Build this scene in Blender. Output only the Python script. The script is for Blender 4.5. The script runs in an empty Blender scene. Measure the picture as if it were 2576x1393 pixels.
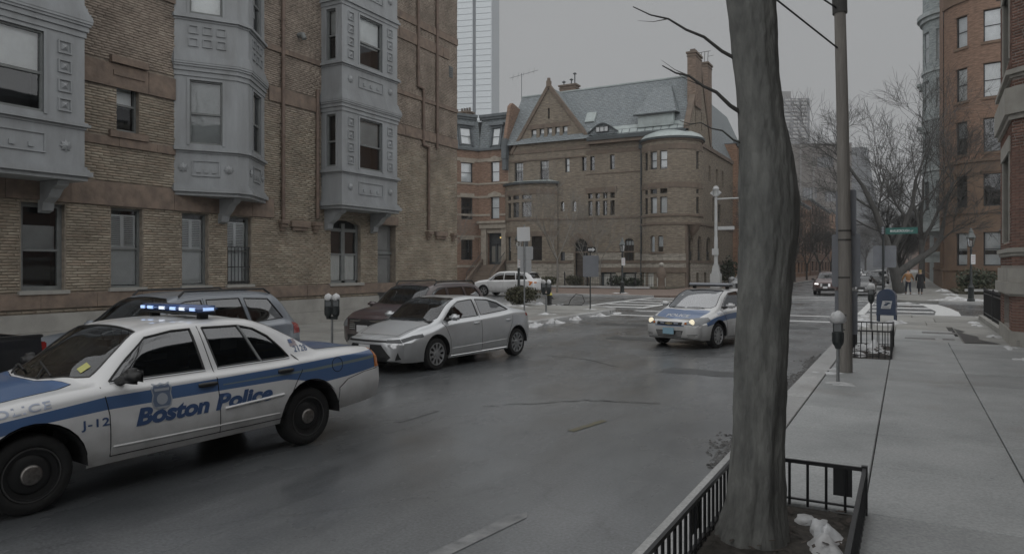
import bpy, bmesh, math, random
import numpy as np
from mathutils import Vector, Matrix, noise as mnoise
from mathutils.geometry import delaunay_2d_cdt
S = bpy.context.scene
C = S.collection
R = math.radians
PI = math.pi
# ------------------------------------------------------------------ camera
camd = bpy.data.cameras.new('camera')
cam = bpy.data.objects.new('camera', camd)
C.objects.link(cam)
camd.sensor_width = 36.0
camd.lens = 25.155
camd.shift_y = -26.5 / 2576.0
camd.clip_start = 0.1
camd.clip_end = 3000.0
cam.location = (0.0, 0.0, 2.1)
cam.rotation_euler = (R(90), 0, math.atan(992 / 1800.0))
S.camera = cam
# ------------------------------------------------------------------ sky: overcast
world = bpy.data.worlds.new('World')
S.world = world
world.use_nodes = True
wn = world.node_tree.nodes
wl = world.node_tree.links
wn.clear()
wo = wn.new('ShaderNodeOutputWorld')
wb = wn.new('ShaderNodeBackground')
sky = wn.new('ShaderNodeTexSky')
sky.sky_type = 'NISHITA'
sky.sun_disc = False
SUN_EL, SUN_AZ = 62.0, 140.0          # azimuth measured clockwise from +Y
sky.sun_elevation = R(SUN_EL)
sky.sun_rotation = R(SUN_AZ)
sky.dust_density = 6.0
hs = wn.new('ShaderNodeHueSaturation')
hs.inputs['Saturation'].default_value = 0.06
wl.new(sky.outputs[0], hs.inputs['Color'])
mx = wn.new('ShaderNodeMix')
mx.data_type = 'RGBA'
mx.inputs[0].default_value = 0.95
wl.new(hs.outputs[0], mx.inputs[6])
mx.inputs[7].default_value = (2.13, 2.17, 2.21, 1)      # even cloud deck
wl.new(mx.outputs[2], wb.inputs['Color'])
wb.inputs['Strength'].default_value = 0.1
wl.new(wb.outputs[0], wo.inputs[0])
sund = bpy.data.lights.new('sun', 'SUN')
sund.energy = 1.5
sund.angle = R(150)
sund.color = (1.0, 0.99, 0.975)
sun = bpy.data.objects.new('sun', sund)
C.objects.link(sun)
_a, _e = R(SUN_AZ), R(SUN_EL)
_sd = Vector((math.sin(_a) * math.cos(_e), math.cos(_a) * math.cos(_e), math.sin(_e)))
sun.rotation_euler = (-_sd).to_track_quat('-Z', 'Y').to_euler()
S.view_settings.view_transform = 'Standard'
S.view_settings.look = 'None'
S.view_settings.exposure = 0.5
S.view_settings.gamma = 1.0
S.view_settings.use_curve_mapping = False
S.render.engine = 'CYCLES'
S.cycles.max_bounces = 6
S.cycles.diffuse_bounces = 3
S.cycles.glossy_bounces = 3
S.cycles.transparent_max_bounces = 12
S.cycles.volume_bounces = 0
S.cycles.use_denoising = True
# ------------------------------------------------------------------ helpers
def tag(o, label=None, cat=None, group=None, kind=None):
    if label: o['label'] = label
    if cat: o['category'] = cat
    if group: o['group'] = group
    if kind: o['kind'] = kind
    return o
def empty(name, label=None, cat=None, group=None, loc=(0, 0, 0), rz=0.0):
    o = bpy.data.objects.new(name, None)
    o.empty_display_size = 0.2
    C.objects.link(o)
    o.location = loc
    o.rotation_euler = (0, 0, rz)
    return tag(o, label, cat, group)
class MB:
    """collects faces; build() links them as ONE mesh object"""
    def __init__(s):
        s.v = []; s.f = []; s.uv = {}; s.m = []; s.n = 0
    def add(s, verts, faces, mi=0, uvs=None):
        b = len(s.v)
        s.v.extend([tuple(p) for p in verts])
        for q in faces:
            s.f.append(tuple(b + i for i in q)); s.m.append(mi)
        if uvs is not None:
            for i, t in enumerate(uvs): s.uv[b + i] = t
        return b
    def box(s, x0, x1, y0, y1, z0, z1, mi=0):
        x0, x1 = min(x0, x1), max(x0, x1); y0, y1 = min(y0, y1), max(y0, y1); z0, z1 = min(z0, z1), max(z0, z1)
        s.add([(x0,y0,z0),(x1,y0,z0),(x1,y1,z0),(x0,y1,z0),(x0,y0,z1),(x1,y0,z1),(x1,y1,z1),(x0,y1,z1)],
              [(0,3,2,1),(4,5,6,7),(0,1,5,4),(1,2,6,5),(2,3,7,6),(3,0,4,7)], mi)
    def mbox(s, mf, u0, u1, v0, v1, w0, w1, mi=0):
        """box in facade space (u along, v up, w outward) put through mf"""
        u0, u1 = min(u0, u1), max(u0, u1); v0, v1 = min(v0, v1), max(v0, v1); w0, w1 = min(w0, w1), max(w0, w1)
        P = [(u0,v0,w0),(u1,v0,w0),(u1,v1,w0),(u0,v1,w0),(u0,v0,w1),(u1,v0,w1),(u1,v1,w1),(u0,v1,w1)]
        s.add([mf(*p) for p in P], [(0,3,2,1),(4,5,6,7),(0,1,5,4),(1,2,6,5),(2,3,7,6),(3,0,4,7)], mi,
              [(p[0] + p[2], p[1]) for p in P])
    def mboxc(s, mf, u0, u1, v0, v1, w0, w1, n, mi=0):
        for i in range(n):
            s.mbox(mf, u0 + (u1 - u0) * i / n, u0 + (u1 - u0) * (i + 1) / n, v0, v1, w0, w1, mi)
    def tube(s, pts, r, n=6, mi=0, cap=True):
        """swept tube; r a number or one per point"""
        pts = [Vector(p) for p in pts]
        k = len(pts)
        rr = [r] * k if isinstance(r, (int, float)) else list(r)
        up = None; rings = []
        for i in range(k):
            d = (pts[min(i + 1, k - 1)] - pts[max(i - 1, 0)])
            if d.length < 1e-9: d = Vector((0, 0, 1))
            d.normalize()
            if up is None:
                a = Vector((0, 0, 1)) if abs(d.z) < 0.9 else Vector((1, 0, 0))
                e1 = d.cross(a).normalized()
            else:
                e1 = (up - d * up.dot(d))
                e1 = e1.normalized() if e1.length > 1e-6 else d.orthogonal().normalized()
            up = e1
            e2 = d.cross(e1)
            rings.append([pts[i] + (e1 * math.cos(2 * PI * j / n) + e2 * math.sin(2 * PI * j / n)) * rr[i] for j in range(n)])
        fs = []
        for i in range(k - 1):
            for j in range(n):
                a = i * n + j; b = i * n + (j + 1) % n
                fs.append((a, b, b + n, a + n))
        if cap:
            fs.append(tuple(range(n - 1, -1, -1))); fs.append(tuple((k - 1) * n + j for j in range(n)))
        s.add([p for q in rings for p in q], fs, mi)
    def lathe(s, prof, n=16, cx=0, cy=0, mi=0, ax='z', a0=0.0, a1=2 * PI, cap=True):
        """prof: list of (radius, height)"""
        full = abs(a1 - a0 - 2 * PI) < 1e-6
        m = n if full else n + 1
        vs = []
        for (r, z) in prof:
            for j in range(m):
                t = a0 + (a1 - a0) * j / n
                x, y = r * math.cos(t), r * math.sin(t)
                if ax == 'z': vs.append((cx + x, cy + y, z))
                elif ax == 'y': vs.append((cx + x, z, cy + y))
                else: vs.append((z, cx + x, cy + y))
        fs = []
        for i in range(len(prof) - 1):
            for j in range(n):
                a = i * m + j; b = i * m + (j + 1) % m
                fs.append((a, b, b + m, a + m))
        if cap and full:
            fs.append(tuple(range(m - 1, -1, -1))); fs.append(tuple((len(prof) - 1) * m + j for j in range(m)))
        s.add(vs, fs, mi)
    def prism(s, poly, w0, w1, mf, mi=0):
        """polygon in (u,v) extruded from w0 to w1, put through mf"""
        n = len(poly)
        vs = [mf(u, v, w0) for u, v in poly] + [mf(u, v, w1) for u, v in poly]
        fs = [tuple(range(n - 1, -1, -1)), tuple(range(n, 2 * n))]
        for i in range(n):
            j = (i + 1) % n
            fs.append((i, j, j + n, i + n))
        s.add(vs, fs, mi, [p for p in poly] * 2)
    def build(s, name, mat, parent=None, smooth=None, fixn=True, **tags):
        me = bpy.data.meshes.new(name)
        me.from_pydata(s.v, [], s.f)
        mats = mat if isinstance(mat, (list, tuple)) else [mat]
        for m in mats: me.materials.append(m)
        if len(mats) > 1: me.polygons.foreach_set('material_index', s.m)
        if s.uv:
            uvl = me.uv_layers.new(name='UVMap')
            li = np.empty(len(me.loops), dtype=np.int32); me.loops.foreach_get('vertex_index', li)
            arr = np.zeros((len(s.v), 2), dtype=np.float32)
            for i, t in s.uv.items(): arr[i] = t
            uvl.data.foreach_set('uv', arr[li].ravel())
        if fixn:
            bm = bmesh.new(); bm.from_mesh(me)
            bmesh.ops.recalc_face_normals(bm, faces=bm.faces)
            bm.to_mesh(me); bm.free()
        if smooth is not None:
            me.polygons.foreach_set('use_smooth', [True] * len(me.polygons))
            me.set_sharp_from_angle(angle=R(smooth))
        o = bpy.data.objects.new(name, me)
        C.objects.link(o)
        if parent is not None: o.parent = parent
        tag(o, tags.get('label'), tags.get('cat'), tags.get('group'), tags.get('kind'))
        return o
def inst(src, name, parent=None, loc=None, rot=None):
    o = bpy.data.objects.new(name, src.data)
    C.objects.link(o)
    if parent is not None: o.parent = parent
    if loc is not None: o.location = loc
    if rot is not None: o.rotation_euler = rot
    return o
def copy_tree(o, parent=None):
    c = o.copy(); C.objects.link(c); c.parent = parent
    for ch in list(o.children): copy_tree(ch, c)
    return c
# ------------------------------------------------------------------ materials
MATS = {}
def nt(m): return m.node_tree.nodes, m.node_tree.links
def mat(name, col, rough=0.6, metal=0.0, spec=0.5, var=0.0, vs=3.0, bump=0.0, bs=20.0, coat=0.0, emit=None, es=1.0,
        col2=None, uv=False, stretch=None, rvar=0.0, detail=6.0):
    """procedural principled material: base colour varied by noise, fine relief by a second noise"""
    if name in MATS: return MATS[name]
    m = bpy.data.materials.new(name); m.use_nodes = True
    N, L = nt(m)
    b = N['Principled BSDF']
    c = (*col, 1)
    b.inputs['Base Color'].default_value = c
    b.inputs['Roughness'].default_value = rough
    b.inputs['Metallic'].default_value = metal
    b.inputs['Specular IOR Level'].default_value = spec
    if coat:
        b.inputs['Coat Weight'].default_value = coat; b.inputs['Coat Roughness'].default_value = 0.06
    if emit:
        b.inputs['Emission Color'].default_value = (*emit, 1); b.inputs['Emission Strength'].default_value = es
    tc = N.new('ShaderNodeTexCoord')
    src = tc.outputs['UV' if uv else 'Object']
    if stretch:
        mp = N.new('ShaderNodeMapping'); mp.inputs['Scale'].default_value = stretch
        L.new(src, mp.inputs[0]); src = mp.outputs[0]
    if var or col2:
        n = N.new('ShaderNodeTexNoise'); n.inputs['Scale'].default_value = vs; n.inputs['Detail'].default_value = detail
        n.inputs['Roughness'].default_value = 0.62
        L.new(src, n.inputs['Vector'])
        mr = N.new('ShaderNodeMapRange'); mr.inputs[1].default_value = 0.32; mr.inputs[2].default_value = 0.68
        L.new(n.outputs[0], mr.inputs[0])
        x = N.new('ShaderNodeMix'); x.data_type = 'RGBA'
        L.new(mr.outputs[0], x.inputs[0])
        if col2:
            x.inputs[6].default_value = c; x.inputs[7].default_value = (*col2, 1)
        else:
            x.inputs[6].default_value = (*[max(0, k * (1 - var)) for k in col], 1)
            x.inputs[7].default_value = (*[min(1, k * (1 + var)) for k in col], 1)
        L.new(x.outputs[2], b.inputs['Base Color'])
        if rvar:
            q = N.new('ShaderNodeMapRange'); q.inputs[1].default_value = 0.3; q.inputs[2].default_value = 0.7
            q.inputs[3].default_value = rough - rvar; q.inputs[4].default_value = rough + rvar
            L.new(n.outputs[0], q.inputs[0]); L.new(q.outputs[0], b.inputs['Roughness'])
    if bump:
        n2 = N.new('ShaderNodeTexNoise'); n2.inputs['Scale'].default_value = bs; n2.inputs['Detail'].default_value = 5
        L.new(src, n2.inputs['Vector'])
        bp = N.new('ShaderNodeBump'); bp.inputs['Strength'].default_value = bump; bp.inputs['Distance'].default_value = 0.02
        L.new(n2.outputs[0], bp.inputs['Height']); L.new(bp.outputs[0], b.inputs['Normal'])
    MATS[name] = m
    return m
def mat_brick(name, c1, c2, cm, bw=0.21, rh=0.072, mort=0.010, rough=0.85, bump=0.5, big=0.35, bigc=None, offs=0.5, sq=1.0):
    """masonry on facade UVs (metres): courses, per-brick tint, broad weathering"""
    if name in MATS: return MATS[name]
    m = bpy.data.materials.new(name); m.use_nodes = True
    N, L = nt(m); b = N['Principled BSDF']
    b.inputs['Roughness'].default_value = rough; b.inputs['Specular IOR Level'].default_value = 0.25
    tc = N.new('ShaderNodeTexCoord')
    bt = N.new('ShaderNodeTexBrick')
    bt.inputs['Scale'].default_value = 1.0; bt.inputs['Brick Width'].default_value = bw
    bt.inputs['Row Height'].default_value = rh; bt.inputs['Mortar Size'].default_value = mort
    bt.inputs['Mortar Smooth'].default_value = 0.25; bt.inputs['Bias'].default_value = 0.0
    bt.inputs['Color1'].default_value = (*c1, 1); bt.inputs['Color2'].default_value = (*c2, 1)
    bt.inputs['Mortar'].default_value = (*cm, 1)
    bt.offset = offs; bt.squash = sq
    L.new(tc.outputs['UV'], bt.inputs['Vector'])
    n = N.new('ShaderNodeTexNoise'); n.inputs['Scale'].default_value = 0.45; n.inputs['Detail'].default_value = 7
    n.inputs['Roughness'].default_value = 0.65
    L.new(tc.outputs['UV'], n.inputs['Vector'])
    n3 = N.new('ShaderNodeTexNoise'); n3.inputs['Scale'].default_value = 6.0; n3.inputs['Detail'].default_value = 6
    mp = N.new('ShaderNodeMapping'); mp.inputs['Scale'].default_value = (0.35, 1.6, 1)
    L.new(tc.outputs['UV'], mp.inputs[0]); L.new(mp.outputs[0], n3.inputs['Vector'])
    mr = N.new('ShaderNodeMapRange'); mr.inputs[1].default_value = 0.35; mr.inputs[2].default_value = 0.7
    mr.inputs[3].default_value = 0.0; mr.inputs[4].default_value = big
    L.new(n.outputs[0], mr.inputs[0])
    x = N.new('ShaderNodeMix'); x.data_type = 'RGBA'
    L.new(mr.outputs[0], x.inputs[0]); L.new(bt.outputs[0], x.inputs[6])
    x.inputs[7].default_value = (*(bigc or [k * 0.45 for k in c1]), 1)
    y = N.new('ShaderNodeMix'); y.data_type = 'RGBA'; y.blend_type = 'MULTIPLY'; y.inputs[0].default_value = 0.75
    mr2 = N.new('ShaderNodeMapRange'); mr2.inputs[1].default_value = 0.3; mr2.inputs[2].default_value = 0.7
    mr2.inputs[3].default_value = 0.55; mr2.inputs[4].default_value = 1.35
    L.new(n3.outputs[0], mr2.inputs[0])
    L.new(x.outputs[2], y.inputs[6]); L.new(mr2.outputs[0], y.inputs[7])
    L.new(y.outputs[2], b.inputs['Base Color'])
    bp = N.new('ShaderNodeBump'); bp.inputs['Strength'].default_value = bump; bp.inputs['Distance'].default_value = 0.012
    ma = N.new('ShaderNodeMath'); ma.operation = 'MULTIPLY_ADD'
    L.new(bt.outputs['Fac'], ma.inputs[0]); ma.inputs[1].default_value = -1.0
    L.new(n3.outputs[0], ma.inputs[2])
    L.new(ma.outputs[0], bp.inputs['Height']); L.new(bp.outputs[0], b.inputs['Normal'])
    MATS[name] = m
    return m
def mat_attr(name, rough=0.85, bump=0.4, bs=30.0, spec=0.25, var=0.25):
    """colour read from the per-brick attribute 'bcol', with grain"""
    if name in MATS: return MATS[name]
    m = bpy.data.materials.new(name); m.use_nodes = True
    N, L = nt(m); b = N['Principled BSDF']
    b.inputs['Roughness'].default_value = rough; b.inputs['Specular IOR Level'].default_value = spec
    at = N.new('ShaderNodeAttribute'); at.attribute_name = 'bcol'
    tc = N.new('ShaderNodeTexCoord')
    n = N.new('ShaderNodeTexNoise'); n.inputs['Scale'].default_value = 1.3; n.inputs['Detail'].default_value = 8
    L.new(tc.outputs['Object'], n.inputs['Vector'])
    mr = N.new('ShaderNodeMapRange'); mr.inputs[1].default_value = 0.3; mr.inputs[2].default_value = 0.7
    mr.inputs[3].default_value = 1 - var; mr.inputs[4].default_value = 1 + var
    L.new(n.outputs[0], mr.inputs[0])
    y = N.new('ShaderNodeMix'); y.data_type = 'RGBA'; y.blend_type = 'MULTIPLY'; y.inputs[0].default_value = 1.0
    L.new(at.outputs['Color'], y.inputs[6]); L.new(mr.outputs[0], y.inputs[7])
    L.new(y.outputs[2], b.inputs['Base Color'])
    n2 = N.new('ShaderNodeTexNoise'); n2.inputs['Scale'].default_value = bs; n2.inputs['Detail'].default_value = 4
    L.new(tc.outputs['Object'], n2.inputs['Vector'])
    bp = N.new('ShaderNodeBump'); bp.inputs['Strength'].default_value = bump; bp.inputs['Distance'].default_value = 0.015
    L.new(n2.outputs[0], bp.inputs['Height']); L.new(bp.outputs[0], b.inputs['Normal'])
    MATS[name] = m
    return m
def mat_glass(name, tint=(0.8, 0.85, 0.85), rough=0.02, ior=1.5, dark=0.0):
    """thin pane: mirror by Fresnel, otherwise see-through"""
    if name in MATS: return MATS[name]
    m = bpy.data.materials.new(name); m.use_nodes = True
    N, L = nt(m); N.clear()
    o = N.new('ShaderNodeOutputMaterial')
    t = N.new('ShaderNodeBsdfTransparent'); t.inputs[0].default_value = (*tint, 1)
    g = N.new('ShaderNodeBsdfGlossy'); g.inputs['Roughness'].default_value = rough; g.inputs[0].default_value = (0.95, 0.97, 1, 1)
    fr = N.new('ShaderNodeFresnel'); fr.inputs[0].default_value = ior
    mr = N.new('ShaderNodeMapRange'); mr.inputs[1].default_value = 0.0; mr.inputs[2].default_value = 1.0
    mr.inputs[3].default_value = dark; mr.inputs[4].default_value = 1.0
    tc = N.new('ShaderNodeTexCoord'); n = N.new('ShaderNodeTexNoise'); n.inputs['Scale'].default_value = 1.1
    L.new(tc.outputs['Object'], n.inputs['Vector'])
    bp = N.new('ShaderNodeBump'); bp.inputs['Strength'].default_value = 0.04; bp.inputs['Distance'].default_value = 0.05
    L.new(n.outputs[0], bp.inputs['Height']); L.new(bp.outputs[0], g.inputs['Normal'])
    L.new(fr.outputs[0], mr.inputs[0])
    x = N.new('ShaderNodeMixShader')
    L.new(mr.outputs[0], x.inputs[0]); L.new(t.outputs[0], x.inputs[1]); L.new(g.outputs[0], x.inputs[2])
    L.new(x.outputs[0], o.inputs[0])
    MATS[name] = m
    return m
# ------------------------------------------------------------------ polygons with holes
def inpoly(P, poly):
    x, y = P[:, 0], P[:, 1]
    r = np.zeros(len(P), bool)
    n = len(poly); q = np.asarray(poly, float)
    j = n - 1
    for i in range(n):
        xi, yi = q[i]; xj, yj = q[j]
        if yi != yj:
            r ^= ((yi > y) != (yj > y)) & (x < (xj - xi) * (y - yi) / (yj - yi) + xi)
        j = i
    return r
def densify(poly, step):
    out = []
    n = len(poly)
    for i in range(n):
        a = poly[i]; b = poly[(i + 1) % n]
        k = max(1, int(math.ceil(math.hypot(b[0] - a[0], b[1] - a[1]) / step)))
        for t in range(k): out.append((a[0] + (b[0] - a[0]) * t / k, a[1] + (b[1] - a[1]) * t / k))
    return out
def cdt(loops, grid=None):
    """constrained triangulation of closed loops (+ free points) -> points, tris"""
    pts = []; ed = []
    for lp in loops:
        b = len(pts); n = len(lp)
        pts += [Vector(p) for p in lp]
        ed += [(b + i, b + (i + 1) % n) for i in range(n)]
    if grid is not None: pts += [Vector(p) for p in grid]
    v, e, fcs, _, _, _ = delaunay_2d_cdt(pts, ed, [], 0, 1e-5)
    return np.array([(p[0], p[1]) for p in v]), [tuple(q) for q in fcs]
def rect(u0, v0, u1, v1): return [(u0, v0), (u1, v0), (u1, v1), (u0, v1)]
def arch(u0, v0, u1, v1, n=10, k=1.0):
    """rectangle with a round head; v1 is the crown; k flattens the curve"""
    r = (u1 - u0) / 2; c = (u0 + u1) / 2; vs = v1 - r * k
    return [(u0, v0), (u1, v0)] + [(c + r * math.cos(PI * i / n), vs + r * k * math.sin(PI * i / n)) for i in range(n + 1)]
def facade(name, outer, holes, mf, material, parent=None, depth=0.22, step=None, w=0.0, **tags):
    """wall sheet with openings and their reveals"""
    if step:
        outer = densify(outer, step); holes = [densify(q, step) for q in holes]
        us = [p[0] for p in outer]; vs = [p[1] for p in outer]
        g = [(u, v) for u in np.arange(min(us) + step, max(us), step) for v in np.arange(min(vs) + step * 2, max(vs), step * 2)]
    else: g = None
    pts, tris = cdt([outer] + holes, g)
    cen = np.array([pts[list(t)].mean(axis=0) for t in tris])
    keep = inpoly(cen, outer)
    for q in holes: keep &= ~inpoly(cen, q)
    mb = MB()
    mb.add([mf(p[0], p[1], w) for p in pts], [t for t, k in zip(tris, keep) if k], 0, [tuple(p) for p in pts])
    for q in holes:
        n = len(q)
        vs_ = [mf(u, v, w) for u, v in q] + [mf(u, v, w - depth) for u, v in q]
        mb.add(vs_, [(i, (i + 1) % n, (i + 1) % n + n, i + n) for i in range(n)], 0,
               [(u, v) for u, v in q] + [(u + 0.1, v + 0.1) for u, v in q])
    return mb.build(name, material, parent, fixn=False, **tags)
def plane_map(o, ud, nrm):
    o = Vector(o); ud = Vector(ud).normalized(); nrm = Vector(nrm).normalized()
    def mf(u, v, w=0.0):
        return (o.x + ud.x * u + nrm.x * w, o.y + ud.y * u + nrm.y * w, o.z + v)
    return mf
def cyl_map(cx, cy, r, a0, sgn=1):
    """u is arc length from angle a0"""
    def mf(u, v, w=0.0):
        t = a0 + sgn * u / r
        return (cx + (r + w) * math.cos(t), cy + (r + w) * math.sin(t), v)
    return mf
def seg_rings(poly, z, t): return None
# ------------------------------------------------------------------ ground materials
def mat_asphalt():
    m = bpy.data.materials.new('wet_asphalt'); m.use_nodes = True
    N, L = nt(m); b = N['Principled BSDF']
    tc = N.new('ShaderNodeTexCoord'); src = tc.outputs['Object']
    def noise(sc, det=6, st=None, rough=0.6):
        n = N.new('ShaderNodeTexNoise'); n.inputs['Scale'].default_value = sc; n.inputs['Detail'].default_value = det
        n.inputs['Roughness'].default_value = rough
        if st:
            mp = N.new('ShaderNodeMapping'); mp.inputs['Scale'].default_value = st
            L.new(src, mp.inputs[0]); L.new(mp.outputs[0], n.inputs['Vector'])
        else: L.new(src, n.inputs['Vector'])
        return n
    def rng(o, a, bb, c, d):
        r = N.new('ShaderNodeMapRange'); r.inputs[1].default_value = a; r.inputs[2].default_value = bb
        r.inputs[3].default_value = c; r.inputs[4].default_value = d; L.new(o, r.inputs[0]); return r
    big = noise(0.28, 7, (1.6, 0.6, 1))
    fine = noise(38.0, 4)
    streak = noise(0.9, 5, (3.0, 0.25, 1))
    x = N.new('ShaderNodeMix'); x.data_type = 'RGBA'
    L.new(rng(big.outputs[0], 0.35, 0.68, 0, 1).outputs[0], x.inputs[0])
    x.inputs[6].default_value = (0.060, 0.065, 0.070, 1); x.inputs[7].default_value = (0.130, 0.138, 0.145, 1)
    y = N.new('ShaderNodeMix'); y.data_type = 'RGBA'; y.blend_type = 'MULTIPLY'; y.inputs[0].default_value = 0.9
    L.new(x.outputs[2], y.inputs[6]); L.new(rng(fine.outputs[0], 0.3, 0.7, 0.5, 1.5).outputs[0], y.inputs[7])
    # crack network
    vo = N.new('ShaderNodeTexVoronoi'); vo.feature = 'DISTANCE_TO_EDGE'; vo.inputs['Scale'].default_value = 0.22
    wob = noise(0.8, 5)
    ad = N.new('ShaderNodeMixRGB'); ad.blend_type = 'ADD'; ad.inputs[0].default_value = 1.6
    L.new(src, ad.inputs[1]); L.new(wob.outputs[1], ad.inputs[2]); L.new(ad.outputs[0], vo.inputs['Vector'])
    ck = rng(vo.outputs['Distance'], 0.0, 0.006, 0.35, 1.0)
    z = N.new('ShaderNodeMix'); z.data_type = 'RGBA'; z.blend_type = 'MULTIPLY'; z.inputs[0].default_value = 0.4
    L.new(y.outputs[2], z.inputs[6]); L.new(ck.outputs[0], z.inputs[7])
    L.new(z.outputs[2], b.inputs['Base Color'])
    ro = N.new('ShaderNodeMath'); ro.operation = 'ADD'
    L.new(rng(big.outputs[0], 0.35, 0.65, 0.30, 0.48).outputs[0], ro.inputs[0])
    L.new(rng(streak.outputs[0], 0.3, 0.7, -0.05, 0.07).outputs[0], ro.inputs[1])
    L.new(ro.outputs[0], b.inputs['Roughness'])
    b.inputs['Specular IOR Level'].default_value = 1.0
    wet = noise(0.55, 8, (1.3, 0.7, 1)); L.new(rng(wet.outputs[0], 0.38, 0.62, 1.0, 0.35).outputs[0], b.inputs['Coat Weight']); L.new(rng(wet.outputs[0], 0.4, 0.65, 0.17, 0.36).outputs[0], b.inputs['Coat Roughness'])
    bp = N.new('ShaderNodeBump'); bp.inputs['Strength'].default_value = 0.12; bp.inputs['Distance'].default_value = 0.01
    L.new(fine.outputs[0], bp.inputs['Height']); L.new(bp.outputs[0], b.inputs['Normal'])
    return m
M_ASPH = mat_asphalt()
def mat_slab(name, c1, c2, stain=(0.22, 0.205, 0.19)):
    m = bpy.data.materials.new(name); m.use_nodes = True
    N, L = nt(m); b = N['Principled BSDF']
    ge = N.new('ShaderNodeNewGeometry'); oi = N.new('ShaderNodeObjectInfo')
    def noise(sc, det=6):
        n = N.new('ShaderNodeTexNoise'); n.inputs['Scale'].default_value = sc; n.inputs['Detail'].default_value = det
        n.inputs['Roughness'].default_value = 0.62
        L.new(ge.outputs['Position'], n.inputs['Vector']); return n
    def rng(o, a, bb, c, d):
        r = N.new('ShaderNodeMapRange'); r.inputs[1].default_value = a; r.inputs[2].default_value = bb
        r.inputs[3].default_value = c; r.inputs[4].default_value = d; L.new(o, r.inputs[0]); return r
    n1 = noise(0.9, 8); n2 = noise(40, 3); n3 = noise(0.55, 5)
    x = N.new('ShaderNodeMix'); x.data_type = 'RGBA'
    L.new(rng(n1.outputs[0], 0.33, 0.67, 0, 1).outputs[0], x.inputs[0])
    x.inputs[6].default_value = (*c1, 1); x.inputs[7].default_value = (*c2, 1)
    st = N.new('ShaderNodeMix'); st.data_type = 'RGBA'
    L.new(rng(n3.outputs[0], 0.58, 0.72, 0, 0.55).outputs[0], st.inputs[0])
    L.new(x.outputs[2], st.inputs[6]); st.inputs[7].default_value = (*stain, 1)
    y = N.new('ShaderNodeMix'); y.data_type = 'RGBA'; y.blend_type = 'MULTIPLY'; y.inputs[0].default_value = 1.0
    L.new(st.outputs[2], y.inputs[6])
    mu = N.new('ShaderNodeMath'); mu.operation = 'MULTIPLY'
    L.new(rng(oi.outputs['Random'], 0, 1, 0.86, 1.1).outputs[0], mu.inputs[0])
    L.new(rng(n2.outputs[0], 0.3, 0.7, 0.8, 1.2).outputs[0], mu.inputs[1])
    L.new(mu.outputs[0], y.inputs[7])
    vo = N.new('ShaderNodeTexVoronoi'); vo.inputs['Scale'].default_value = 2.3; L.new(ge.outputs['Position'], vo.inputs['Vector'])
    sp = N.new('ShaderNodeMix'); sp.data_type = 'RGBA'; sp.blend_type = 'MULTIPLY'
    sp.inputs[0].default_value = 0.45; L.new(y.outputs[2], sp.inputs[6]); L.new(rng(vo.outputs['Distance'], 0.035, 0.06, 0.35, 1.0).outputs[0], sp.inputs[7])
    n4 = noise(0.35, 4); rs_ = N.new('ShaderNodeMix'); rs_.data_type = 'RGBA'; L.new(rng(n4.outputs[0], 0.60, 0.75, 0, 0.4).outputs[0], rs_.inputs[0]); L.new(sp.outputs[2], rs_.inputs[6]); rs_.inputs[7].default_value = (0.26, 0.205, 0.185, 1)
    L.new(rs_.outputs[2], b.inputs['Base Color'])
    L.new(rng(n3.outputs[0], 0.35, 0.65, 0.62, 0.4).outputs[0], b.inputs['Roughness'])
    b.inputs['Specular IOR Level'].default_value = 0.4
    bp = N.new('ShaderNodeBump'); bp.inputs['Strength'].default_value = 0.1; bp.inputs['Distance'].default_value = 0.006
    L.new(n2.outputs[0], bp.inputs['Height']); L.new(bp.outputs[0], b.inputs['Normal'])
    return m
M_SLAB = mat_slab('damp_concrete', (0.27, 0.282, 0.286), (0.38, 0.393, 0.397))
M_SLAB2 = mat_slab('old_concrete', (0.225, 0.225, 0.215), (0.31, 0.31, 0.295))
M_KERB = mat_slab('granite_kerb', (0.32, 0.325, 0.325), (0.43, 0.435, 0.435))
M_BASE = mat('joint_dirt', (0.045, 0.045, 0.043), 0.9, var=0.4, vs=8)
M_BRKP = mat('brick_paving', (0.16, 0.12, 0.10), 0.7, var=0.35, vs=9, bump=0.2, bs=40)
M_PAINT = mat('road_paint', (0.66, 0.67, 0.67), 0.55, col2=(0.42, 0.43, 0.43), vs=5.0, bump=0.1, bs=60, detail=9)
M_PAINT2 = mat('worn_paint', (0.15, 0.155, 0.16), 0.5, col2=(0.075, 0.078, 0.08), vs=4.0, detail=9)
M_PATCH = mat('asphalt_patch', (0.055, 0.058, 0.061), 0.36, var=0.35, vs=6, bump=0.12, bs=60)
M_SOIL = mat('wet_soil', (0.042, 0.038, 0.033), 0.9, var=0.5, vs=14, bump=0.8, bs=25)
M_SNOW = mat('old_snow', (0.66, 0.68, 0.70), 0.6, col2=(0.36, 0.36, 0.36), vs=3.5, bump=0.5, bs=14, detail=8)
M_SLUSH = mat('grey_slush', (0.16, 0.16, 0.16), 0.6, col2=(0.03, 0.03, 0.029), vs=7, bump=0.8, bs=20)
M_LAWN = mat('winter_earth', (0.07, 0.065, 0.045), 0.95, var=0.45, vs=5, bump=0.5, bs=20)
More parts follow.
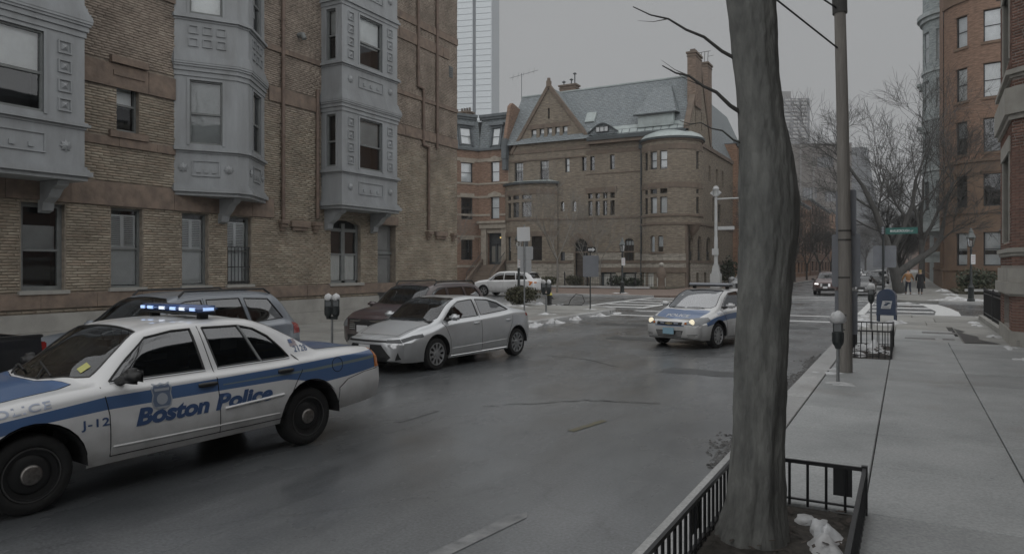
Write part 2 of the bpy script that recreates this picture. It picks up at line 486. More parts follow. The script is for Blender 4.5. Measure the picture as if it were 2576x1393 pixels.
# ------------------------------------------------------------------ ground sheets
mb = MB(); mb.add([(-330, -60, 0), (150, -60, 0), (150, 640, 0), (-330, 640, 0)], [(0, 1, 2, 3)])
road = mb.build('road', M_ASPH, kind='structure')
def sheet(name, poly, z, material, parent=road):
    mb = MB(); mb.add([(x, y, z) for x, y in poly], [tuple(range(len(poly)))])
    return mb.build(name, material, parent, fixn=False)
def quad(x0, y0, x1, y1, wdt):
    """strip of given width from point to point"""
    d = Vector((x1 - x0, y1 - y0)).normalized(); n = Vector((-d.y, d.x)) * wdt / 2
    return [(x0 - n.x, y0 - n.y), (x1 - n.x, y1 - n.y), (x1 + n.x, y1 + n.y), (x0 + n.x, y0 + n.y)]
# crosswalk over the side street on the right: edge lines along Y, bars along X
for y, w_ in ((34.9, .8), (37.9, .9), (41.2, 1.0), (44.8, 1.1)):
    sheet('crosswalk_bar', quad(-1.55, y, 1.1, y, w_), 0.005, M_PAINT)
sheet('crosswalk_edge_line', [(1.0, 34.4), (2.0, 34.3), (2.1, 38.6), (1.9, 42.0), (1.5, 45.6), (0.6, 46.2), (0.95, 42.0), (1.2, 38.5)], 0.009, M_PAINT)
sheet('crosswalk_edge_line', quad(-1.75, 34.3, -1.75, 46.4, 0.32), 0.009, M_PAINT)
# crosswalk over the side street on the left
for y in (35.2, 37.6, 40.2, 43.0, 45.9):
    sheet('crosswalk_bar', quad(-14.6, y, -11.9, y, 0.75), 0.005, M_PAINT)
sheet('crosswalk_edge_line', quad(-14.9, 34.5, -14.9, 46.6, 0.4), 0.009, M_PAINT)
sheet('crosswalk_edge_line', quad(-11.7, 34.5, -11.7, 46.6, 0.4), 0.009, M_PAINT)
# crosswalks over the main street, near and far side of the junction
for yy in (32.6, 29.4):
    sheet('crosswalk_edge_line', quad(-11.3, yy, -2.0, yy, 0.5), 0.005, M_PAINT)
for yy in (48.2, 51.0):
    sheet('crosswalk_edge_line', quad(-11.3, yy, -2.0, yy, 0.5), 0.005, M_PAINT)
sheet('stop_line', quad(-8.3, 53.4, -1.9, 53.4, 0.5), 0.005, M_PAINT)
for i in range(4):
    sheet('crosswalk_bar', quad(-3.2 - i * 2.2, 31.6, -3.9 - i * 2.2, 30.4, 0.35), 0.005, M_PAINT2)
# lane dashes and worn marks on the near road
for (x0, y0, x1, y1, w_) in [(-6.0, 8.6, -6.02, 7.7, 0.12), (-6.45, 6.3, -6.5, 5.4, 0.12), (-8.3, 60, -8.3, 64, 0.13), (-6.2, 62, -6.2, 66, 0.13)]:
    sheet('lane_dash', quad(x0, y0, x1, y1, w_), 0.005, M_PAINT2)
sheet('parking_edge_line', [(-3.22, 3.2), (-3.06, 3.2), (-2.93, 4.2), (-2.78, 5.3), (-2.84, 5.42), (-2.93, 5.25), (-3.07, 4.2)], 0.005, mat('parking_paint', (0.30, 0.305, 0.31), 0.5, col2=(0.11, 0.115, 0.12), vs=5, detail=10))
sheet('utility_mark', quad(-3.75, 8.35, -3.6, 9.15, 0.10), 0.006, mat('faded_yellow_paint', (0.17, 0.15, 0.08), 0.6, col2=(0.08, 0.08, 0.075), vs=9))
# repair patches and wandering crack seams
M_SEAM = mat('crack_sealer', (0.040, 0.042, 0.044), 0.4, var=.4, vs=9)
rj = random.Random(77)
for (x0, y0, x1, y1) in [(-7.7, 19.5, -4.9, 20.4), (-5.6, 25.7, -2.6, 26.8), (-9.9, 24.1, -8.1, 25.0), (-4.3, 13.9, -2.3, 14.6)]:
    pg = densify(rect(x0, y0, x1, y1), .22); sheet('asphalt_patch', [(p[0] + rj.uniform(-.09, .09), p[1] + rj.uniform(-.09, .09)) for p in pg], 0.004, M_PATCH)
for pl in [[(-7.4, 15.2), (-6.3, 15.0), (-5.2, 14.1)], [(-5.4, 16.5), (-3.6, 16.9), (-2.2, 16.6)], [(-8.0, 21.9), (-5.8, 21.7), (-3.2, 22.2)], [(-5.6, 9.2), (-4.4, 10.4), (-3.2, 10.7)]]:
    d = []
    for a_, b_ in zip(pl, pl[1:]):
        k = 9; d += [(a_[0] + (b_[0] - a_[0]) * i / k + rj.uniform(-.05, .05), a_[1] + (b_[1] - a_[1]) * i / k + rj.uniform(-.06, .06)) for i in range(k)]
    up_ = [(x, y + rj.uniform(.006, .03)) for x, y in d]; dn_ = [(x, y - rj.uniform(.006, .03)) for x, y in d]
    mb = MB(); n_ = len(d); mb.add([(x, y, .007) for x, y in dn_ + up_], [(i, i + 1, i + 1 + n_, i + n_) for i in range(n_ - 1)]); mb.build('crack_seam', M_SEAM, road, fixn=False)
def plate(name, poly, z0, z1, material, parent=None, kind='structure'):
    mb = MB(); mb.prism(poly, z0, z1, lambda u, v, w: (u, v, w))
    return mb.build(name, material, parent, kind=kind if parent is None else None)
def arc(cx, cy, r, a0, a1, n=8):
    return [(cx + r * math.cos(R(a0 + (a1 - a0) * i / n)), cy + r * math.sin(R(a0 + (a1 - a0) * i / n))) for i in range(n + 1)]
SLABCACHE = {}
def slab(parent, x0, y0, x1, y1, ztop, material, th=0.05, gap=0.012, name='slab', rnd=random.Random(5)):
    w_, d_ = round(x1 - x0 - gap, 3), round(y1 - y0 - gap, 3)
    key = (w_, d_, th, material.name, name)
    if key not in SLABCACHE:
        bm = bmesh.new(); bmesh.ops.create_cube(bm, size=1.0)
        bmesh.ops.scale(bm, vec=(w_, d_, th), verts=bm.verts)
        top = [e for e in bm.edges if all(v.co.z > 0 for v in e.verts)]
        bmesh.ops.bevel(bm, geom=top, offset=0.009, segments=1, affect='EDGES')
        me = bpy.data.meshes.new(name); bm.to_mesh(me); bm.free(); me.materials.append(material)
        SLABCACHE[key] = me
    o = bpy.data.objects.new(name, SLABCACHE[key]); C.objects.link(o); o.parent = parent
    o.location = ((x0 + x1) / 2, (y0 + y1) / 2, ztop - th / 2 + rnd.uniform(-0.003, 0.003))
    o.rotation_euler = (rnd.uniform(-.0015, .0015), rnd.uniform(-.0015, .0015), 0)
    return o
def kerb_run(parent, x0, x1, y0, y1, along='y', ln=2.2, z=0.135):
    n = max(1, round(((y1 - y0) if along == 'y' else (x1 - x0)) / ln))
    for i in range(n):
        if along == 'y': slab(parent, x0, y0 + (y1 - y0) * i / n, x1, y0 + (y1 - y0) * (i + 1) / n, z, M_KERB, th=0.16, name='kerbstone')
        else: slab(parent, x0 + (x1 - x0) * i / n, y0, x0 + (x1 - x0) * (i + 1) / n, y1, z, M_KERB, th=0.16, name='kerbstone')
Z = 0.13   # pavement level
# ---- near right pavement: three columns of slabs, tree pits left open
pav = plate('pavement_right', [(-1.3, -8), (2.9, -8), (2.9, 33.2)] + [(-0.2, 33.2)] + arc(-0.4, 32.3, 0.9, 90, 180, 5), 0.0, Z - 0.045, M_BASE)
kerb_run(pav, -1.66, -1.29, -8, 31.2)
kerb_run(pav, 0.2, 30.0, 33.2, 33.55, along='x')
for i in range(5):
    a0, a1 = 90 + i * 18, 90 + (i + 1) * 18
    p = arc(0.2, 31.7, 1.86, a0, a1, 2); q = arc(0.2, 31.7, 1.5, a1, a0, 2)
    mb = MB(); mb.prism(p + q, 0.0, 0.135, lambda u, v, w: (u, v, w)); mb.build('kerbstone', M_KERB, pav)
cols = [(-1.29, -0.30), (-0.30, 0.95), (0.95, 2.62)]
ys = [-7.4 + 1.53 * i for i in range(19)]
for j in range(len(ys) - 1):
    for k, (a, b_) in enumerate(cols):
        if k == 0 and (ys[j] < 6.3 and ys[j + 1] > 3.4 or ys[j] < 20.1 and ys[j + 1] > 17.1): continue
        slab(pav, a, ys[j], b_, ys[j + 1], Z, M_SLAB)
y_last = ys[-1]                                             # 20.14
pit1 = sheet('tree_pit_soil', [(-1.29, 3.31), (-0.31, 3.31), (-0.31, 6.37), (-1.29, 6.37)], Z - 0.03, M_SOIL, pav)
slab(pav, -1.29, 20.14 + 1.53, -0.30, 23.2, Z, M_SLAB); slab(pav, -1.29, 20.14, -0.30, 21.67, Z, M_SLAB)
pit2 = sheet('tree_pit_soil', [(-1.29, 17.08), (-0.31, 17.08), (-0.31, 20.14), (-1.29, 20.14)], Z - 0.02, M_SOIL, pav)
for (a, b_) in [(-0.30, 0.95), (0.95, 2.62)]: slab(pav, a, 20.14, b_, 21.67, Z, M_SLAB)
for (a, b_, c, d, mm) in [(-0.30, 21.67, 1.30, 23.6, M_SLAB), (-0.30, 23.6, 1.22, 25.5, M_SLAB), (-0.30, 25.5, 1.14, 27.3, M_SLAB2), (-1.29, 23.2, -0.30, 25.2, M_SLAB2),
                          (-1.29, 25.2, -0.3, 27.3, M_SLAB2), (-1.29, 27.3, 0.6, 29.4, M_SLAB2), (0.6, 27.3, 2.62, 29.4, M_SLAB2), (-1.29, 29.4, 0.9, 31.6, M_SLAB2),
                          (0.9, 29.4, 2.9, 31.6, M_SLAB2), (0.2, 31.6, 2.9, 33.19, M_SLAB2)]:
    slab(pav, a, b_, c, d, Z, mm)
plate('ramp_corner', [(-1.28, 31.62), (0.18, 31.62), (0.18, 33.18)] + arc(0.2, 31.7, 1.49, 92, 176, 5), 0.02, Z - 0.004, M_SLAB2, pav)
slab(pav, 1.30, 21.67, 2.62, 27.3, Z - 0.006, M_SLAB2)
sheet('asphalt_patch', [(1.32, 26.6), (1.55, 25.6), (1.42, 25.0), (1.75, 23.9), (1.72, 22.9), (2.1, 21.9), (1.32, 21.75)], Z + 0.006, M_PATCH, pav)
for (x, y, w_, d_) in [(-0.05, 22.3, 0.75, 0.45), (0.4, 24.4, 0.9, 0.5), (0.85, 22.35, 0.3, 0.45)]:
    slab(pav, x, y, x + w_, y + d_, Z + 0.008, mat('iron_cover', (0.16, 0.16, 0.16), 0.5, 0.3, var=0.3, vs=12, bump=0.5, bs=60), th=0.03, name='utility_cover')
# ---- left pavement
lpol = [(-18.4, -12), (-11.8, -12), (-11.8, 30.2)] + arc(-15.0, 30.3, 3.2, 0, 90, 8) + [(-60, 33.5), (-60, 27.9), (-18.4, 27.9)]
pavl = plate('pavement_left', lpol, 0.0, Z - 0.005, M_SLAB2)
kerb_run(pavl, -11.98, -11.62, -12, 30.2)
for i in range(6):
    a0, a1 = i * 15, (i + 1) * 15
    p = arc(-15.0, 30.3, 3.38, a0, a1, 2); q = arc(-15.0, 30.3, 3.02, a1, a0, 2)
    mb = MB(); mb.prism(p + q, 0.0, 0.14, lambda u, v, w: (u, v, w)); mb.build('kerbstone', M_KERB, pavl)
kerb_run(pavl, -55, -15.0, 33.32, 33.68, along='x', ln=2.6)
for j in range(14):
    for k in range(4):
        slab(pavl, -17.85 + k * 1.46, 12.0 + j * 1.3, -17.85 + (k + 1) * 1.46, 12.0 + (j + 1) * 1.3, Z + 0.008, M_SLAB2)
# ---- far left corner: brick pavement, garden behind a stone kerb
fl = plate('pavement_far_left', [(-75, 47.2), (-15.0, 47.2)] + arc(-15.0, 50.4, 3.2, -90, 0, 6) + [(-11.8, 320), (-18.0, 320), (-18.0, 60.2), (-75, 60.2)], 0.0, Z, M_BRKP)
kerb_run(fl, -60, -15, 46.95, 47.3, along='x', ln=3.0)
kerb_run(fl, -11.98, -11.6, 50.4, 110, ln=4.0)
plate('garden_left', [(-75, 60.2), (-18.0, 60.2), (-18.0, 67.5), (-75, 67.5)], 0.0, 0.2, M_LAWN)
kerb_run(fl, -50, -19.5, 60.0, 60.3, along='x', ln=2.6, z=0.34)
# ---- far right corner
fr = plate('pavement_far_right', [(60, 47.2), (60, 60), (3.1, 60), (3.1, 320), (-1.6, 320), (-1.6, 50.4)] + arc(1.6, 50.4, 3.2, 180, 270, 6), 0.0, Z, M_SLAB2)
kerb_run(fr, 1.6, 40, 46.95, 47.3, along='x', ln=3.0)
kerb_run(fr, -1.75, -1.4, 50.4, 110, ln=4.0)
for j in range(14):
    for k in range(2):
        slab(fr, -1.35 + k * 2.1, 51.0 + j * 2.0, -1.35 + (k + 1) * 2.1, 51.0 + (j + 1) * 2.0, Z + 0.01, M_SLAB2)
plate('garden_right', [(3.3, 60), (60, 60), (60, 72), (3.3, 72)], 0.0, 0.22, M_LAWN)
kerb_run(fr, 3.6, 30, 59.6, 59.95, along='x', ln=2.4, z=0.5)
plate('area_right', [(2.95, 27.5), (40, 27.5), (40, 33.1), (2.95, 33.1)], 0.0, 0.10, M_SLAB2)
# ------------------------------------------------------------------ shared building parts
M_ROOM = mat('dark_room', (0.02, 0.021, 0.023), 0.9)
M_PANE = mat_glass('window_glass', (0.93, 0.95, 0.95), dark=0.04)
M_PANEF = mat_glass('window_glass_far', (0.93, 0.95, 0.96), dark=0.10)
M_SHADE = mat('roller_shade', (0.80, 0.81, 0.81), 0.8, var=0.1, vs=2)
M_SHADE2 = mat('grey_shade', (0.40, 0.415, 0.42), 0.8, var=0.12, vs=2)
M_SHADE3 = mat('linen_curtain', (0.72, 0.73, 0.72), 0.85, var=0.2, vs=6, stretch=(9, 9, 0.4))
M_OLDFRAME = mat('dark_window_frame', (0.035, 0.04, 0.044), 0.5, var=0.2, vs=5)
def window(parent, mf, u0, v0, u1, v1, depth=0.2, fm=None, style='sash', blind=None, fr=0.055, mid=0.5, flat=False, pane=None,
           room=True, name='window', cols=1, lower=True, upper=True, bl0=0.0, bl1=1.0, bars=None):
    """sash window set back in its opening; the frame is the window, pane and blind its pieces"""
    fm = fm or M_OLDFRAME; pane = pane or M_PANE
    vm = v0 + (v1 - v0) * mid
    w0 = -depth
    mb = MB()
    for a in (u0, u1 - fr): mb.mbox(mf, a, a + fr, v0, v1, w0 - 0.03, w0 + 0.06)
    mb.mbox(mf, u0 + fr, u1 - fr, v0, v0 + fr * 1.3, w0 - 0.03, w0 + 0.06); mb.mbox(mf, u0 + fr, u1 - fr, v1 - fr, v1, w0 - 0.03, w0 + 0.06)
    if style == 'sash':
        mb.mbox(mf, u0 + fr, u1 - fr, vm - 0.028, vm + 0.028, w0 - 0.025, w0 + 0.045)
    for k in range(1, cols):
        uc = u0 + (u1 - u0) * k / cols
        mb.mbox(mf, uc - fr * 0.5, uc + fr * 0.5, v0 + fr, v1 - fr, w0 - 0.027, w0 + 0.055)
    if bars:
        for k in range(1, bars[0]):
            uc = u0 + (u1 - u0) * k / bars[0]
            mb.mbox(mf, uc - 0.012, uc + 0.012, v0 + fr, v1 - fr, w0 - 0.01, w0 + 0.03)
        for k in range(1, bars[1]):
            vc = v0 + (v1 - v0) * k / bars[1]
            mb.mbox(mf, u0 + fr, u1 - fr, vc - 0.012, vc + 0.012, w0 - 0.012, w0 + 0.028)
    if room:
        e = 0.45
        q = [(u0, v0), (u1, v0), (u1, v1), (u0, v1)]
        mb.add([mf(u, v, w0 - 0.03) for u, v in q] + [mf(u, v, w0 - e) for u, v in q],
               [(0, 1, 5, 4), (1, 2, 6, 5), (2, 3, 7, 6), (3, 0, 4, 7), (4, 5, 6, 7)], 1)
    f = mb.build(name if not flat else 'window_frame', [fm, M_ROOM], parent, fixn=False)
    pp = parent if flat else f
    halves = [(v0 + fr, vm, w0 - 0.005), (vm, v1 - fr, w0 + 0.012)] if style == 'sash' else [(v0 + fr, v1 - fr, w0)]
    for (a, b_, ww) in halves:
        m2 = MB(); m2.add([mf(u0 + fr * .8, a, ww), mf(u1 - fr * .8, a, ww), mf(u1 - fr * .8, b_, ww), mf(u0 + fr * .8, b_, ww)], [(0, 1, 2, 3)])
        m2.build('pane', pane, pp, fixn=False)
    if blind:
        m3 = MB()
        m3.mbox(mf, u0 + fr, u1 - fr, v0 + (v1 - v0) * bl0 + 0.03, v0 + (v1 - v0) * bl1 - 0.02, w0 - 0.085, w0 - 0.075)
        m3.build('blind', blind, pp)
    return f
def louvres(parent, mf, u0, v0, u1, v1, w, n, material, tilt=0.6, cols=2, name='shutter'):
    mb = MB(); st = 0.05
    mb.mbox(mf, u0, u0 + st, v0, v1, w - 0.02, w); mb.mbox(mf, u1 - st, u1, v0, v1, w - 0.02, w)
    uc = (u0 + u1) / 2
    if cols == 2: mb.mbox(mf, uc - st, uc + st, v0, v1, w - 0.02, w)
    mb.mbox(mf, u0, u1, v0, v0 + st, w - 0.021, w - 0.001); mb.mbox(mf, u0, u1, v1 - st, v1, w - 0.021, w - 0.001)
    h = (v1 - v0 - 2 * st) / n
    for i in range(n):
        vb = v0 + st + i * h
        hh = h * tilt
        P = [(u0 + st, vb, w - 0.03), (u1 - st, vb, w - 0.03), (u1 - st, vb + hh, w - 0.008), (u0 + st, vb + hh, w - 0.008)]
        vs = [mf(*p) for p in P] + [mf(p[0], p[1] + 0.008, p[2]) for p in P]
        mb.add(vs, [(0, 1, 2, 3), (7, 6, 5, 4), (0, 3, 7, 4), (1, 5, 6, 2), (2, 6, 7, 3), (0, 4, 5, 1)])
    return mb.build(name, material, parent)
def brick_field(name, mf, u0, u1, v0, v1, holes, material, parent, bw, bh, joint, dw, palette, seed=1):
    """real bricks laid in running bond, each with its own colour and its own projection"""
    rg = np.random.default_rng(seed)
    B = []
    nrow = int((v1 - v0) / (bh + joint))
    for r in range(nrow):
        va = v0 + r * (bh + joint); vb = va + bh
        iv = [(u0, u1)]
        for (a, b_, c, d) in holes:
            if b_ < vb and d > va:
                nx = []
                for (s, e) in iv:
                    if c <= s or a >= e: nx.append((s, e)); continue
                    if a > s: nx.append((s, a))
                    if c < e: nx.append((c, e))
                iv = nx
        off = (r % 2) * 0.5 * (bw + joint) + rg.uniform(-0.06, 0.06)
        for (s, e) in iv:
            k = math.floor((s - off) / (bw + joint))
            while True:
                a = off + k * (bw + joint); b_ = a + bw; k += 1
                if a >= e: break
                a2, b2 = max(a, s), min(b_, e)
                if b2 - a2 > 0.02: B.append((a2, va, b2, vb))
    n = len(B); B = np.array(B)
    wv = rg.uniform(dw[0], dw[1], n)
    tlt = rg.uniform(-0.006, 0.006, (n, 4))
    V = np.zeros((n, 8, 3), np.float64)
    for i, (ui, vi) in enumerate([(0, 1), (2, 1), (2, 3), (0, 3)]):
        V[:, i, 0] = B[:, ui]; V[:, i, 1] = B[:, vi]; V[:, i, 2] = -0.02
        V[:, i + 4, 0] = B[:, ui] + (0.003 if ui == 0 else -0.003); V[:, i + 4, 1] = B[:, vi] + (0.003 if vi == 1 else -0.003)
        V[:, i + 4, 2] = wv + tlt[:, i]
    W = V.reshape(-1, 3)
    o0 = np.array(mf(0, 0, 0)); eu = np.array(mf(1, 0, 0)) - o0; ev = np.array(mf(0, 1, 0)) - o0; ew = np.array(mf(0, 0, 1)) - o0
    P = o0 + W[:, :1] * eu + W[:, 1:2] * ev + W[:, 2:3] * ew
    fq = np.array([(4, 5, 6, 7), (0, 1, 5, 4), (1, 2, 6, 5), (2, 3, 7, 6), (3, 0, 4, 7)])
    F = (fq[None] + (np.arange(n) * 8)[:, None, None]).reshape(-1, 4)
    me = bpy.data.meshes.new(name)
    me.vertices.add(n * 8); me.vertices.foreach_set('co', P.astype(np.float32).ravel())
    me.loops.add(F.size); me.loops.foreach_set('vertex_index', F.astype(np.int32).ravel())
    me.polygons.add(len(F)); me.polygons.foreach_set('loop_start', np.arange(0, F.size, 4, dtype=np.int32))
    me.update(calc_edges=True); me.validate()
    col = palette(B, rg)
    at = me.attributes.new('bcol', 'FLOAT_COLOR', 'POINT')
    cc = np.ones((n, 8, 4), np.float32); cc[:, :, :3] = col[:, None, :]
    at.data.foreach_set('color', cc.ravel())
    me.materials.append(material)
    o = bpy.data.objects.new(name, me); C.objects.link(o); o.parent = parent
    o['kind'] = 'stuff'
    return o
def stone_band(parent, mf, u0, u1, v0, v1, w, material, ln=1.1, rnd=random.Random(3), name='stone_block', wb=-0.03):
    """course of separate stone blocks"""
    u = u0
    while u < u1 - 0.05:
        e = min(u1, u + ln * rnd.uniform(0.7, 1.35))
        if u1 - e < 0.3: e = u1
        mb = MB(); dw = rnd.uniform(0, 0.018)
        mb.mbox(mf, u + 0.004, e - 0.004, v0 + 0.003, v1 - 0.003, wb, w + dw)
        mb.build(name, material, parent); u = e
# ------------------------------------------------------------------ left brick building
XL = -17.9
lf = plane_map((XL, 0, 0), (0, 1, 0), (1, 0, 0))
LB = empty('brick_apartment_building', 'long tan brick apartment building with grey metal oriel bays filling the left side', 'building', loc=(0, 0, 0))
M_BR = mat_attr('rough_tan_brick', 0.85, 0.5, 45)
M_MORT = mat('dark_mortar', (0.235, 0.205, 0.17), 0.95, var=0.3, vs=6, bump=0.3, bs=30)
M_BSTONE = mat('brownstone', (0.235, 0.18, 0.143), 0.9, col2=(0.13, 0.103, 0.086), vs=3.2, bump=1.0, bs=6, detail=9)
M_GRAN = mat('pale_granite', (0.34, 0.335, 0.315), 0.75, col2=(0.25, 0.245, 0.23), vs=1.6, bump=0.2, bs=40)
M_ORIEL = mat('grey_painted_metal', (0.30, 0.318, 0.335), 0.5, col2=(0.215, 0.225, 0.232), vs=1.5, stretch=(1.5, 1.5, .35), detail=9, bump=0.15, bs=9)
M_FRAMEG = mat('grey_window_frame', (0.15, 0.16, 0.16), 0.55, var=0.15, vs=4)
M_SHUT = mat('white_shutter', (0.78, 0.79, 0.80), 0.6, var=0.06, vs=3)
M_DOORG = mat('grey_painted_door', (0.16, 0.165, 0.165), 0.5, var=0.15, vs=2)
gw = [(9.0, 1.50, 9.98, 3.60), (11.14, 1.52, 12.0, 3.62), (13.2, 1.52, 14.06, 3.62), (14.74, 1.52, 15.62, 3.62), (6.9, 1.52, 7.8, 3.62), (4.6, 1.52, 5.5, 3.62)]
archw = (19.14, 1.48, 20.74, 3.78)
door = (21.72, 0.14, 22.84, 3.72)
smw = (11.28, 5.62, 11.90, 7.02)
holes = [rect(*g) for g in gw] + [arch(*archw, n=10, k=0.3), rect(*door), rect(*smw)]
facade('wall', rect(-6, 0.05, 27.3, 15.6), holes, lf, M_MORT, LB, depth=0.26, w=-0.01)
def pal_l(B, rg):
    n = len(B); v = B[:, 1]
    lo = np.array([(0.315, 0.277, 0.222), (0.29, 0.252, 0.202), (0.335, 0.298, 0.242), (0.265, 0.232, 0.186), (0.30, 0.252, 0.20)])
    up = np.array([(0.272, 0.23, 0.194), (0.288, 0.244, 0.206), (0.262, 0.222, 0.188), (0.295, 0.254, 0.214)])
    a = lo[rg.integers(0, len(lo), n)]; b_ = up[rg.integers(0, len(up), n)]
    t = np.clip((v - 6.6 + rg.normal(0, .25, n)) / 0.9, 0, 1)[:, None]
    c = a * (1 - t) + b_ * t
    return c * rg.uniform(0.95, 1.05, n)[:, None]
bh_ = [(g[0] - 0.03, g[1], g[2] + 0.03, g[3]) for g in gw] + [archw[:3] + (3.8,), door, smw]
bands = [(-6, 3.66, 16.5, 4.26), (-6, 1.10, 27.3, 1.46), (9.9, 6.72, 12.95, 7.32), (16.3, 7.42, 18.5, 7.9), (21.9, 7.42, 27.3, 7.84),
         (9.9, 5.2, 12.95, 5.42), (16.2, 9.05, 27.3, 9.22), (21.9, 11.3, 26.6, 11.75), (9.9, 9.4, 12.95, 9.75), (16.2, 12.1, 27.3, 12.4)]
brick_field('brick_courses_lower', lf, -2, 27.3, 1.0, 7.4, bh_ + bands, M_BR, LB, 0.30, 0.058, 0.012, (0.002, 0.014), pal_l, 2)
brick_field('brick_courses_upper', lf, -2, 27.3, 7.4, 15.5, bh_ + bands, M_BR, LB, 0.24, 0.058, 0.010, (0.004, 0.016), pal_l, 3)
for i, (a, b_, c, d) in enumerate(bands):
    stone_band(LB, lf, max(a, -2), c, b_, d, 0.05, M_BSTONE, ln=1.3)
# granite plinth
for row, (a, b_) in enumerate([(0.10, 0.55), (0.55, 0.98)]):
    u = -2.0 + row * 0.8
    stone_band(LB, lf, -2 + row * 0.5, 21.7, a, b_, 0.10 - row * 0.02, M_GRAN, ln=2.4, name='granite_block', wb=-0.05)
    stone_band(LB, lf, 22.86, 27.38, a, b_, 0.10 - row * 0.02, M_GRAN, ln=2.0, name='granite_block', wb=-0.05)
# rounded brick returns of side street wall and roof
sf = plane_map((XL, 27.3, 0), (-1, 0, 0), (0, 1, 0))
M_BRS = mat_brick('tan_brick_sheet', (0.30, 0.235, 0.17), (0.25, 0.19, 0.14), (0.12, 0.10, 0.085), 0.28, 0.07)
facade('side_wall', rect(0, 0.05, 24, 15.6), [], sf, M_BRS, LB)
mb = MB(); mb.box(-42, XL - 0.05, -6, 27.28, 15.6, 15.75); mb.build('roof', M_GRAN, LB)
mb = MB(); mb.box(-42, -41.8, -6, 27.28, 0, 15.6); mb.build('rear_wall', M_MORT, LB)
# ground floor windows with stone sills, shutters behind the glass
for i, g in enumerate(gw):
    if i == 0:
        w = window(LB, lf, *g, depth=0.2, fm=M_FRAMEG, blind=M_SHADE2, bl0=0.47, bl1=0.76, fr=0.10, mid=0.47)
    elif i >= 4:
        w = window(LB, lf, *g, depth=0.2, fm=M_FRAMEG, blind=M_SHADE2, bl0=0.3, bl1=0.98, fr=0.08)
    else:
        w = window(LB, lf, *g, depth=0.2, fm=M_FRAMEG, fr=0.06, mid=0.5)
        vm = (g[1] + g[3]) / 2
        louvres(w, lf, g[0] + 0.06, vm + 0.02, g[2] - 0.06, g[3] - 0.16, -0.235, 15, M_SHUT, tilt=0.55)
        louvres(w, lf, g[0] + 0.06, g[1] + 0.1, g[2] - 0.06, vm - 0.03, -0.235, 15, M_SHUT, tilt=1.05, cols=1)
        if i == 3:                                   # iron guard over the lower sash
            gb = MB()
            for k in range(7): gb.tube([lf(g[0] + 0.05 + k * 0.13, g[1] + 0.05, -0.06), lf(g[0] + 0.05 + k * 0.13, vm + 0.12, -0.06)], 0.011, 5)
            for vv in (g[1] + 0.1, g[1] + 0.55, vm + 0.1): gb.mbox(lf, g[0], g[2], vv, vv + 0.03, -0.075, -0.05)
            gb.build('window_guard', mat('black_iron', (0.02, 0.021, 0.023), 0.5, var=0.3, vs=8), w)
    mb = MB(); mb.mbox(lf, g[0] - 0.08, g[2] + 0.08, g[1] - 0.06, g[1] + 0.03, -0.2, 0.09); mb.build('sill', M_GRAN, w)
# arched double window
u0, v0, u1, v1 = archw
mb = MB()
mb.prism(arch(u0, v0, u1, v1, 10, 0.3), -0.27, -0.25, lf, 1)
for a, b_ in ((u0, u0 + 0.12), (u1 - 0.12, u1), ((u0 + u1) / 2 - 0.09, (u0 + u1) / 2 + 0.09)): mb.mbox(lf, a, b_, v0, v1 - 0.12, -0.25, -0.15)
mb.mbox(lf, u0, u1, v1 - 0.42, v1 - 0.3, -0.24, -0.16); mb.mbox(lf, u0, u1, v0, v0 + 0.1, -0.24, -0.15)
vm = v0 + (v1 - v0) * 0.46
mb.mbox(lf, u0 + 0.12, u1 - 0.12, vm - 0.035, vm + 0.035, -0.24, -0.165)
aw = mb.build('arched_window', [M_FRAMEG, M_ROOM], LB)
for s in (0, 1):
    a = u0 + 0.12 + s * ((u1 - u0) / 2 - 0.03); b_ = a + (u1 - u0) / 2 - 0.21
    for (va, vb) in ((v0 + 0.1, vm), (vm, v1 - 0.42)):
        m2 = MB(); m2.add([lf(a, va, -0.2), lf(b_, va, -0.2), lf(b_, vb, -0.2), lf(a, vb, -0.2)], [(0, 1, 2, 3)]); m2.build('pane', M_PANE, aw, fixn=False)
    m3 = MB(); m3.mbox(lf, a + 0.02, b_ - 0.02, v0 + 0.12, vm - 0.03, -0.235, -0.225); m3.build('curtain', M_SHADE3, aw)
mb = MB(); mb.mbox(lf, u0 - 0.1, u1 + 0.1, v0 - 0.08, v0 + 0.02, -0.2, 0.1); mb.build('sill', M_GRAN, aw)
# side door
u0, v0, u1, v1 = door
mb = MB(); mb.mbox(lf, u0, u1, v0, v1, -0.34, -0.28)
dr = mb.build('side_door', M_DOORG, LB)
for (a, b_, c, d) in [(u0 + 0.1, 0.35, u1 - 0.1, 1.0), (u0 + 0.1, 1.15, u1 - 0.1, 2.5), (u0 + 0.1, 2.75, u1 - 0.1, 3.55)]:
    mb = MB()
    for q in ((a, b_, a + 0.06, d), (c - 0.06, b_, c, d), (a + .06, b_, c - .06, b_ + 0.06), (a + .06, d - 0.06, c - .06, d)): mb.mbox(lf, q[0], q[2], q[1], q[3], -0.28, -0.255)
    mb.build('door_panel', M_DOORG, dr)
mb = MB(); mb.mbox(lf, u0, u1, 2.58, 2.68, -0.28, -0.22); mb.build('door_rail', M_FRAMEG, dr)
mb = MB(); mb.mbox(lf, u0 - 0.1, u1 + 0.1, 3.74, 4.05, -0.05, 0.06); mb.build('door_lintel', M_BSTONE, LB)
mb = MB(); mb.mbox(lf, u0 - 0.05, u1 + 0.05, 0.0, 0.2, -0.1, 0.25); mb.build('door_step', M_GRAN, LB)
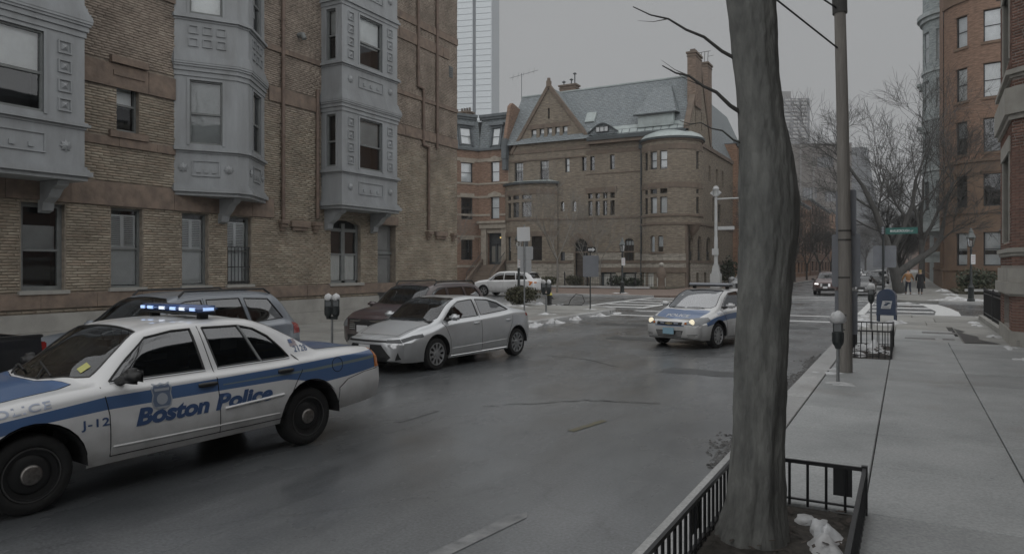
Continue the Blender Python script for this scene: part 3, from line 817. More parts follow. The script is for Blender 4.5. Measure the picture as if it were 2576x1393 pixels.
# small stair window with its hood
w = window(LB, lf, *smw, depth=0.2, fm=M_FRAMEG, blind=M_SHADE, bl0=0.45, bl1=0.9, fr=0.05)
mb = MB(); mb.mbox(lf, smw[0] - 0.2, smw[2] + 0.2, 7.34, 7.52, -0.02, 0.14); mb.mbox(lf, smw[0] - 0.12, smw[2] + 0.12, 7.03, 7.16, -0.02, 0.08); mb.build('window_hood', M_BSTONE, LB)
mb = MB(); mb.mbox(lf, smw[0] - 0.22, smw[2] + 0.22, 5.43, 5.60, -0.05, 0.10); mb.build('sill', M_BSTONE, w)
for g in ((13.9, 0, 14.6, 0),): pass
# first two tubes paint the chimney-breast shadows, others are pipes; stone corbels below
M_PIPE_SHADE = mat('brown_pipe_and_shade', (0.145, 0.105, 0.085), 0.6, var=0.25, vs=4)
for (u, zb, zt) in [(16.86, 3.62, 15.5), (18.42, 3.75, 8.2), (25.0, 3.66, 7.2), (24.25, 9.6, 15.5), (24.62, 7.2, 9.6), (25.62, 7.2, 15.5)]:
    mb = MB(); mb.tube([lf(u, zb, 0.08), lf(u, zt, 0.08)], 0.065, 10)
    for k in range(int((zt - zb) / 1.9)): mb.lathe([(0.078, zb + 0.8 + k * 1.9), (0.078, zb + 0.87 + k * 1.9)], 10, *lf(u, 0, 0.08)[:2])
    mb.build('downpipe_or_shade_strip', M_PIPE_SHADE, LB, smooth=40)
for (u, z) in [(24.43, 9.6), (24.8, 7.2)]:
    mb = MB(); mb.tube([lf(u - 0.2, z + 0.02, 0.08), lf(u + 0.2, z - 0.02, 0.08)], 0.065, 8); mb.build('downpipe_elbow', M_PIPE_SHADE, LB, smooth=40)
for (u, z) in [(16.86, 3.62), (18.35, 3.62), (25.0, 3.6), (26.9, 3.6)]:
    mb = MB()
    for k in range(3): mb.mbox(lf, u - 0.16 + k * 0.035, u + 0.16 - k * 0.035, z - 0.12 * (k + 1), z - 0.12 * k - 0.004, -0.02, 0.22 - k * 0.06)
    mb.build('corbel', M_BSTONE, LB)
for (a, b_) in ((17.2, 18.05), (25.5, 26.4)):
    mb = MB(); mb.mbox(lf, a, b_, 3.42, 3.62, -0.02, 0.13); mb.mbox(lf, a + 0.08, b_ - 0.08, 3.3, 3.418, -0.02, 0.08); mb.build('stone_hood', M_BSTONE, LB)
for (u, z) in [(26.62, 10.55), (16.35, 10.9)]:
    mb = MB(); mb.mbox(lf, u, u + 0.3, z, z + 0.5, -0.02, 0.02)
    for k in range(5): mb.mbox(lf, u + 0.02, u + 0.28, z + 0.03 + k * 0.095, z + 0.08 + k * 0.095, 0.02, 0.05)
    mb.build('vent_grille', M_FRAMEG, LB)
mb = MB(); mb.tube([lf(17.6, 9.85, 0.02), lf(17.6, 9.85, 0.2), lf(17.62, 9.7, 0.26)], 0.09, 10); mb.build('vent_spout', M_FRAMEG, LB, smooth=40)
mb = MB(); mb.mbox(lf, 26.0, 27.1, 0.3, 1.02, 0.0, 0.09); mb.build('basement_louvre', M_FRAMEG, LB)
# ------------------------------------------------------------------ oriel bays
def offs(pl, d):
    out = []
    n = len(pl)
    ns = []
    for i in range(n - 1):
        a, b_ = Vector(pl[i]), Vector(pl[i + 1]); t = (b_ - a).normalized(); ns.append(Vector((t.y, -t.x)))
    for i in range(n):
        if i == 0: m_ = ns[0]; k = 1
        elif i == n - 1: m_ = ns[-1]; k = 1
        else:
            m_ = (ns[i - 1] + ns[i]).normalized(); k = 1 / max(0.4, m_.dot(ns[i]))
        p = Vector(pl[i]) + m_ * d * k
        out.append((p.x, p.y))
    return out
def oriel(plan, segs, zs_top=15.4, boss=True, sp=True):
    """plan: wall -> out -> wall polyline; segs: per face (opening centre fraction, width) or None"""
    OB = MB()
    xw = XL
    def ring(z0, z1, d, mbx):
        p = offs(plan, d)
        poly = [(xw - 0.02, p[0][1])] + p + [(xw - 0.02, p[-1][1])]
        mbx.prism(poly, z0, z1, lambda u, v, w: (u, v, w))
    body = MB(); ring(4.34, 4.36, 0.0, body); ring(zs_top, zs_top + 0.1, 0.0, body)
    root = body.build('oriel_bay', M_ORIEL, LB)
    m_ = MB()
    for (a, b_, d) in [(4.10, 4.20, 0.05), (4.20, 4.31, 0.13), (4.31, 4.37, 0.08), (4.37, 4.43, 0.04)]: ring(a, b_ - 0.002, d, m_)
    m_.build('base_moulding', M_ORIEL, root)
    m_ = MB()
    for (a, b_, d) in [(5.30, 5.36, 0.03), (5.36, 5.42, 0.10), (5.42, 5.46, 0.06)]: ring(a, b_ - 0.002, d, m_)
    m_.build('sill_moulding', M_ORIEL, root)
    m_ = MB()
    for (a, b_, d) in [(7.46, 7.60, 0.03), (7.60, 7.66, 0.07)]: ring(a, b_ - 0.002, d, m_)
    for k in range(7):                                  # swelling reeded moulding
        z = 7.66 + k * 0.06; ring(z, z + 0.058, 0.05 + 0.085 * math.sin(PI * (k + 0.5) / 7), m_)
    ring(8.08, 8.16, 0.05, m_); ring(8.16, 8.22, 0.02, m_)
    m_.build('entablature', M_ORIEL, root)
    m_ = MB()
    for (a, b_, d) in [(9.02, 9.08, 0.03), (9.08, 9.15, 0.10), (9.15, 9.2, 0.06)]: ring(a, b_ - 0.002, d, m_)
    m_.build('sill_moulding', M_ORIEL, root)
    m_ = MB()
    for (a, b_, d) in [(11.12, 11.26, 0.03), (11.26, 11.34, 0.09), (11.34, 11.44, 0.05), (12.6, 12.7, 0.08), (14.3, 14.5, 0.1)]: ring(a, b_ - 0.002, d, m_)
    m_.build('head_moulding', M_ORIEL, root)
    for i in range(len(plan) - 1):
        a, b_ = Vector(plan[i]), Vector(plan[i + 1]); L_ = (b_ - a).length
        t = (b_ - a) / L_
        mf = plane_map((a.x, a.y, 0), (t.x, t.y, 0), (t.y, -t.x, 0))
        sg = segs[i]
        hs_ = []
        if sg:
            c = L_ * sg[0]; hw = sg[1] / 2
            hs_ = [rect(c - hw, 5.56, c + hw, 7.36), rect(c - hw, 9.24, c + hw, 11.0)]
        facade('bay_face', rect(0, 4.34, L_, zs_top), hs_, mf, M_ORIEL, root, depth=0.1)
        if sg:
            for q, (za, zb) in enumerate([(5.56, 7.36), (9.24, 11.0)]):
                st = sg[2][q]
                window(root, mf, c - hw, za, c + hw, zb, depth=0.09, fm=M_FRAMEG, blind=st[0], bl0=st[1], bl1=st[2], fr=0.045, mid=0.48, flat=True)
                bd = MB()
                for (x0, x1, y0, y1) in [(c - hw - 0.07, c - hw, za - 0.03, zb + 0.05), (c + hw, c + hw + 0.07, za - 0.03, zb + 0.05), (c - hw, c + hw, zb, zb + 0.05)]:
                    bd.mbox(mf, x0, x1, y0, y1, -0.02, 0.025)
                bd.build('window_surround', M_ORIEL, root)
            # raised square bosses beside the windows
            for side in (-1, 1):
                room_ = (c - hw if side < 0 else L_ - c - hw) - 0.14
                if room_ < 0.22 or not boss: continue
                uc = (c - hw) / 2 if side < 0 else (c + hw + L_) / 2
                for za in (5.6, 9.28):
                    for k in range(4):
                        z0 = za + 0.06 + k * 0.44
                        pm = MB(); s2 = 0.15
                        for q in ((-s2, -s2, s2, -s2 + .03), (-s2, s2 - .03, s2, s2), (-s2, -s2 + .03, -s2 + .03, s2 - .03), (s2 - .03, -s2 + .03, s2, s2 - .03)):
                            pm.mbox(mf, uc + q[0], uc + q[2], z0 + 0.15 + q[1], z0 + 0.15 + q[3], -0.01, 0.035)
                        base = [mf(uc - .08, z0 + .07, 0.0), mf(uc + .08, z0 + .07, 0.0), mf(uc + .08, z0 + .23, 0.0), mf(uc - .08, z0 + .23, 0.0), mf(uc, z0 + 0.15, 0.05)]
                        pm.add(base, [(0, 1, 4), (1, 2, 4), (2, 3, 4), (3, 0, 4)])
                        pm.build('boss', M_ORIEL, root, fixn=False)
        # long panels under the windows with rosettes at their ends
        if L_ > 1.2:
            for (za, zb) in ((4.55, 5.2), (8.32, 8.92), (11.6, 12.4)):
                if not sp and za > 8 and za < 9: continue
                pm = MB(); x0, x1 = L_ * 0.28, L_ * 0.72
                for q in ((x0, za + .1, x1, za + .13), (x0, zb - .13, x1, zb - .1), (x0, za + .13, x0 + .03, zb - .13), (x1 - .03, za + .13, x1, zb - .13)):
                    pm.mbox(mf, q[0], q[2], q[1], q[3], -0.01, 0.03)
                for k in range(3): pm.mbox(mf, x0 + (x1 - x0) * (0.22 + 0.28 * k) - .06, x0 + (x1 - x0) * (0.22 + 0.28 * k) + .06, za + 0.2, za + 0.3, -0.01, 0.03)
                pm.build('long_panel', M_ORIEL, root)
                for uc in (L_ * 0.14, L_ * 0.86):
                    zc = (za + zb) / 2
                    rm = MB()
                    for k in range(8):
                        an = k * PI / 4
                        du, dv = math.cos(an), math.sin(an)
                        P = [(uc, zc, 0.075), (uc + .05 * du - .05 * dv, zc + .05 * dv + .05 * du, 0.045), (uc + .15 * du, zc + .15 * dv, 0.008), (uc + .05 * du + .05 * dv, zc + .05 * dv - .05 * du, 0.045)]
                        rm.add([mf(*p) for p in P] + [mf(uc + .05 * du, zc + .05 * dv, -0.01)], [(0, 1, 2, 3), (1, 4, 2), (2, 4, 3)])
                    rm.build('rosette', M_ORIEL, root, smooth=30)
    for i in (1, len(plan) - 2):                         # corner pilasters
        pass
    return root
def bracket(root, y, out):
    mb = MB()
    prof = [(XL - 0.02, 4.09), (XL + out, 4.09), (XL + out - 0.05, 3.98), (XL + out * 0.7, 3.9), (XL + out * 0.5, 3.72), (XL + 0.2, 3.6), (XL + 0.16, 3.42), (XL - 0.02, 3.36)]
    mb.prism(prof, y - 0.13, y + 0.13, lambda u, v, w: (u, w, v))
    mb.build('bracket', M_ORIEL, root)
SH = M_SHADE; SH2 = M_SHADE2
b1 = oriel([(XL, 6.75), (-16.95, 6.75), (-16.95, 9.9), (XL, 9.9)], [(0.5, 0.42, [(None, 0, 1), (None, 0, 1)]), (0.40, 1.95, [(SH, 0.5, 1.0), (SH, 0.3, 1.0)]), (0.5, 0.42, [(None, 0, 1), (None, 0, 1)])])
b2 = oriel([(XL, 12.93), (-16.98, 14.32), (-16.98, 14.72), (XL, 16.15)], [(0.5, 0.86, [(SH2, 0.03, 1.0), (SH, 0.02, 0.98)]), None, (0.5, 0.86, [(SH2, 0.45, 1.0), (SH2, 0.3, 1.0)])], boss=False, sp=False)
b3 = oriel([(XL, 18.67), (-16.95, 18.67), (-16.95, 21.72), (XL, 21.72)], [(0.5, 0.42, [(None, 0, 1), (SH2, 0.5, 1)]), (0.5, 1.24, [(SH2, 0.48, 1.0), (SH, 0.42, 1.0)]), (0.5, 0.42, [(None, 0, 1), (None, 0, 1)])])
# lower white blind of the prow bay
for y in (18.95, 21.4): bracket(b3, y, 0.82)
for y in (7.1, 9.5): bracket(b1, y, 0.82)
bracket(b2, 14.52, 0.7)
# extra square bosses on the prow bay's upper spandrel
for (a, b_) in (((XL, 12.93), (-16.98, 14.32)), ((-16.98, 14.72), (XL, 16.15))):
    A, B_ = Vector(a), Vector(b_); L_ = (B_ - A).length; t = (B_ - A) / L_
    mf = plane_map((A.x, A.y, 0), (t.x, t.y, 0), (t.y, -t.x, 0))
    for r_ in range(2):
        for k in range(3):
            uc = L_ * (0.3 + 0.22 * k); zc = 8.42 + r_ * 0.36
            pm = MB()
            for q in ((-.13, -.12, .13, -.09), (-.13, .09, .13, .12), (-.13, -.09, -.1, .09), (.1, -.09, .13, .09)):
                pm.mbox(mf, uc + q[0], uc + q[2], zc + q[1], zc + q[3], 0.0, 0.035)
            pm.build('boss', M_ORIEL, b2)
# ------------------------------------------------------------------ stone corner house
M_STONE = mat_brick('tan_ashlar', (0.265, 0.23, 0.185), (0.215, 0.187, 0.153), (0.17, 0.15, 0.125), 0.62, 0.17, 0.012, bump=0.9, big=0.45, bigc=(0.17, 0.14, 0.11), sq=0.8)
M_STONE_D = mat('dark_sandstone', (0.185, 0.145, 0.115), 0.9, col2=(0.12, 0.098, 0.08), vs=1.4, bump=0.8, bs=5, detail=9)
M_STONE_L = mat_brick('rockfaced_pale_stone', (0.37, 0.345, 0.30), (0.30, 0.28, 0.245), (0.20, 0.18, 0.155), 1.0, 0.33, 0.018, bump=1.0, big=0.35, bigc=(0.2, 0.18, 0.155))
M_SLATE = mat_brick('grey_slate', (0.23, 0.255, 0.265), (0.19, 0.215, 0.23), (0.10, 0.115, 0.125), 0.42, 0.24, 0.022, rough=0.6, bump=0.6, big=0.25, bigc=(0.15, 0.17, 0.18))
M_LEAD = mat('pale_copper_lead', (0.33, 0.375, 0.375), 0.5, var=0.18, vs=1.5)
M_GUT = mat('dark_gutter', (0.045, 0.055, 0.06), 0.5, var=0.2, vs=2)
M_WSH = mat('white_basement_shutter', (0.52, 0.52, 0.49), 0.7, var=0.12, vs=2)
YF = 67.0
ff = plane_map((0, YF, 0), (1, 0, 0), (0, -1, 0))
SB = empty('stone_corner_house', 'tan stone corner mansion with steep slate roof, pointed front gable and tall chimneys', 'building')
bow_c, bow_r = (-34.55, 69.2), 3.9                       # shallow bow, ground and first floor
f3 = [(-36.63, 11.14, -35.58, 13.12), (-33.59, 11.16, -32.57, 13.13), (-30.72, 11.76, -30.21, 13.2), (-28.83, 11.77, -28.33, 13.18), (-27.95, 11.75, -27.44, 13.18), (-25.82, 11.73, -25.32, 13.18)]
gb5 = [(-34.62, 15.24, -34.01, 16.46), (-33.65, 15.24, -33.11, 16.46), (-32.75, 15.24, -32.21, 16.48), (-31.85, 15.25, -31.33, 16.48), (-30.98, 15.26, -30.44, 16.5)]
slit = (-32.68, 17.44, -32.46, 18.55)
sm_arch = [(-31.23, 7.8, -30.79, 8.78), (-29.95, 7.7, -29.46, 8.78)]
big4 = [(-28.15 + k * 0.79, 7.2, -27.68 + k * 0.79, 8.66) for k in range(4)]
big4t = [(-28.15 + k * 0.79, 8.9, -27.68 + k * 0.79, 9.42) for k in range(4)]
doora = (-29.62, 0.9, -28.2, 4.9)
archwin = (-24.3, 2.62, -23.33, 4.88)
sqwin = (-31.23, 2.69, -30.72, 3.6)
base = [(-34.72, 0.2, -33.26, 1.5), (-26.74, 0.2, -25.17, 1.5), (-24.52, 0.2, -22.99, 1.5)]
outer = [(-37.35, 0), (-17.84, 0), (-17.84, 14.9), (-28.15, 14.9), (-32.54, 20.75), (-36.95, 14.0), (-37.35, 14.0)]
holes = [rect(*q) for q in f3 + gb5 + [slit] + big4 + big4t + [sqwin] + base] + [arch(*q, n=8) for q in sm_arch] + [arch(*doora, n=12), arch(*archwin, n=10)]
facade('front_wall', outer, holes, ff, M_STONE, SB, depth=0.35)
# pale rock-faced basement storey, laid proud of the wall, open at doors and windows
facade('pale_stone_base', rect(-37.3, 0.02, -17.86, 2.4), [rect(*q) for q in base] + [rect(-29.7, 0.03, -28.1, 2.39)], ff, M_STONE_L, SB, w=0.07, depth=0.1)
facade('pale_stone_course', rect(-30.7, 2.75, -17.86, 3.45), [rect(-29.75, 2.76, -28.05, 3.44), rect(-24.4, 2.76, -23.2, 3.44)], ff, M_STONE_L, SB, w=0.05, depth=0.08)
for (a, b_, c, d, w_) in [(-37.35, 2.42, -30.0, 2.62, 0.12), (-28.0, 2.42, -17.85, 2.66, 0.10), (-37.35, 6.86, -17.86, 7.05, 0.08), (-30.0, 3.5, -17.86, 3.6, 0.07), (-28.4, 9.46, -25.1, 10.0, 0.06), (-28.3, 11.35, -22.6, 11.43, 0.06),
                          (-34.95, 16.5, -30.1, 16.95, 0.05), (-37.0, 14.0, -27.9, 14.35, 0.06), (-37.2, 13.2, -28.6, 13.34, 0.09), (-28.4, 13.35, -18.0, 13.75, 0.04), (-25.0, 1.52, -22.7, 2.0, 0.12), (-34.9, 1.52, -32.9, 2.1, 0.12), (-27.0, 1.52, -25.0, 2.0, 0.12)]:
    stone_band(SB, ff, a, c, b_, d, w_, M_STONE_D, ln=1.5, name='sandstone_block')
# door arch of voussoirs
cx_, r0, r1, vs_ = (doora[0] + doora[2]) / 2, 0.72, 1.35, 4.18
for k in range(13):
    a0, a1 = PI * k / 13, PI * (k + 1) / 13 - 0.012
    p = [(cx_ + r0 * math.cos(a0), vs_ + r0 * math.sin(a0)), (cx_ + r1 * math.cos(a0), vs_ + r1 * math.sin(a0)), (cx_ + r1 * math.cos(a1), vs_ + r1 * math.sin(a1)), (cx_ + r0 * math.cos(a1), vs_ + r0 * math.sin(a1))]
    mb = MB(); mb.prism(p, -0.03, 0.08, ff); mb.build('voussoir', M_STONE_D, SB)
mb = MB(); mb.prism(arch(doora[0], doora[1], doora[2], doora[3], 12), -0.5, -0.34, ff); mb.build('porch_back', M_ROOM, SB)
mb = MB(); mb.mbox(ff, -29.5, -28.75, 0.95, 3.5, -0.34, -0.28); mb.build('front_door', mat('dark_oak_door', (0.05, 0.038, 0.03), 0.5, var=0.3, vs=3), SB)
for k in range(4):
    mb = MB(); mb.mbox(ff, -29.75, -28.05, 0.2 + k * 0.19, 0.385 + k * 0.19, -0.3, 1.3 - k * 0.32); mb.build('front_step', M_STONE_D, SB)
G2 = M_PANEF
for i, q in enumerate(f3): window(SB, ff, *q, depth=0.3, blind=[M_SHADE2, M_SHADE2, M_SHADE, None, None, None][i], bl0=0.6 if i < 2 else 0.05, bl1=1.0, fr=0.05, pane=G2, bars=(3, 4) if i < 2 else None)
for i, q in enumerate(gb5): window(SB, ff, *q, depth=0.25, blind=M_SHADE3 if i != 2 else M_SHADE, bl0=0.5 if i == 2 else 0.02, fr=0.04, pane=G2)
for q in big4 + big4t: window(SB, ff, *q, depth=0.3, fr=0.035, pane=G2, style='fixed')
for q in sm_arch + [archwin]:
    mb = MB(); mb.prism(arch(*q, n=8), -0.4, -0.32, ff); o = mb.build('arched_window', M_ROOM, SB)
    m2 = MB(); m2.prism(arch(*q, n=8), -0.3, -0.29, ff); m2.build('pane', G2, o)
    if q is archwin:
        m3 = MB(); m3.mbox(ff, q[0] + .1, q[2] - .1, 4.2, 4.6, -0.315, -0.31); m3.build('blind', M_SHADE, o)
        for k in (1, 2):
            m3 = MB(); m3.mbox(ff, q[0] + k * 0.32 - .02, q[0] + k * 0.32 + .02, q[1], 4.7, -0.288, -0.26); m3.build('mullion', M_OLDFRAME, o)
window(SB, ff, *sqwin, depth=0.25, pane=G2, style='fixed')
window(SB, ff, *slit, depth=0.25, fr=0.02, style='fixed')
for q in base:
    mb = MB(); mb.mbox(ff, q[0], q[2], q[1], q[3], -0.3, -0.22); mb.mbox(ff, q[0], q[2], q[3] - 0.12, q[3], -0.22, -0.1, 1); mb.mbox(ff, q[0], q[0] + 0.25, q[1], q[3] - .12, -0.22, -0.1, 1)
    mb.build('basement_shutter', [M_WSH, M_GUT], SB)
# shallow bow with three-light windows, lead roof
a_l = math.atan2(YF - bow_c[1], -37.3 - bow_c[0]); a_r = math.atan2(YF - bow_c[1], -31.75 - bow_c[0])
if a_l > 0: a_l -= 2 * PI
arcl = bow_r * (a_r - a_l)
bf = cyl_map(bow_c[0], bow_c[1], bow_r, a_l)
lights = [(0.95, 1.6), (1.95, 2.85), (3.2, 4.3)]
bh2 = [rect(a, 7.2, b_, 8.74) for a, b_ in lights] + [rect(a, 9.06, b_, 9.46) for a, b_ in lights]
lg = [(0.35, 0.62), (0.9, 1.6), (3.3, 3.95), (4.3, 5.4)]
bh2 += [rect(a, 2.7, b_, 5.2) for a, b_ in lg]
facade('bow_wall', rect(0, 0.0, arcl, 10.6), bh2, bf, M_STONE, SB, depth=0.25, step=0.45)
for a, b_ in lights:
    window(SB, bf, a, 7.2, b_, 8.74, depth=0.22, fr=0.04, pane=G2, style='fixed'); window(SB, bf, a, 9.06, b_, 9.46, depth=0.22, fr=0.03, pane=G2, style='fixed')
for i, (a, b_) in enumerate(lg): window(SB, bf, a, 2.7, b_, 5.2, depth=0.22, fr=0.04, pane=G2, blind=M_SHADE if i == 1 else None, bl0=0.4)
for (z0, z1, w_) in ((2.42, 2.62, .1), (6.86, 7.05, .1), (9.55, 10.05, .06), (5.25, 5.7, .05)):
    mb = MB(); mb.mboxc(bf, 0, arcl, z0, z1, -0.03, w_, 10); mb.build('bow_string_course', M_STONE_D, SB)
mb = MB(); mb.mboxc(bf, -0.1, arcl + .1, 10.6, 10.82, -0.1, 0.3, 12); mb.build('bow_gutter', M_GUT, SB)
mb = MB(); pts_ = [bf(arcl * k / 14, 10.82, 0.28) for k in range(15)]; ce = (bow_c[0], YF, 11.15)
mb.add(pts_ + [(p[0] * 0.6 + ce[0] * 0.4, YF, 11.15) for p in pts_], [(i, i + 1, i + 16, i + 15) for i in range(14)]); mb.build('bow_roof', M_LEAD, SB, fixn=False)
mb = MB(); mb.mboxc(bf, 0, arcl, 0.05, 2.4, 0.0, 0.06, 10); mb.build('bow_base', M_STONE_L, SB)
# rounded corner turret
tc_, tr = (-19.85, 68.0), 2.85
t_l = math.atan2(YF - tc_[1], -math.sqrt(tr ** 2 - 1.0))
t_r = math.atan2(2.02, -17.84 - tc_[0])
if t_l > 0: t_l -= 2 * PI
arct = tr * (t_r - t_l)
tf = cyl_map(tc_[0], tc_[1], tr, t_l)
def tux(x): return tr * (-math.acos((x - tc_[0]) / tr) - t_l)
tl = [(tux(-21.9), tux(-21.5)), (tux(-21.2), tux(-20.45)), (tux(-20.15), tux(-19.45)), (tux(-17.2), tux(-17.06))]
th = [rect(a, 7.05, b_, 8.6) for a, b_ in tl] + [rect(a, 8.9, b_, 9.35) for a, b_ in tl] + [rect(a, 11.2, b_, 12.88) for a, b_ in tl]
facade('turret_wall', rect(0, 6.1, arct, 14.0), th, tf, M_STONE, SB, depth=0.25, step=0.45)
for a, b_ in tl:
    window(SB, tf, a, 7.05, b_, 8.6, depth=0.22, fr=0.04, pane=G2, style='fixed', blind=M_SHADE if a > 2 and a < 5 else None, bl0=0.0); window(SB, tf, a, 8.9, b_, 9.35, depth=0.22, fr=0.03, pane=G2, style='fixed')
    window(SB, tf, a, 11.2, b_, 12.88, depth=0.22, fr=0.04, pane=G2, blind=M_SHADE if a > 2 else None, bl0=0.1)
for (z0, z1, w_) in [(6.0, 6.2, 0.1), (6.78, 6.98, 0.12), (9.45, 9.95, 0.05), (13.0, 13.5, 0.05), (13.85, 14.0, 0.12)]:
    mb = MB(); mb.mboxc(tf, 0, arct, z0, z1, -0.03, w_, 18); mb.build('turret_string_course', M_STONE_D, SB)
mb = MB(); mb.mboxc(tf, 0, arct, 14.0, 14.2, -0.1, 0.28, 20); mb.build('turret_gutter', M_GUT, SB)
mb = MB()
rings_ = [(tr + 0.25, 14.2), (tr - 0.1, 14.6), (tr - 0.9, 14.95), (0.3, 15.15)]
n_ = 20; vs2 = []
for (rr, zz) in rings_:
    for k in range(n_ + 1):
        t = t_l + (t_r - t_l) * k / n_; vs2.append((tc_[0] + rr * math.cos(t), tc_[1] + rr * math.sin(t), zz))
mb.add(vs2, [(i * (n_ + 1) + k, i * (n_ + 1) + k + 1, (i + 1) * (n_ + 1) + k + 1, (i + 1) * (n_ + 1) + k) for i in range(3) for k in range(n_)])
mb.build('turret_roof', M_LEAD, SB, fixn=False, smooth=30)
# lower wall under the turret (to the corner) and its corbel
t_c = math.atan2(-math.sqrt(tr ** 2 - (-17.9 - tc_[0]) ** 2), -17.9 - tc_[0]); arcc = tr * (t_c - t_l)
tw = [arch(tux(-21.2), 3.45, tux(-20.68), 5.0, 8), arch(tux(-20.38), 3.48, tux(-19.82), 5.0, 8)]
bsh = [rect(tux(-22.2), 0.2, tux(-21.8), 1.5), rect(tux(-21.5), 0.2, tux(-20.8), 1.5), rect(tux(-20.5), 0.2, tux(-19.6), 1.5)]
facade('turret_lower_wall', rect(0, 0, arcc, 6.1), tw + bsh, tf, M_STONE, SB, depth=0.2, step=0.4)
for q in tw:
    us_ = [p[0] for p in q]
    mb = MB(); mb.mbox(tf, min(us_), max(us_), 3.45, 4.96, -0.3, -0.25); o = mb.build('arched_window', M_ROOM, SB)
    m2 = MB(); m2.mbox(tf, min(us_), max(us_), 3.45, 5.0, -0.19, -0.185); m2.build('pane', G2, o)
    m3 = MB(); m3.mbox(tf, min(us_) + .05, max(us_) - .05, 3.5 if q is tw[0] else 3.95, 4.9, -0.22, -0.215); m3.build('blind', M_SHADE, o)
for (z0, z1, w_, a_, b_) in ((1.52, 2.0, .1, 0, arcc), (2.42, 2.66, .1, 0, arcc), (3.3, 3.44, .12, tux(-21.3), tux(-19.7))):
    mb = MB(); mb.mboxc(tf, a_, b_, z0, z1, 0.0, w_, 8); mb.build('turret_lower_course', M_STONE_D, SB)
mb = MB(); mb.mboxc(tf, 0, arcc, 2.01, 2.41, 0.0, 0.06, 8); mb.mboxc(tf, 0, arcc, 2.67, 3.29, 0.0, 0.05, 8); mb.build('pale_stone_course', M_STONE_L, SB)
for q in bsh:
    us_ = [p[0] for p in q]; mb = MB(); mb.mbox(tf, min(us_), max(us_), 0.2, 1.5, -0.16, -0.1); mb.build('basement_shutter', M_WSH, SB)
mb = MB(); mb.lathe([(0.05, 4.9), (0.3, 5.1), (0.6, 5.5), (0.8, 5.85), (0.9, 6.1)], 16, -17.75, 67.4); mb.build('corner_corbel', M_STONE_D, SB, smooth=40)
# side wall along the street with its gable
XS = -17.84
sw = plane_map((XS, 0, 0), (0, 1, 0), (1, 0, 0))
sa = [(66.9, 2.66, 68.25, 5.05), (69.9, 2.67, 71.5, 5.12), (73.4, 2.7, 75.1, 5.16)]
so = [(76.05, 6.8, 77.0, 9.4), (78.7, 6.9, 80.0, 8.85), (74.35, 10.9, 75.25, 12.5), (77.6, 10.9, 78.4, 12.5), (80.3, 10.9, 81.2, 12.7), (69.0, 15.6, 69.35, 17.6), (71.3, 15.6, 71.65, 17.4)]
sb_ = [(69.2, 0.3, 70.2, 1.5), (72.2, 0.3, 73.2, 1.5), (75.0, 0.3, 75.8, 1.5)]
facade('side_wall', [(66.6, 0), (86, 0), (86, 14.4), (75.0, 14.4), (70.9, 21.5), (66.6, 15.2)], [arch(*q, n=8) for q in sa] + [rect(*q) for q in so + sb_], sw, M_STONE, SB, depth=0.3)
facade('pale_stone_base', rect(67.0, 0.02, 86, 2.4), [rect(*q) for q in sb_], sw, M_STONE_L, SB, w=0.06, depth=0.1)
for q in sa:
    mb = MB(); mb.prism(arch(*q, n=8), -0.36, -0.3, sw); o = mb.build('arched_window', M_ROOM, SB)
    m2 = MB(); m2.prism(arch(*q, n=8), -0.26, -0.25, sw); m2.build('pane', G2, o)
    m3 = MB(); m3.mbox(sw, q[0] + .1, q[2] - .1, 3.6, q[3] - .3, -0.285, -0.28); m3.build('blind', M_SHADE3, o)
    m4 = MB()
    for k in range(6): m4.mbox(sw, q[0], q[2], q[1] + .05 + k * .15, q[1] + .12 + k * .15, -0.2, -0.17)
    m4.build('window_louvre', M_GUT, o)
for q in so: window(SB, sw, *q, depth=0.25, fr=0.04, pane=G2)
for q in sb_: window(SB, sw, *q, depth=0.25, fr=0.04, pane=G2, style='fixed')
for (a, b_, c, d, w_) in [(66.7, 2.42, 86, 2.66, 0.1), (70.5, 6.2, 86, 6.4, 0.1), (66.7, 14.0, 86, 14.4, 0.12)]: stone_band(SB, sw, a, c, b_, d, w_, M_STONE_D, ln=2.0, name='sandstone_block')
mb = MB(); mb.mbox(sw, 65.85, 66.9, 0.0, 6.05, -0.5, 0.0); mb.build('corner_pier', M_STONE_D, SB)
# side gable copings
for (a, b_) in (((66.5, 15.0), (70.8, 21.6)), ((75.1, 14.3), (71.0, 21.6))):
    for k in range(8):
        p0_ = (a[0] + (b_[0] - a[0]) * k / 8, a[1] + (b_[1] - a[1]) * k / 8); p1_ = (a[0] + (b_[0] - a[0]) * (k + .97) / 8, a[1] + (b_[1] - a[1]) * (k + .97) / 8)
        mb = MB(); mb.prism([p0_, p1_, (p1_[0], p1_[1] + .42), (p0_[0], p0_[1] + .42)], -0.45, 0.1, sw); mb.build('coping_stone', M_STONE_D, SB)
# roofs
RX0, RX1, RY, RZ = -37.7, -18.15, 70.8, 21.0
def slope(name, pts, material, parent, uvs): 
    mb = MB(); mb.add(pts, [tuple(range(len(pts)))], 0, uvs); return mb.build(name, material, parent, fixn=False)
sl = math.hypot(RY - 66.55, RZ - 14.95)
slope('slate_roof', [(RX0, 66.55, 14.95), (RX1, 66.55, 14.95), (RX1, RY, RZ), (RX0, RY, RZ)], M_SLATE, SB, [(RX0, 0), (RX1, 0), (RX1, sl), (RX0, sl)])
slope('rear_slate_roof', [(RX1, 75.2, 14.95), (RX0, 75.2, 14.95), (RX0, RY, RZ), (RX1, RY, RZ)], M_SLATE, SB, [(RX1, 0), (RX0, 0), (RX0, sl), (RX1, sl)])
slope('roof_end', [(RX0, 66.55, 14.95), (RX0, RY, RZ), (RX0, 75.2, 14.95)], M_SLATE, SB, [(0, 0), (4, 7), (8, 0)])
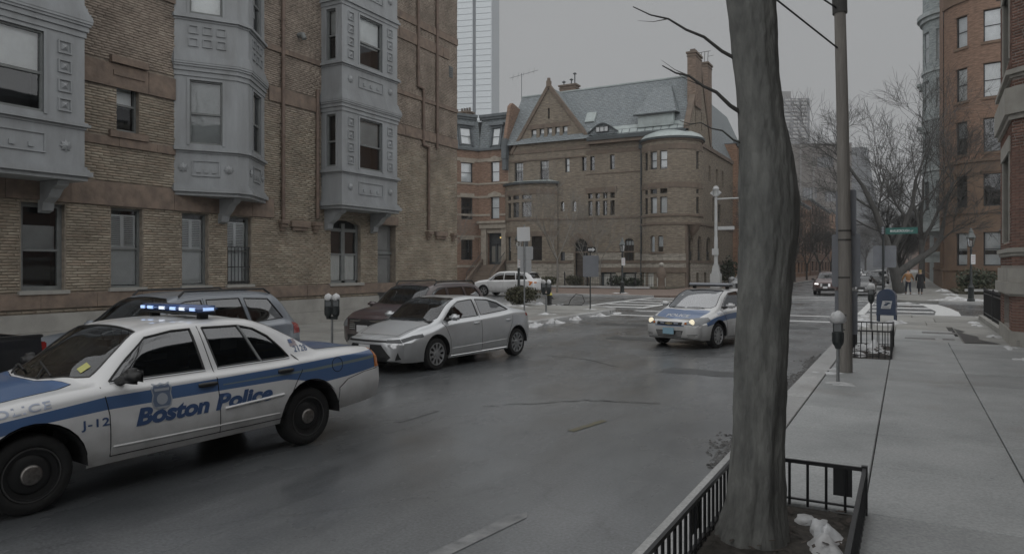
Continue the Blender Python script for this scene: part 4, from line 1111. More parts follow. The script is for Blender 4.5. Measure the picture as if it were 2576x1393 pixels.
mb = MB(); mb.box(RX0, RX1, RY - 0.1, RY + 0.1, RZ - 0.04, RZ + 0.1); mb.build('roof_ridge', M_LEAD, SB)
# front gable roof with stone copings and a finial
GA = (-32.54, 20.8)
for (bx, bz) in ((-37.0, 14.05), (-28.05, 14.95)):
    yb = RY - (RZ - GA[1]) / (RZ - 14.95) * (RY - 66.55)
    yb2 = 66.6
    ln = math.hypot(GA[0] - bx, GA[1] - bz)
    slope('gable_slope', [(bx, 66.95, bz + .05), (GA[0], 66.95, GA[1]), (GA[0], yb, GA[1]), (bx, 67.3, bz + .05)], M_SLATE, SB, [(0, 0), (0, ln), (3, ln), (0.3, 0)])
    d = Vector((GA[0] - bx, GA[1] - bz)).normalized(); nn = Vector((-d.y, d.x)) * (1 if bx < GA[0] else -1)
    mb = MB(); k = 9
    for i in range(k):
        p0 = Vector((bx, bz)) + d * ln * i / k; p1 = Vector((bx, bz)) + d * (ln * (i + 1) / k - 0.02)
        q = [(p0.x - nn.x * .12, p0.y - nn.y * .12), (p1.x - nn.x * .12, p1.y - nn.y * .12), (p1.x + nn.x * .22, p1.y + nn.y * .22), (p0.x + nn.x * .22, p0.y + nn.y * .22)]
        m2 = MB(); m2.prism(q, -0.3, 0.16, ff); m2.build('coping_stone', M_STONE_D, SB)
mb = MB(); mb.box(GA[0] - .2, GA[0] + .2, 66.75, 67.2, GA[1] - .1, GA[1] + .55); mb.box(GA[0] - .13, GA[0] + .13, 66.85, 67.1, GA[1] + .55, GA[1] + .85); mb.build('finial', M_STONE_D, SB)
# eaves gutter and snow rail
mb = MB(); mb.box(-28.0, -18.05, 66.2, 66.62, 14.62, 14.98); mb.box(-28.0, -18.1, 66.35, 66.98, 14.3, 14.62, 1); mb.build('eaves_gutter', [M_GUT, M_STONE_D], SB)
def roofpt(x, t, h_=0.0):
    """t along the front slope 0 eave..1 ridge; h_ off the slope"""
    n = Vector((0, -(RZ - 14.95), RY - 66.55)).normalized()
    return Vector((x, 66.55 + (RY - 66.55) * t, 14.95 + (RZ - 14.95) * t)) + n * h_
def rbox(mb, x0, x1, t0, t1, h0, h1, mi=0):
    P = [(x0, t0, h0), (x1, t0, h0), (x1, t1, h0), (x0, t1, h0), (x0, t0, h1), (x1, t0, h1), (x1, t1, h1), (x0, t1, h1)]
    mb.add([roofpt(*p) for p in P], [(0, 3, 2, 1), (4, 5, 6, 7), (0, 1, 5, 4), (1, 2, 6, 5), (2, 3, 7, 6), (3, 0, 4, 7)], mi)
for k in range(12):
    mb = MB(); rbox(mb, -27.6 + k * 0.79, -26.9 + k * 0.79, 0.03, 0.10, 0.02, 0.06); mb.build('lead_flashing', M_LEAD, SB)
mb = MB(); rbox(mb, -28.0, -18.2, 0.11, 0.17, 0.01, 0.04); mb.build('lead_strip', M_LEAD, SB)
mb = MB(); rbox(mb, -28.85, -27.8, 0.30, 0.48, 0.0, 0.16); mb.build('skylight', M_LEAD, SB)
# dormer with three lights
dx0, dx1 = -23.0, -19.2
df = plane_map((0, 66.75, 0), (1, 0, 0), (0, -1, 0))
mb = MB(); mb.mbox(df, dx0 + .15, dx1 - .15, 15.55, 16.85, -0.5, 0.0); dm = mb.build('dormer', M_LEAD, SB)
facade('dormer_front', rect(dx0 + .15, 15.55, dx1 - .15, 16.85), [rect(-22.5, 15.85, -21.85, 16.6), rect(-21.6, 15.85, -20.5, 16.65), rect(-20.25, 15.85, -19.6, 16.65)], df, M_LEAD, SB, depth=0.12, w=0.02)
for q in ((-22.5, 15.85, -21.85, 16.6), (-21.6, 15.85, -20.5, 16.65), (-20.25, 15.85, -19.6, 16.65)): window(SB, df, *q, depth=0.08, fr=0.04, style='fixed', blind=M_SHADE3, pane=G2, room=False)
ap0 = (-21.4, 70.0, 20.2)
slope('dormer_roof', [(dx0 - .2, 66.45, 16.75), (dx1 + .2, 66.45, 16.75), (ap0[0] + 1.0, 69.7, 20.0), (ap0[0] - 0.7, 69.7, 20.0)], M_SLATE, SB, [(0, 0), (4.2, 0), (3.2, 4.6), (1.4, 4.6)])
slope('dormer_roof', [(dx1 + .2, 66.45, 16.75), (dx1 + .2, 67.9, 16.85), (ap0[0] + 1.0, 70.1, 20.0), (ap0[0] + 1.0, 69.7, 20.0)], M_SLATE, SB, [(0, 0), (1.2, 0), (.5, 3), (0, 3)])
slope('dormer_roof', [(dx0 - .2, 67.9, 16.85), (dx0 - .2, 66.45, 16.75), (ap0[0] - .7, 69.7, 20.0), (ap0[0] - .7, 70.1, 20.0)], M_SLATE, SB, [(0, 0), (1.2, 0), (.5, 3), (0, 3)])
mb = MB(); mb.box(dx0 - .2, dx1 + .2, 66.4, 66.6, 16.66, 16.78); mb.build('dormer_gutter', M_GUT, SB)
# eyebrow dormer
n_ = 14
eb = [(-27.95 + 3.1 * k / n_, 15.35 + 0.85 * math.sin(PI * k / n_) ** 1.3) for k in range(n_ + 1)]
mb = MB(); mb.prism([(-27.95, 15.2)] + eb + [(-24.85, 15.2)], -0.6, 0.0, plane_map((0, 66.55, 0), (1, 0, 0), (0, -1, 0))); mb.build('eyebrow_dormer', M_SLATE, SB)
ef = plane_map((0, 66.5, 0), (1, 0, 0), (0, -1, 0))
mb = MB()
for (a, c) in zip(eb, eb[1:]):
    mb.prism([a, c, (c[0], c[1] + .13), (a[0], a[1] + .13)], -0.9, 0.16, ef)
mb.build('eyebrow_roof', M_GUT, SB)
window(SB, ef, -27.1, 15.4, -25.75, 15.98, depth=-0.08, fr=0.05, style='fixed', cols=3, blind=None, room=False, pane=mat('bright_pane', (0.45, 0.47, 0.48), 0.2))
# chimneys
M_CHB = mat_brick('chimney_brick', (0.27, 0.20, 0.155), (0.22, 0.165, 0.13), (0.15, 0.13, 0.115), 0.25, 0.09, 0.014, big=0.3)
def chimney(name, x0, x1, y0, y1, z0, z1, parent, pots=2, cap=0.12):
    mb = MB()
    for (mf_, L_) in ((plane_map((x0, y0, 0), (1, 0, 0), (0, -1, 0)), x1 - x0), (plane_map((x1, y0, 0), (0, 1, 0), (1, 0, 0)), y1 - y0), (plane_map((x1, y1, 0), (-1, 0, 0), (0, 1, 0)), x1 - x0), (plane_map((x0, y1, 0), (0, -1, 0), (-1, 0, 0)), y1 - y0)):
        q = rect(0, z0, L_, z1); mb.add([mf_(u, v, 0) for u, v in q], [(0, 1, 2, 3)], 0, q)
    o = mb.build(name, M_CHB, parent, fixn=False)
    mb = MB(); mb.box(x0 - cap, x1 + cap, y0 - cap, y1 + cap, z1 - 0.02, z1 + 0.16); mb.box(x0 - cap * .5, x1 + cap * .5, y0 - cap * .5, y1 + cap * .5, z1 - 0.3, z1 - 0.2); mb.build('chimney_cap', M_STONE_D, o)
    for k in range(pots):
        mb = MB(); mb.lathe([(0.14, z1 + .16), (0.11, z1 + .55), (0.14, z1 + .6)], 10, x0 + (x1 - x0) * (k + .5) / pots, (y0 + y1) / 2); mb.build('chimney_pot', M_CHB, o, smooth=40)
    return o
chimney('gable_chimney', -18.5, -17.7, 68.6, 70.9, 17.5, 22.6, SB, 0)
mb = MB()
for k in range(5): mb.box(-18.35, -17.85, 69.0 + k * .4, 69.15 + k * .4, 22.75, 23.1)
mb.build('chimney_crown', M_CHB, SB)
chimney('street_chimney', -19.6, -18.0, 74.6, 76.4, 12, 23.1, SB, 0)
mb = MB()
for k in range(5): mb.tube([(-19.5 + k * .35, 75.0, 23.2), (-19.45 + k * .35, 75.02, 24.4)], 0.03, 5)
mb.tube([(-19.7, 75.0, 24.4), (-17.8, 75.0, 24.45)], 0.03, 5); mb.tube([(-18.1, 75, 23.9), (-17.5, 75, 23.95)], 0.02, 5)
mb.build('chimney_ironwork', mat('rusty_iron', (0.05, 0.042, 0.038), 0.7), SB)
mb = MB(); mb.lathe([(0.02, -0.05), (0.33, -0.03), (0.36, 0.02), (0.3, 0.09), (0.02, 0.14)], 16, -18.5, 18.3, ax='y'); o = mb.build('satellite_dish', mat('white_dish', (0.6, 0.6, 0.6), 0.5), SB, smooth=40); o.location = (0, 74.5, 0)
rc = chimney('ridge_chimney', -33.2, -31.3, 71.0, 72.0, 19.5, 21.7, SB, 0)
mb = MB()
for (x, h_) in ((-32.9, .35), (-32.0, .5), (-31.6, 1.1)): mb.tube([(x, 71.5, 21.8), (x, 71.5, 21.9 + h_)], 0.06, 6); mb.lathe([(0.22, 21.9 + h_), (0.2, 21.96 + h_), (0.02, 22.1 + h_)], 8, x, 71.5)
mb.build('flue_cowl', M_GUT, SB)
mb = MB(); mb.tube([(-37.9, 71, 20.5), (-37.9, 71, 23.8)], 0.03, 5); mb.tube([(-39.2, 70.6, 23.3), (-36.0, 71.4, 24.0)], 0.02, 5)
for k in range(5): mb.tube([(-38.9 + k * .6, 70.7 + k * .12, 23.37 + k * .13 - .3), (-38.7 + k * .6, 70.6 + k * .12, 23.37 + k * .13 + .35)], 0.012, 4)
mb.build('aerial', M_GUT, SB)
# drainpipes
for (x, z0, z1) in ((-22.55, 0.3, 13.6), (-31.7, 0.3, 10.5)):
    mb = MB(); mb.tube([ff(x, z0, .12), ff(x, z1, .12)], 0.08, 8); mb.mbox(ff, x - .2, x + .2, z1 - .1, z1 + .35, 0.02, 0.3)
    for k in range(5): mb.mbox(ff, x - .13, x + .13, z0 + 1 + k * 2.3, z0 + 1.12 + k * 2.3, 0.0, 0.22)
    mb.build('downpipe_or_shade_strip', M_GUT, SB, smooth=40)
# rear wing roof seen beyond the chimney
slope('wing_roof', [(-17.9, 77, 14.4), (-17.9, 100, 14.4), (-21.5, 100, 22.5), (-21.5, 77, 22.5)], M_SLATE, SB, [(0, 0), (23, 0), (23, 8.8), (0, 8.8)])
mb = MB(); mb.add([(-17.9, 77, 14.4), (-21.5, 77, 22.5), (-25.5, 77, 14.4)], [(0, 1, 2)]); mb.build('wing_gable', M_STONE_D, SB, fixn=False)
mb = MB(); mb.mbox(plane_map((0, 76.5, 0), (1, 0, 0), (0, -1, 0)), -37.3, -17.85, 0, 14.4, -20, -19); mb.build('rear_wall', M_STONE_D, SB)
# ------------------------------------------------------------------ brick row house beside it
RH = empty('brick_row_house', 'red brick row house with pale stone bands and slate mansard left of the stone mansion', 'building')
M_RBR = mat_brick('red_brick', (0.28, 0.185, 0.135), (0.24, 0.158, 0.118), (0.22, 0.17, 0.14), 0.22, 0.075, 0.010, bump=0.3, big=0.3)
M_PALE = mat('pale_sandstone', (0.36, 0.33, 0.28), 0.85, col2=(0.25, 0.22, 0.185), vs=2, bump=0.4, bs=8)
M_GREYW = mat('grey_mansard_trim', (0.10, 0.115, 0.125), 0.6, var=0.2, vs=2)
rf = plane_map((0, 67.0, 0), (1, 0, 0), (0, -1, 0))
rw3 = [(-39.56, 11.25, -38.5, 13.45)]; rw2 = [(-39.56, 7.25, -38.5, 9.62)]; rd = (-39.9, 2.3, -38.1, 5.72)
facade('wall', rect(-41.1, 0, -37.36, 14.8), [rect(*q) for q in rw3 + rw2 + [rd]], rf, M_RBR, RH, depth=0.3)
A, B_ = Vector((-41.1, 67.0)), Vector((-42.9, 63.7)); L_ = (A - B_).length; t = (A - B_) / L_
qf = plane_map((B_.x, B_.y, 0), (t.x, t.y, 0), (t.y, -t.x, 0))
qw = [(L_ * .42, 11.2, L_ * .8, 13.35), (L_ * .42, 7.2, L_ * .8, 9.6), (L_ * .42, 2.8, L_ * .8, 5.0)]
facade('bay_wall', rect(0, 0, L_, 14.8), [rect(*q) for q in qw], qf, M_RBR, RH, depth=0.25)
pf = plane_map((0, 63.7, 0), (1, 0, 0), (0, -1, 0))
facade('bay_front', rect(-47, 0, -42.9, 14.8), [], pf, M_RBR, RH)
facade('neighbour_wall', rect(-75, 0, -47, 14.8), [], rf, M_RBR, RH)
for q in rw3 + rw2: window(RH, rf, *q, depth=0.25, blind=M_SHADE, bl0=0.02, fr=0.06, pane=G2)
for i, q in enumerate(qw): window(RH, qf, *q, depth=0.2, blind=M_SHADE if i == 0 else None, fr=0.06, pane=G2)
for (z0, z1) in ((9.55, 9.78), (7.58, 7.8), (11.0, 11.2), (5.25, 5.45), (13.5, 13.85), (2.0, 2.25)):
    mb = MB(); mb.mbox(qf, 0, L_, z0, z1, -0.02, 0.07); mb.build('stone_band', M_PALE, RH)
    for (a, b_) in ([(-41.08, -39.62), (-38.44, -37.4)] if z0 > 6 and z0 < 10 else ([(-41.08, -40.7)] if z0 < 6 else [(-41.08, -37.4)])):
        mb = MB(); mb.mbox(rf, a, b_, z0, z1, -0.02, 0.07); mb.build('stone_band', M_PALE, RH)
for q in rw2 + rw3:
    mb = MB(); c_ = (q[0] + q[2]) / 2; mb.prism([(q[0] - .3, q[3]), (q[2] + .3, q[3]), (q[2] + .3, q[3] + .3), (c_, q[3] + .62), (q[0] - .3, q[3] + .3)], -0.02, 0.12, rf); mb.build('window_lintel', M_PALE, RH)
for q in qw:
    mb = MB(); mb.mbox(qf, q[0] - .15, q[2] + .15, q[3], q[3] + .42, -0.02, 0.12); mb.build('window_lintel', M_PALE, RH)
# portal, door, steps
mb = MB(); mb.mbox(rf, -40.6, -39.95, 2.2, 6.2, 0, 0.35); mb.mbox(rf, -38.05, -37.45, 2.2, 6.2, 0, 0.35); mb.mbox(rf, -40.75, -37.4, 6.2, 6.75, 0, 0.5); mb.mbox(rf, -40.95, -37.38, 6.75, 7.0, 0, 0.7); mb.mbox(rf, -39.95, -38.05, 5.72, 6.2, 0, 0.2); mb.build('door_portal', M_PALE, RH)
mb = MB(); mb.mbox(rf, rd[0], rd[2], rd[1], rd[3], -0.5, -0.4); mb.mbox(rf, rd[0], rd[2], 4.55, 4.68, -0.4, -0.3); mb.mbox(rf, -39.08, -38.92, 2.3, 4.55, -0.4, -0.3); mb.mbox(rf, rd[0], rd[0] + .14, 2.3, 5.7, -0.4, -0.3); mb.mbox(rf, rd[2] - .14, rd[2], 2.3, 5.7, -0.4, -0.3); dd = mb.build('front_door', M_OLDFRAME, RH)
mb = MB(); mb.mbox(rf, -39.65, -39.2, 2.6, 4.3, -0.39, -0.38); mb.mbox(rf, -38.8, -38.35, 2.6, 4.3, -0.39, -0.38); mb.build('door_pane', mat('dim_door_pane', (0.16, 0.155, 0.135), 0.2), dd)
mb = MB(); mb.mbox(rf, -38.6, -38.2, 5.15, 5.3, -0.37, -0.33); mb.build('hall_lamp', mat('warm_hall_light', (0.8, 0.6, 0.2), 0.5, emit=(1.0, 0.72, 0.25), es=0.5), dd)
for k in range(8):
    mb = MB(); mb.mbox(rf, -40.3, -37.7, 0.2 + k * .26, 0.45 + k * .26, 0.36, 3.2 - k * .34); mb.build('stoop_step', M_STONE_D, RH)
for x in (-40.45, -37.6):
    mb = MB(); mb.prism([(0.36, 0.2), (3.6, 0.2), (3.6, 0.75), (0.36, 2.9)], -0.14, 0.14, lambda u, v, w: (x + w, 67.0 - u, v)); mb.build('stoop_wall', M_STONE_D, RH)
    mb = MB(); mb.tube([(x, 66.6, 3.6), (x, 63.6, 1.5), (x, 63.4, .6)], 0.03, 5)
    for k in range(7): mb.tube([(x, 66.4 - k * .4, 3.4 - k * .27), (x, 66.4 - k * .4, 2.5 - k * .27)], 0.015, 4)
    mb.build('stoop_railing', M_GUT, RH)
# mansard with dormer windows
mf_u = lambda u, v, w=0.0: (u, 67.0 + (v - 14.8) * 0.22 - w, v)
mw = (-39.5, 15.15, -38.52, 17.15)
facade('mansard', rect(-41.1, 14.8, -37.36, 18.2), [rect(*mw)], mf_u, M_SLATE, RH, depth=0.1)
def mq(u, v, w=0.0):
    p = qf(u, v, w - (v - 14.8) * 0.2); return p
mw2 = (L_ * .42, 15.3, L_ * .78, 17.2)
facade('mansard_bay', rect(0, 14.8, L_ + .3, 18.2), [rect(*mw2)], mq, M_SLATE, RH, depth=0.1)
window(RH, mf_u, *mw, depth=-0.05, blind=M_SHADE, fr=0.08, pane=G2, fm=M_GREYW); window(RH, mq, *mw2, depth=-0.05, blind=M_SHADE, fr=0.08, pane=G2, fm=M_GREYW)
for (mf_, q) in ((mf_u, mw), (mq, mw2)):
    mb = MB(); mb.mbox(mf_, q[0] - .45, q[2] + .45, q[3] + .25, q[3] + .5, -0.1, 0.5); mb.mbox(mf_, q[0] - .25, q[2] + .25, q[3], q[3] + .25, -0.1, 0.25)
    for a in (q[0] - .22, q[2] + .02): mb.mbox(mf_, a, a + .2, q[1] - .1, q[3], -0.1, 0.2)
    mb.build('dormer_hood', M_GREYW, RH)
for (mf_, a, b_) in ((rf, -41.3, -37.4), (qf, 0, L_ + .1)):
    mb = MB(); mb.mbox(mf_, a, b_, 14.7, 14.95, -0.1, 0.25); mb.build('mansard_gutter', M_GREYW, RH)
    mb = MB(); mb.mbox(mf_, a, b_, 18.2, 18.45, -1.1, -0.5); mb.mbox(mf_, a, b_, 18.45, 18.75, -1.2, -0.35); mb.build('mansard_cornice', M_GREYW, RH)
# fire wall between the houses
mb = MB(); mb.prism([(66.7, 14.0), (66.5, 15.6), (67.3, 18.6), (67.5, 19.4), (68.0, 19.8), (72.0, 18.9), (72.0, 14.0)], -37.75, -37.38, lambda u, v, w: (w, u, v)); mb.build('fire_wall', M_RBR, RH)
mb = MB(); mb.box(-37.85, -37.3, 66.3, 67.0, 13.6, 15.7); mb.box(-37.8, -37.35, 66.4, 67.0, 12.4, 13.6); mb.build('wall_corbel', M_GREYW, RH)
mb = MB(); mb.box(-75, -37.5, 68.2, 80, 18.1, 18.2); mb.build('roof', M_GREYW, RH)
chimney('row_chimney', -45.4, -44.0, 69.5, 70.6, 18, 19.8, RH, 4)
# ------------------------------------------------------------------ street buildings further up on the left
def simple_block(name, label, x_face, y0, y1, h_, dep, brick, floors, per, face=1, wz=(1.0, 1.9), sill=M_PALE, cornice=M_GREYW, blind=None, group=None, ww=None, cat='building', seed=0, front=True):
    rnd = random.Random(seed)
    b_ = empty(name, label, cat, group)
    mf_ = plane_map((x_face, y0 if face > 0 else y1, 0), (0, 1 if face > 0 else -1, 0), (face, 0, 0))
    L_ = y1 - y0; fh = h_ / floors; ww = ww or L_ / per * 0.42
    hs_ = []
    for f in range(floors):
        for k in range(per):
            c = L_ * (k + .5) / per
            hs_.append((c - ww / 2, f * fh + fh * .28, c + ww / 2, f * fh + fh * .82))
    facade('wall', rect(0, 0, L_, h_), [rect(*q) for q in hs_], mf_, brick, b_, depth=0.25)
    for q in hs_:
        window(b_, mf_, *q, depth=0.2, fr=0.06, pane=M_PANEF, blind=rnd.choice([M_SHADE, M_SHADE2, None, M_SHADE3]), bl0=rnd.choice([0.02, .4, .5]))
        m_ = MB(); m_.mbox(mf_, q[0] - .12, q[2] + .12, q[1] - .15, q[1], -.02, .1); m_.build('window_sill', sill, b_)
        m_ = MB(); m_.mbox(mf_, q[0] - .12, q[2] + .12, q[3], q[3] + .22, -.02, .05); m_.build('window_lintel', sill, b_)
    m_ = MB(); m_.mbox(mf_, -.1, L_ + .1, h_, h_ + .35, -.4, .35); m_.mbox(mf_, 0, L_, h_ - .3, h_, -.1, .15); m_.build('cornice', cornice, b_)
    # end walls and roof
    e1 = plane_map((x_face, y0, 0), (-face, 0, 0), (0, -1, 0)); e2 = plane_map((x_face, y1, 0), (-face, 0, 0), (0, 1, 0))
    facade('end_wall', rect(0, 0, dep, h_), [], e1, brick, b_); facade('end_wall', rect(0, 0, dep, h_), [], e2, brick, b_)
    m_ = MB(); m_.mbox(mf_, 0, L_, h_ + .01, h_ + .1, -dep, 0); m_.build('roof', cornice, b_)
    return b_
M_ORB = mat_brick('orange_brick', (0.33, 0.20, 0.13), (0.28, 0.165, 0.11), (0.23, 0.18, 0.15), 0.22, 0.075, 0.01, bump=0.3, big=0.3)
M_DKB = mat_brick('dark_brick', (0.21, 0.13, 0.10), (0.17, 0.11, 0.085), (0.16, 0.13, 0.11), 0.22, 0.075, 0.01, bump=0.3, big=0.3)
simple_block('street_house', 'narrow orange brick house behind the stone mansion, beyond its side wing', -17.4, 86.2, 100, 16.5, 12, M_ORB, 4, 4, 1, seed=1)
simple_block('street_house', 'dark brick house further up the left side beyond the orange one', -17.6, 100.3, 124, 15.5, 12, M_DKB, 4, 6, 1, seed=2)
simple_block('street_house', 'distant brick house on the left side, seen through bare trees', -17.6, 126, 160, 14.0, 12, M_ORB, 4, 7, 1, seed=3)
# ------------------------------------------------------------------ red brick bow-front house on the right
RB = empty('bowfront_brick_house', 'red brick bow-front house with brown lower storeys at the far right corner', 'building')
M_RED = mat_brick('orange_red_brick', (0.275, 0.18, 0.132), (0.235, 0.155, 0.116), (0.24, 0.17, 0.13), 0.22, 0.075, 0.008, bump=0.2, big=0.3, bigc=(0.2, 0.13, 0.1))
M_BROWN = mat('brown_render', (0.195, 0.135, 0.095), 0.85, col2=(0.15, 0.105, 0.078), vs=0.8, bump=0.15, bs=20)
rc_, rr_ = (7.1, 75.2), 4.35
al = math.atan2(74.0 - rc_[1], -(math.sqrt(rr_ ** 2 - 1.44)))
if al > 0: al -= 2 * PI
ar = -PI / 2 + 0.95
RL = rr_ * (ar - al)
rbf = cyl_map(rc_[0], rc_[1], rr_, al)
def u_at(x): return rr_ * (-math.acos((x - rc_[0]) / rr_) - al)
cols_ = [(u_at(3.72), u_at(4.52)), (u_at(5.6), u_at(6.85)), (u_at(8.3), u_at(9.4))]
rows_ = [(20.75, 23.4), (16.15, 18.95), (11.6, 14.4), (7.1, 9.8), (2.15, 4.95)]
up = [rect(a, z0, b_, z1) for a, b_ in cols_ for (z0, z1) in rows_[:3]]
dn = [rect(a, z0, b_, z1) for a, b_ in cols_ for (z0, z1) in rows_[3:]]
facade('brick_wall', rect(0, 11.0, RL, 30), up, rbf, M_RED, RB, depth=0.28, step=0.5)
facade('lower_wall', rect(0, 0, RL, 11.0), dn, rbf, M_BROWN, RB, depth=0.28, step=0.5)
for i, (a, b_) in enumerate(cols_):
    for j, (z0, z1) in enumerate(rows_):
        w = window(RB, rbf, a, z0, b_, z1, depth=0.22, fr=0.06, pane=M_PANEF, blind=[M_SHADE, M_SHADE3, M_SHADE2 if i != 1 else None, None, M_SHADE][j], bl0=[0.02, 0.02, 0.5, 0, 0.45][j])
        if j == 4:
            m3 = MB(); m3.mbox(rbf, a + .07, b_ - .07, z0 + .1, z0 + .95, -0.28, -0.27); m3.build('cafe_curtain', M_SHADE, w)
        if j < 3:
            m_ = MB(); m_.mboxc(rbf, a - .15, b_ + .15, z0 - .22, z0, -.02, .1, 3); m_.build('sill', M_BROWN, w)
            m_ = MB(); m_.mboxc(rbf, a - .15, b_ + .15, z1, z1 + .06, -.02, .03, 3); m_.build('lintel', M_BROWN, w)
for (z0, z1, w_) in [(10.85, 11.1, 0.14), (9.95, 10.1, 0.08), (24.6, 24.9, 0.15), (24.9, 26.4, 0.05), (6.55, 6.75, 0.1), (1.75, 1.98, 0.14), (0.1, 0.5, 0.1)]:
    mb = MB(); mb.mboxc(rbf, -.02, RL, z0, z1, -.05, w_, 14); mb.build('string_course', M_BROWN, RB)
XR = 2.86
rsf = plane_map((XR, 98, 0), (0, -1, 0), (-1, 0, 0))
facade('side_wall', rect(0, 0, 24.0, 11.0), [], rsf, M_BROWN, RB); facade('side_brick_wall', rect(0, 11.0, 24.0, 30), [], rsf, M_RED, RB)
mb = MB()
for k in range(3): mb.mbox(rsf, 21.2 + k * .9, 21.6 + k * .9, 2.0, 6.5, -0.05, 0.16)
mb.mbox(rsf, 0, 24, 1.75, 1.98, -.05, .12); mb.mbox(rsf, 0, 24, 0.1, 1.7, -.05, .06); mb.build('side_pilaster', M_BROWN, RB)
mb = MB(); mb.box(XR, 30, 76.5, 98, 30, 30.3); mb.build('roof', M_GREYW, RB)
facade('front_wall', rect(9.6, 0, 34, 30), [], plane_map((0, 72.6, 0), (1, 0, 0), (0, -1, 0)), M_RED, RB)
# ------------------------------------------------------------------ grey stone bay on the street side
GB = empty('grey_stone_bay_house', 'tall grey painted stone bay with curved windows rising behind the red bow-front house', 'building')
M_GST = mat_brick('grey_painted_stone', (0.38, 0.42, 0.425), (0.33, 0.37, 0.375), (0.25, 0.28, 0.285), 0.7, 0.28, 0.014, bump=0.5, big=0.3, bigc=(0.17, 0.19, 0.2))
M_GST2 = mat('grey_stone_trim', (0.38, 0.42, 0.425), 0.7, var=0.2, vs=2)
gf = cyl_map(4.2, 84.5, 2.75, -PI, 1)
GL = 2.75 * (PI * 0.5)
gfl = cyl_map(4.2, 84.5, 2.75, -PI - 0.75, 1)
o_ = 2.75 * 0.75
gc = [(o_ - 1.2, o_ - 0.35), (o_ + 0.55, o_ + 1.75), (o_ + 2.6, o_ + 3.4)]
gr = [(22.5, 25.6), (17.8, 20.7), (12.7, 15.6), (7.6, 10.6)]
facade('bay_wall', rect(0, 5.6, GL + o_, 32), [rect(a, z0, b_, z1) for a, b_ in gc for z0, z1 in gr], gfl, M_GST, GB, depth=0.2, step=0.45)
for a, b_ in gc:
    for j, (z0, z1) in enumerate(gr): window(GB, gfl, a, z0, b_, z1, depth=0.16, fr=0.07, pane=M_PANEF, blind=M_SHADE2 if j > 1 else M_SHADE, bl0=0.02, fm=M_GST2)
for (z0, z1, w_) in [(26.6, 27.0, 0.25), (27.0, 27.4, 0.5), (21.5, 21.75, 0.12), (16.7, 16.95, 0.12), (11.6, 11.85, 0.12), (5.6, 6.1, 0.15), (6.1, 6.5, 0.05)]:
    mb = MB(); mb.mboxc(gfl, 0, GL + o_, z0, z1, -.05, w_, 12); mb.build('string_course', M_GST2, GB)
for (z, y) in ((20.4, 87.2), (16.0, 88.0)):
    mb = MB(); mb.box(1.0, 3.4, y, y + .9, z + .7, z + 1.0); mb.box(1.2, 3.2, y + .1, y + .8, z + .3, z + .7); mb.box(1.6, 3.0, y + .2, y + .7, z, z + .3); mb.build('cornice_end', M_GST2, GB)
facade('side_wall', rect(0, 0, 30, 26.5), [], plane_map((2.9, 118, 0), (0, -1, 0), (-1, 0, 0)), M_GST, GB)
mb = MB(); mb.lathe([(0.3, 4.2), (1.6, 5.0), (2.6, 5.6)], 24, 4.2, 84.5); mb.build('bay_corbel', M_GST2, GB, smooth=30)
mb = MB(); mb.box(1.5, 2.85, 79.5, 81.5, 3.2, 3.5); mb.box(1.6, 2.85, 79.7, 81.3, 2.5, 3.2); mb.build('entry_canopy', M_GST2, GB)
for i, (y0, y1, h_, br) in enumerate([(120, 142, 15, M_DKB), (143, 170, 17, M_ORB), (172, 210, 15, M_DKB), (212, 260, 18, M_ORB)]):
    simple_block('row_house', ['dark brick house past the grey bay on the right of the street', 'orange brick house beyond the dark one on the right side', 'second dark brick house far along the right side', 'last orange brick house at the end of the right side'][i], 3.2, y0, y1, h_, 12, br, 4, 5, -1, seed=20 + i)
for i, (y0, y1, h_, br) in enumerate([(162, 205, 16, M_DKB), (207, 270, 17, M_ORB)]):
    simple_block('street_house', ['far dark brick house near the end of the left side', 'farthest orange brick house on the left side of the street'][i], -17.6, y0, y1, h_, 12, br, 4, 6, 1, seed=30 + i)
eb_ = empty('end_block', 'brown brick block closing the view far down the street', 'building')
facade('wall', rect(-60, 0, 40, 17), [], plane_map((0, 560, 0), (1, 0, 0), (0, -1, 0)), M_DKB, eb_)
mb = MB(); mb.box(-60, 40, 560.1, 580, 17, 17.5); mb.build('roof', M_GREYW, eb_)
# ------------------------------------------------------------------ near right brick bay with stone belts
NB = empty('brick_corner_bay', 'dark red brick bay with pale stone belts at the right edge beside the iron fence', 'building')
M_NB = mat_attr('dark_red_brick', 0.8, 0.3, 60)
M_NMORT = mat('pale_mortar', (0.30, 0.28, 0.26), 0.9, var=0.2, vs=10)
M_LIME = mat('pale_limestone', (0.38, 0.37, 0.34), 0.8, col2=(0.29, 0.28, 0.255), vs=2.5, bump=0.15, bs=30)
Pc = Vector((2.30, 21.5)); Pl = Vector((2.42, 25.2)); Pr = Vector((3.9, 19.9))
def seg_map(a, b_):
    t = (b_ - a).normalized(); return plane_map((a.x, a.y, 0), (t.x, t.y, 0), (-t.y * -1, t.x * -1, 0)), (b_ - a).length
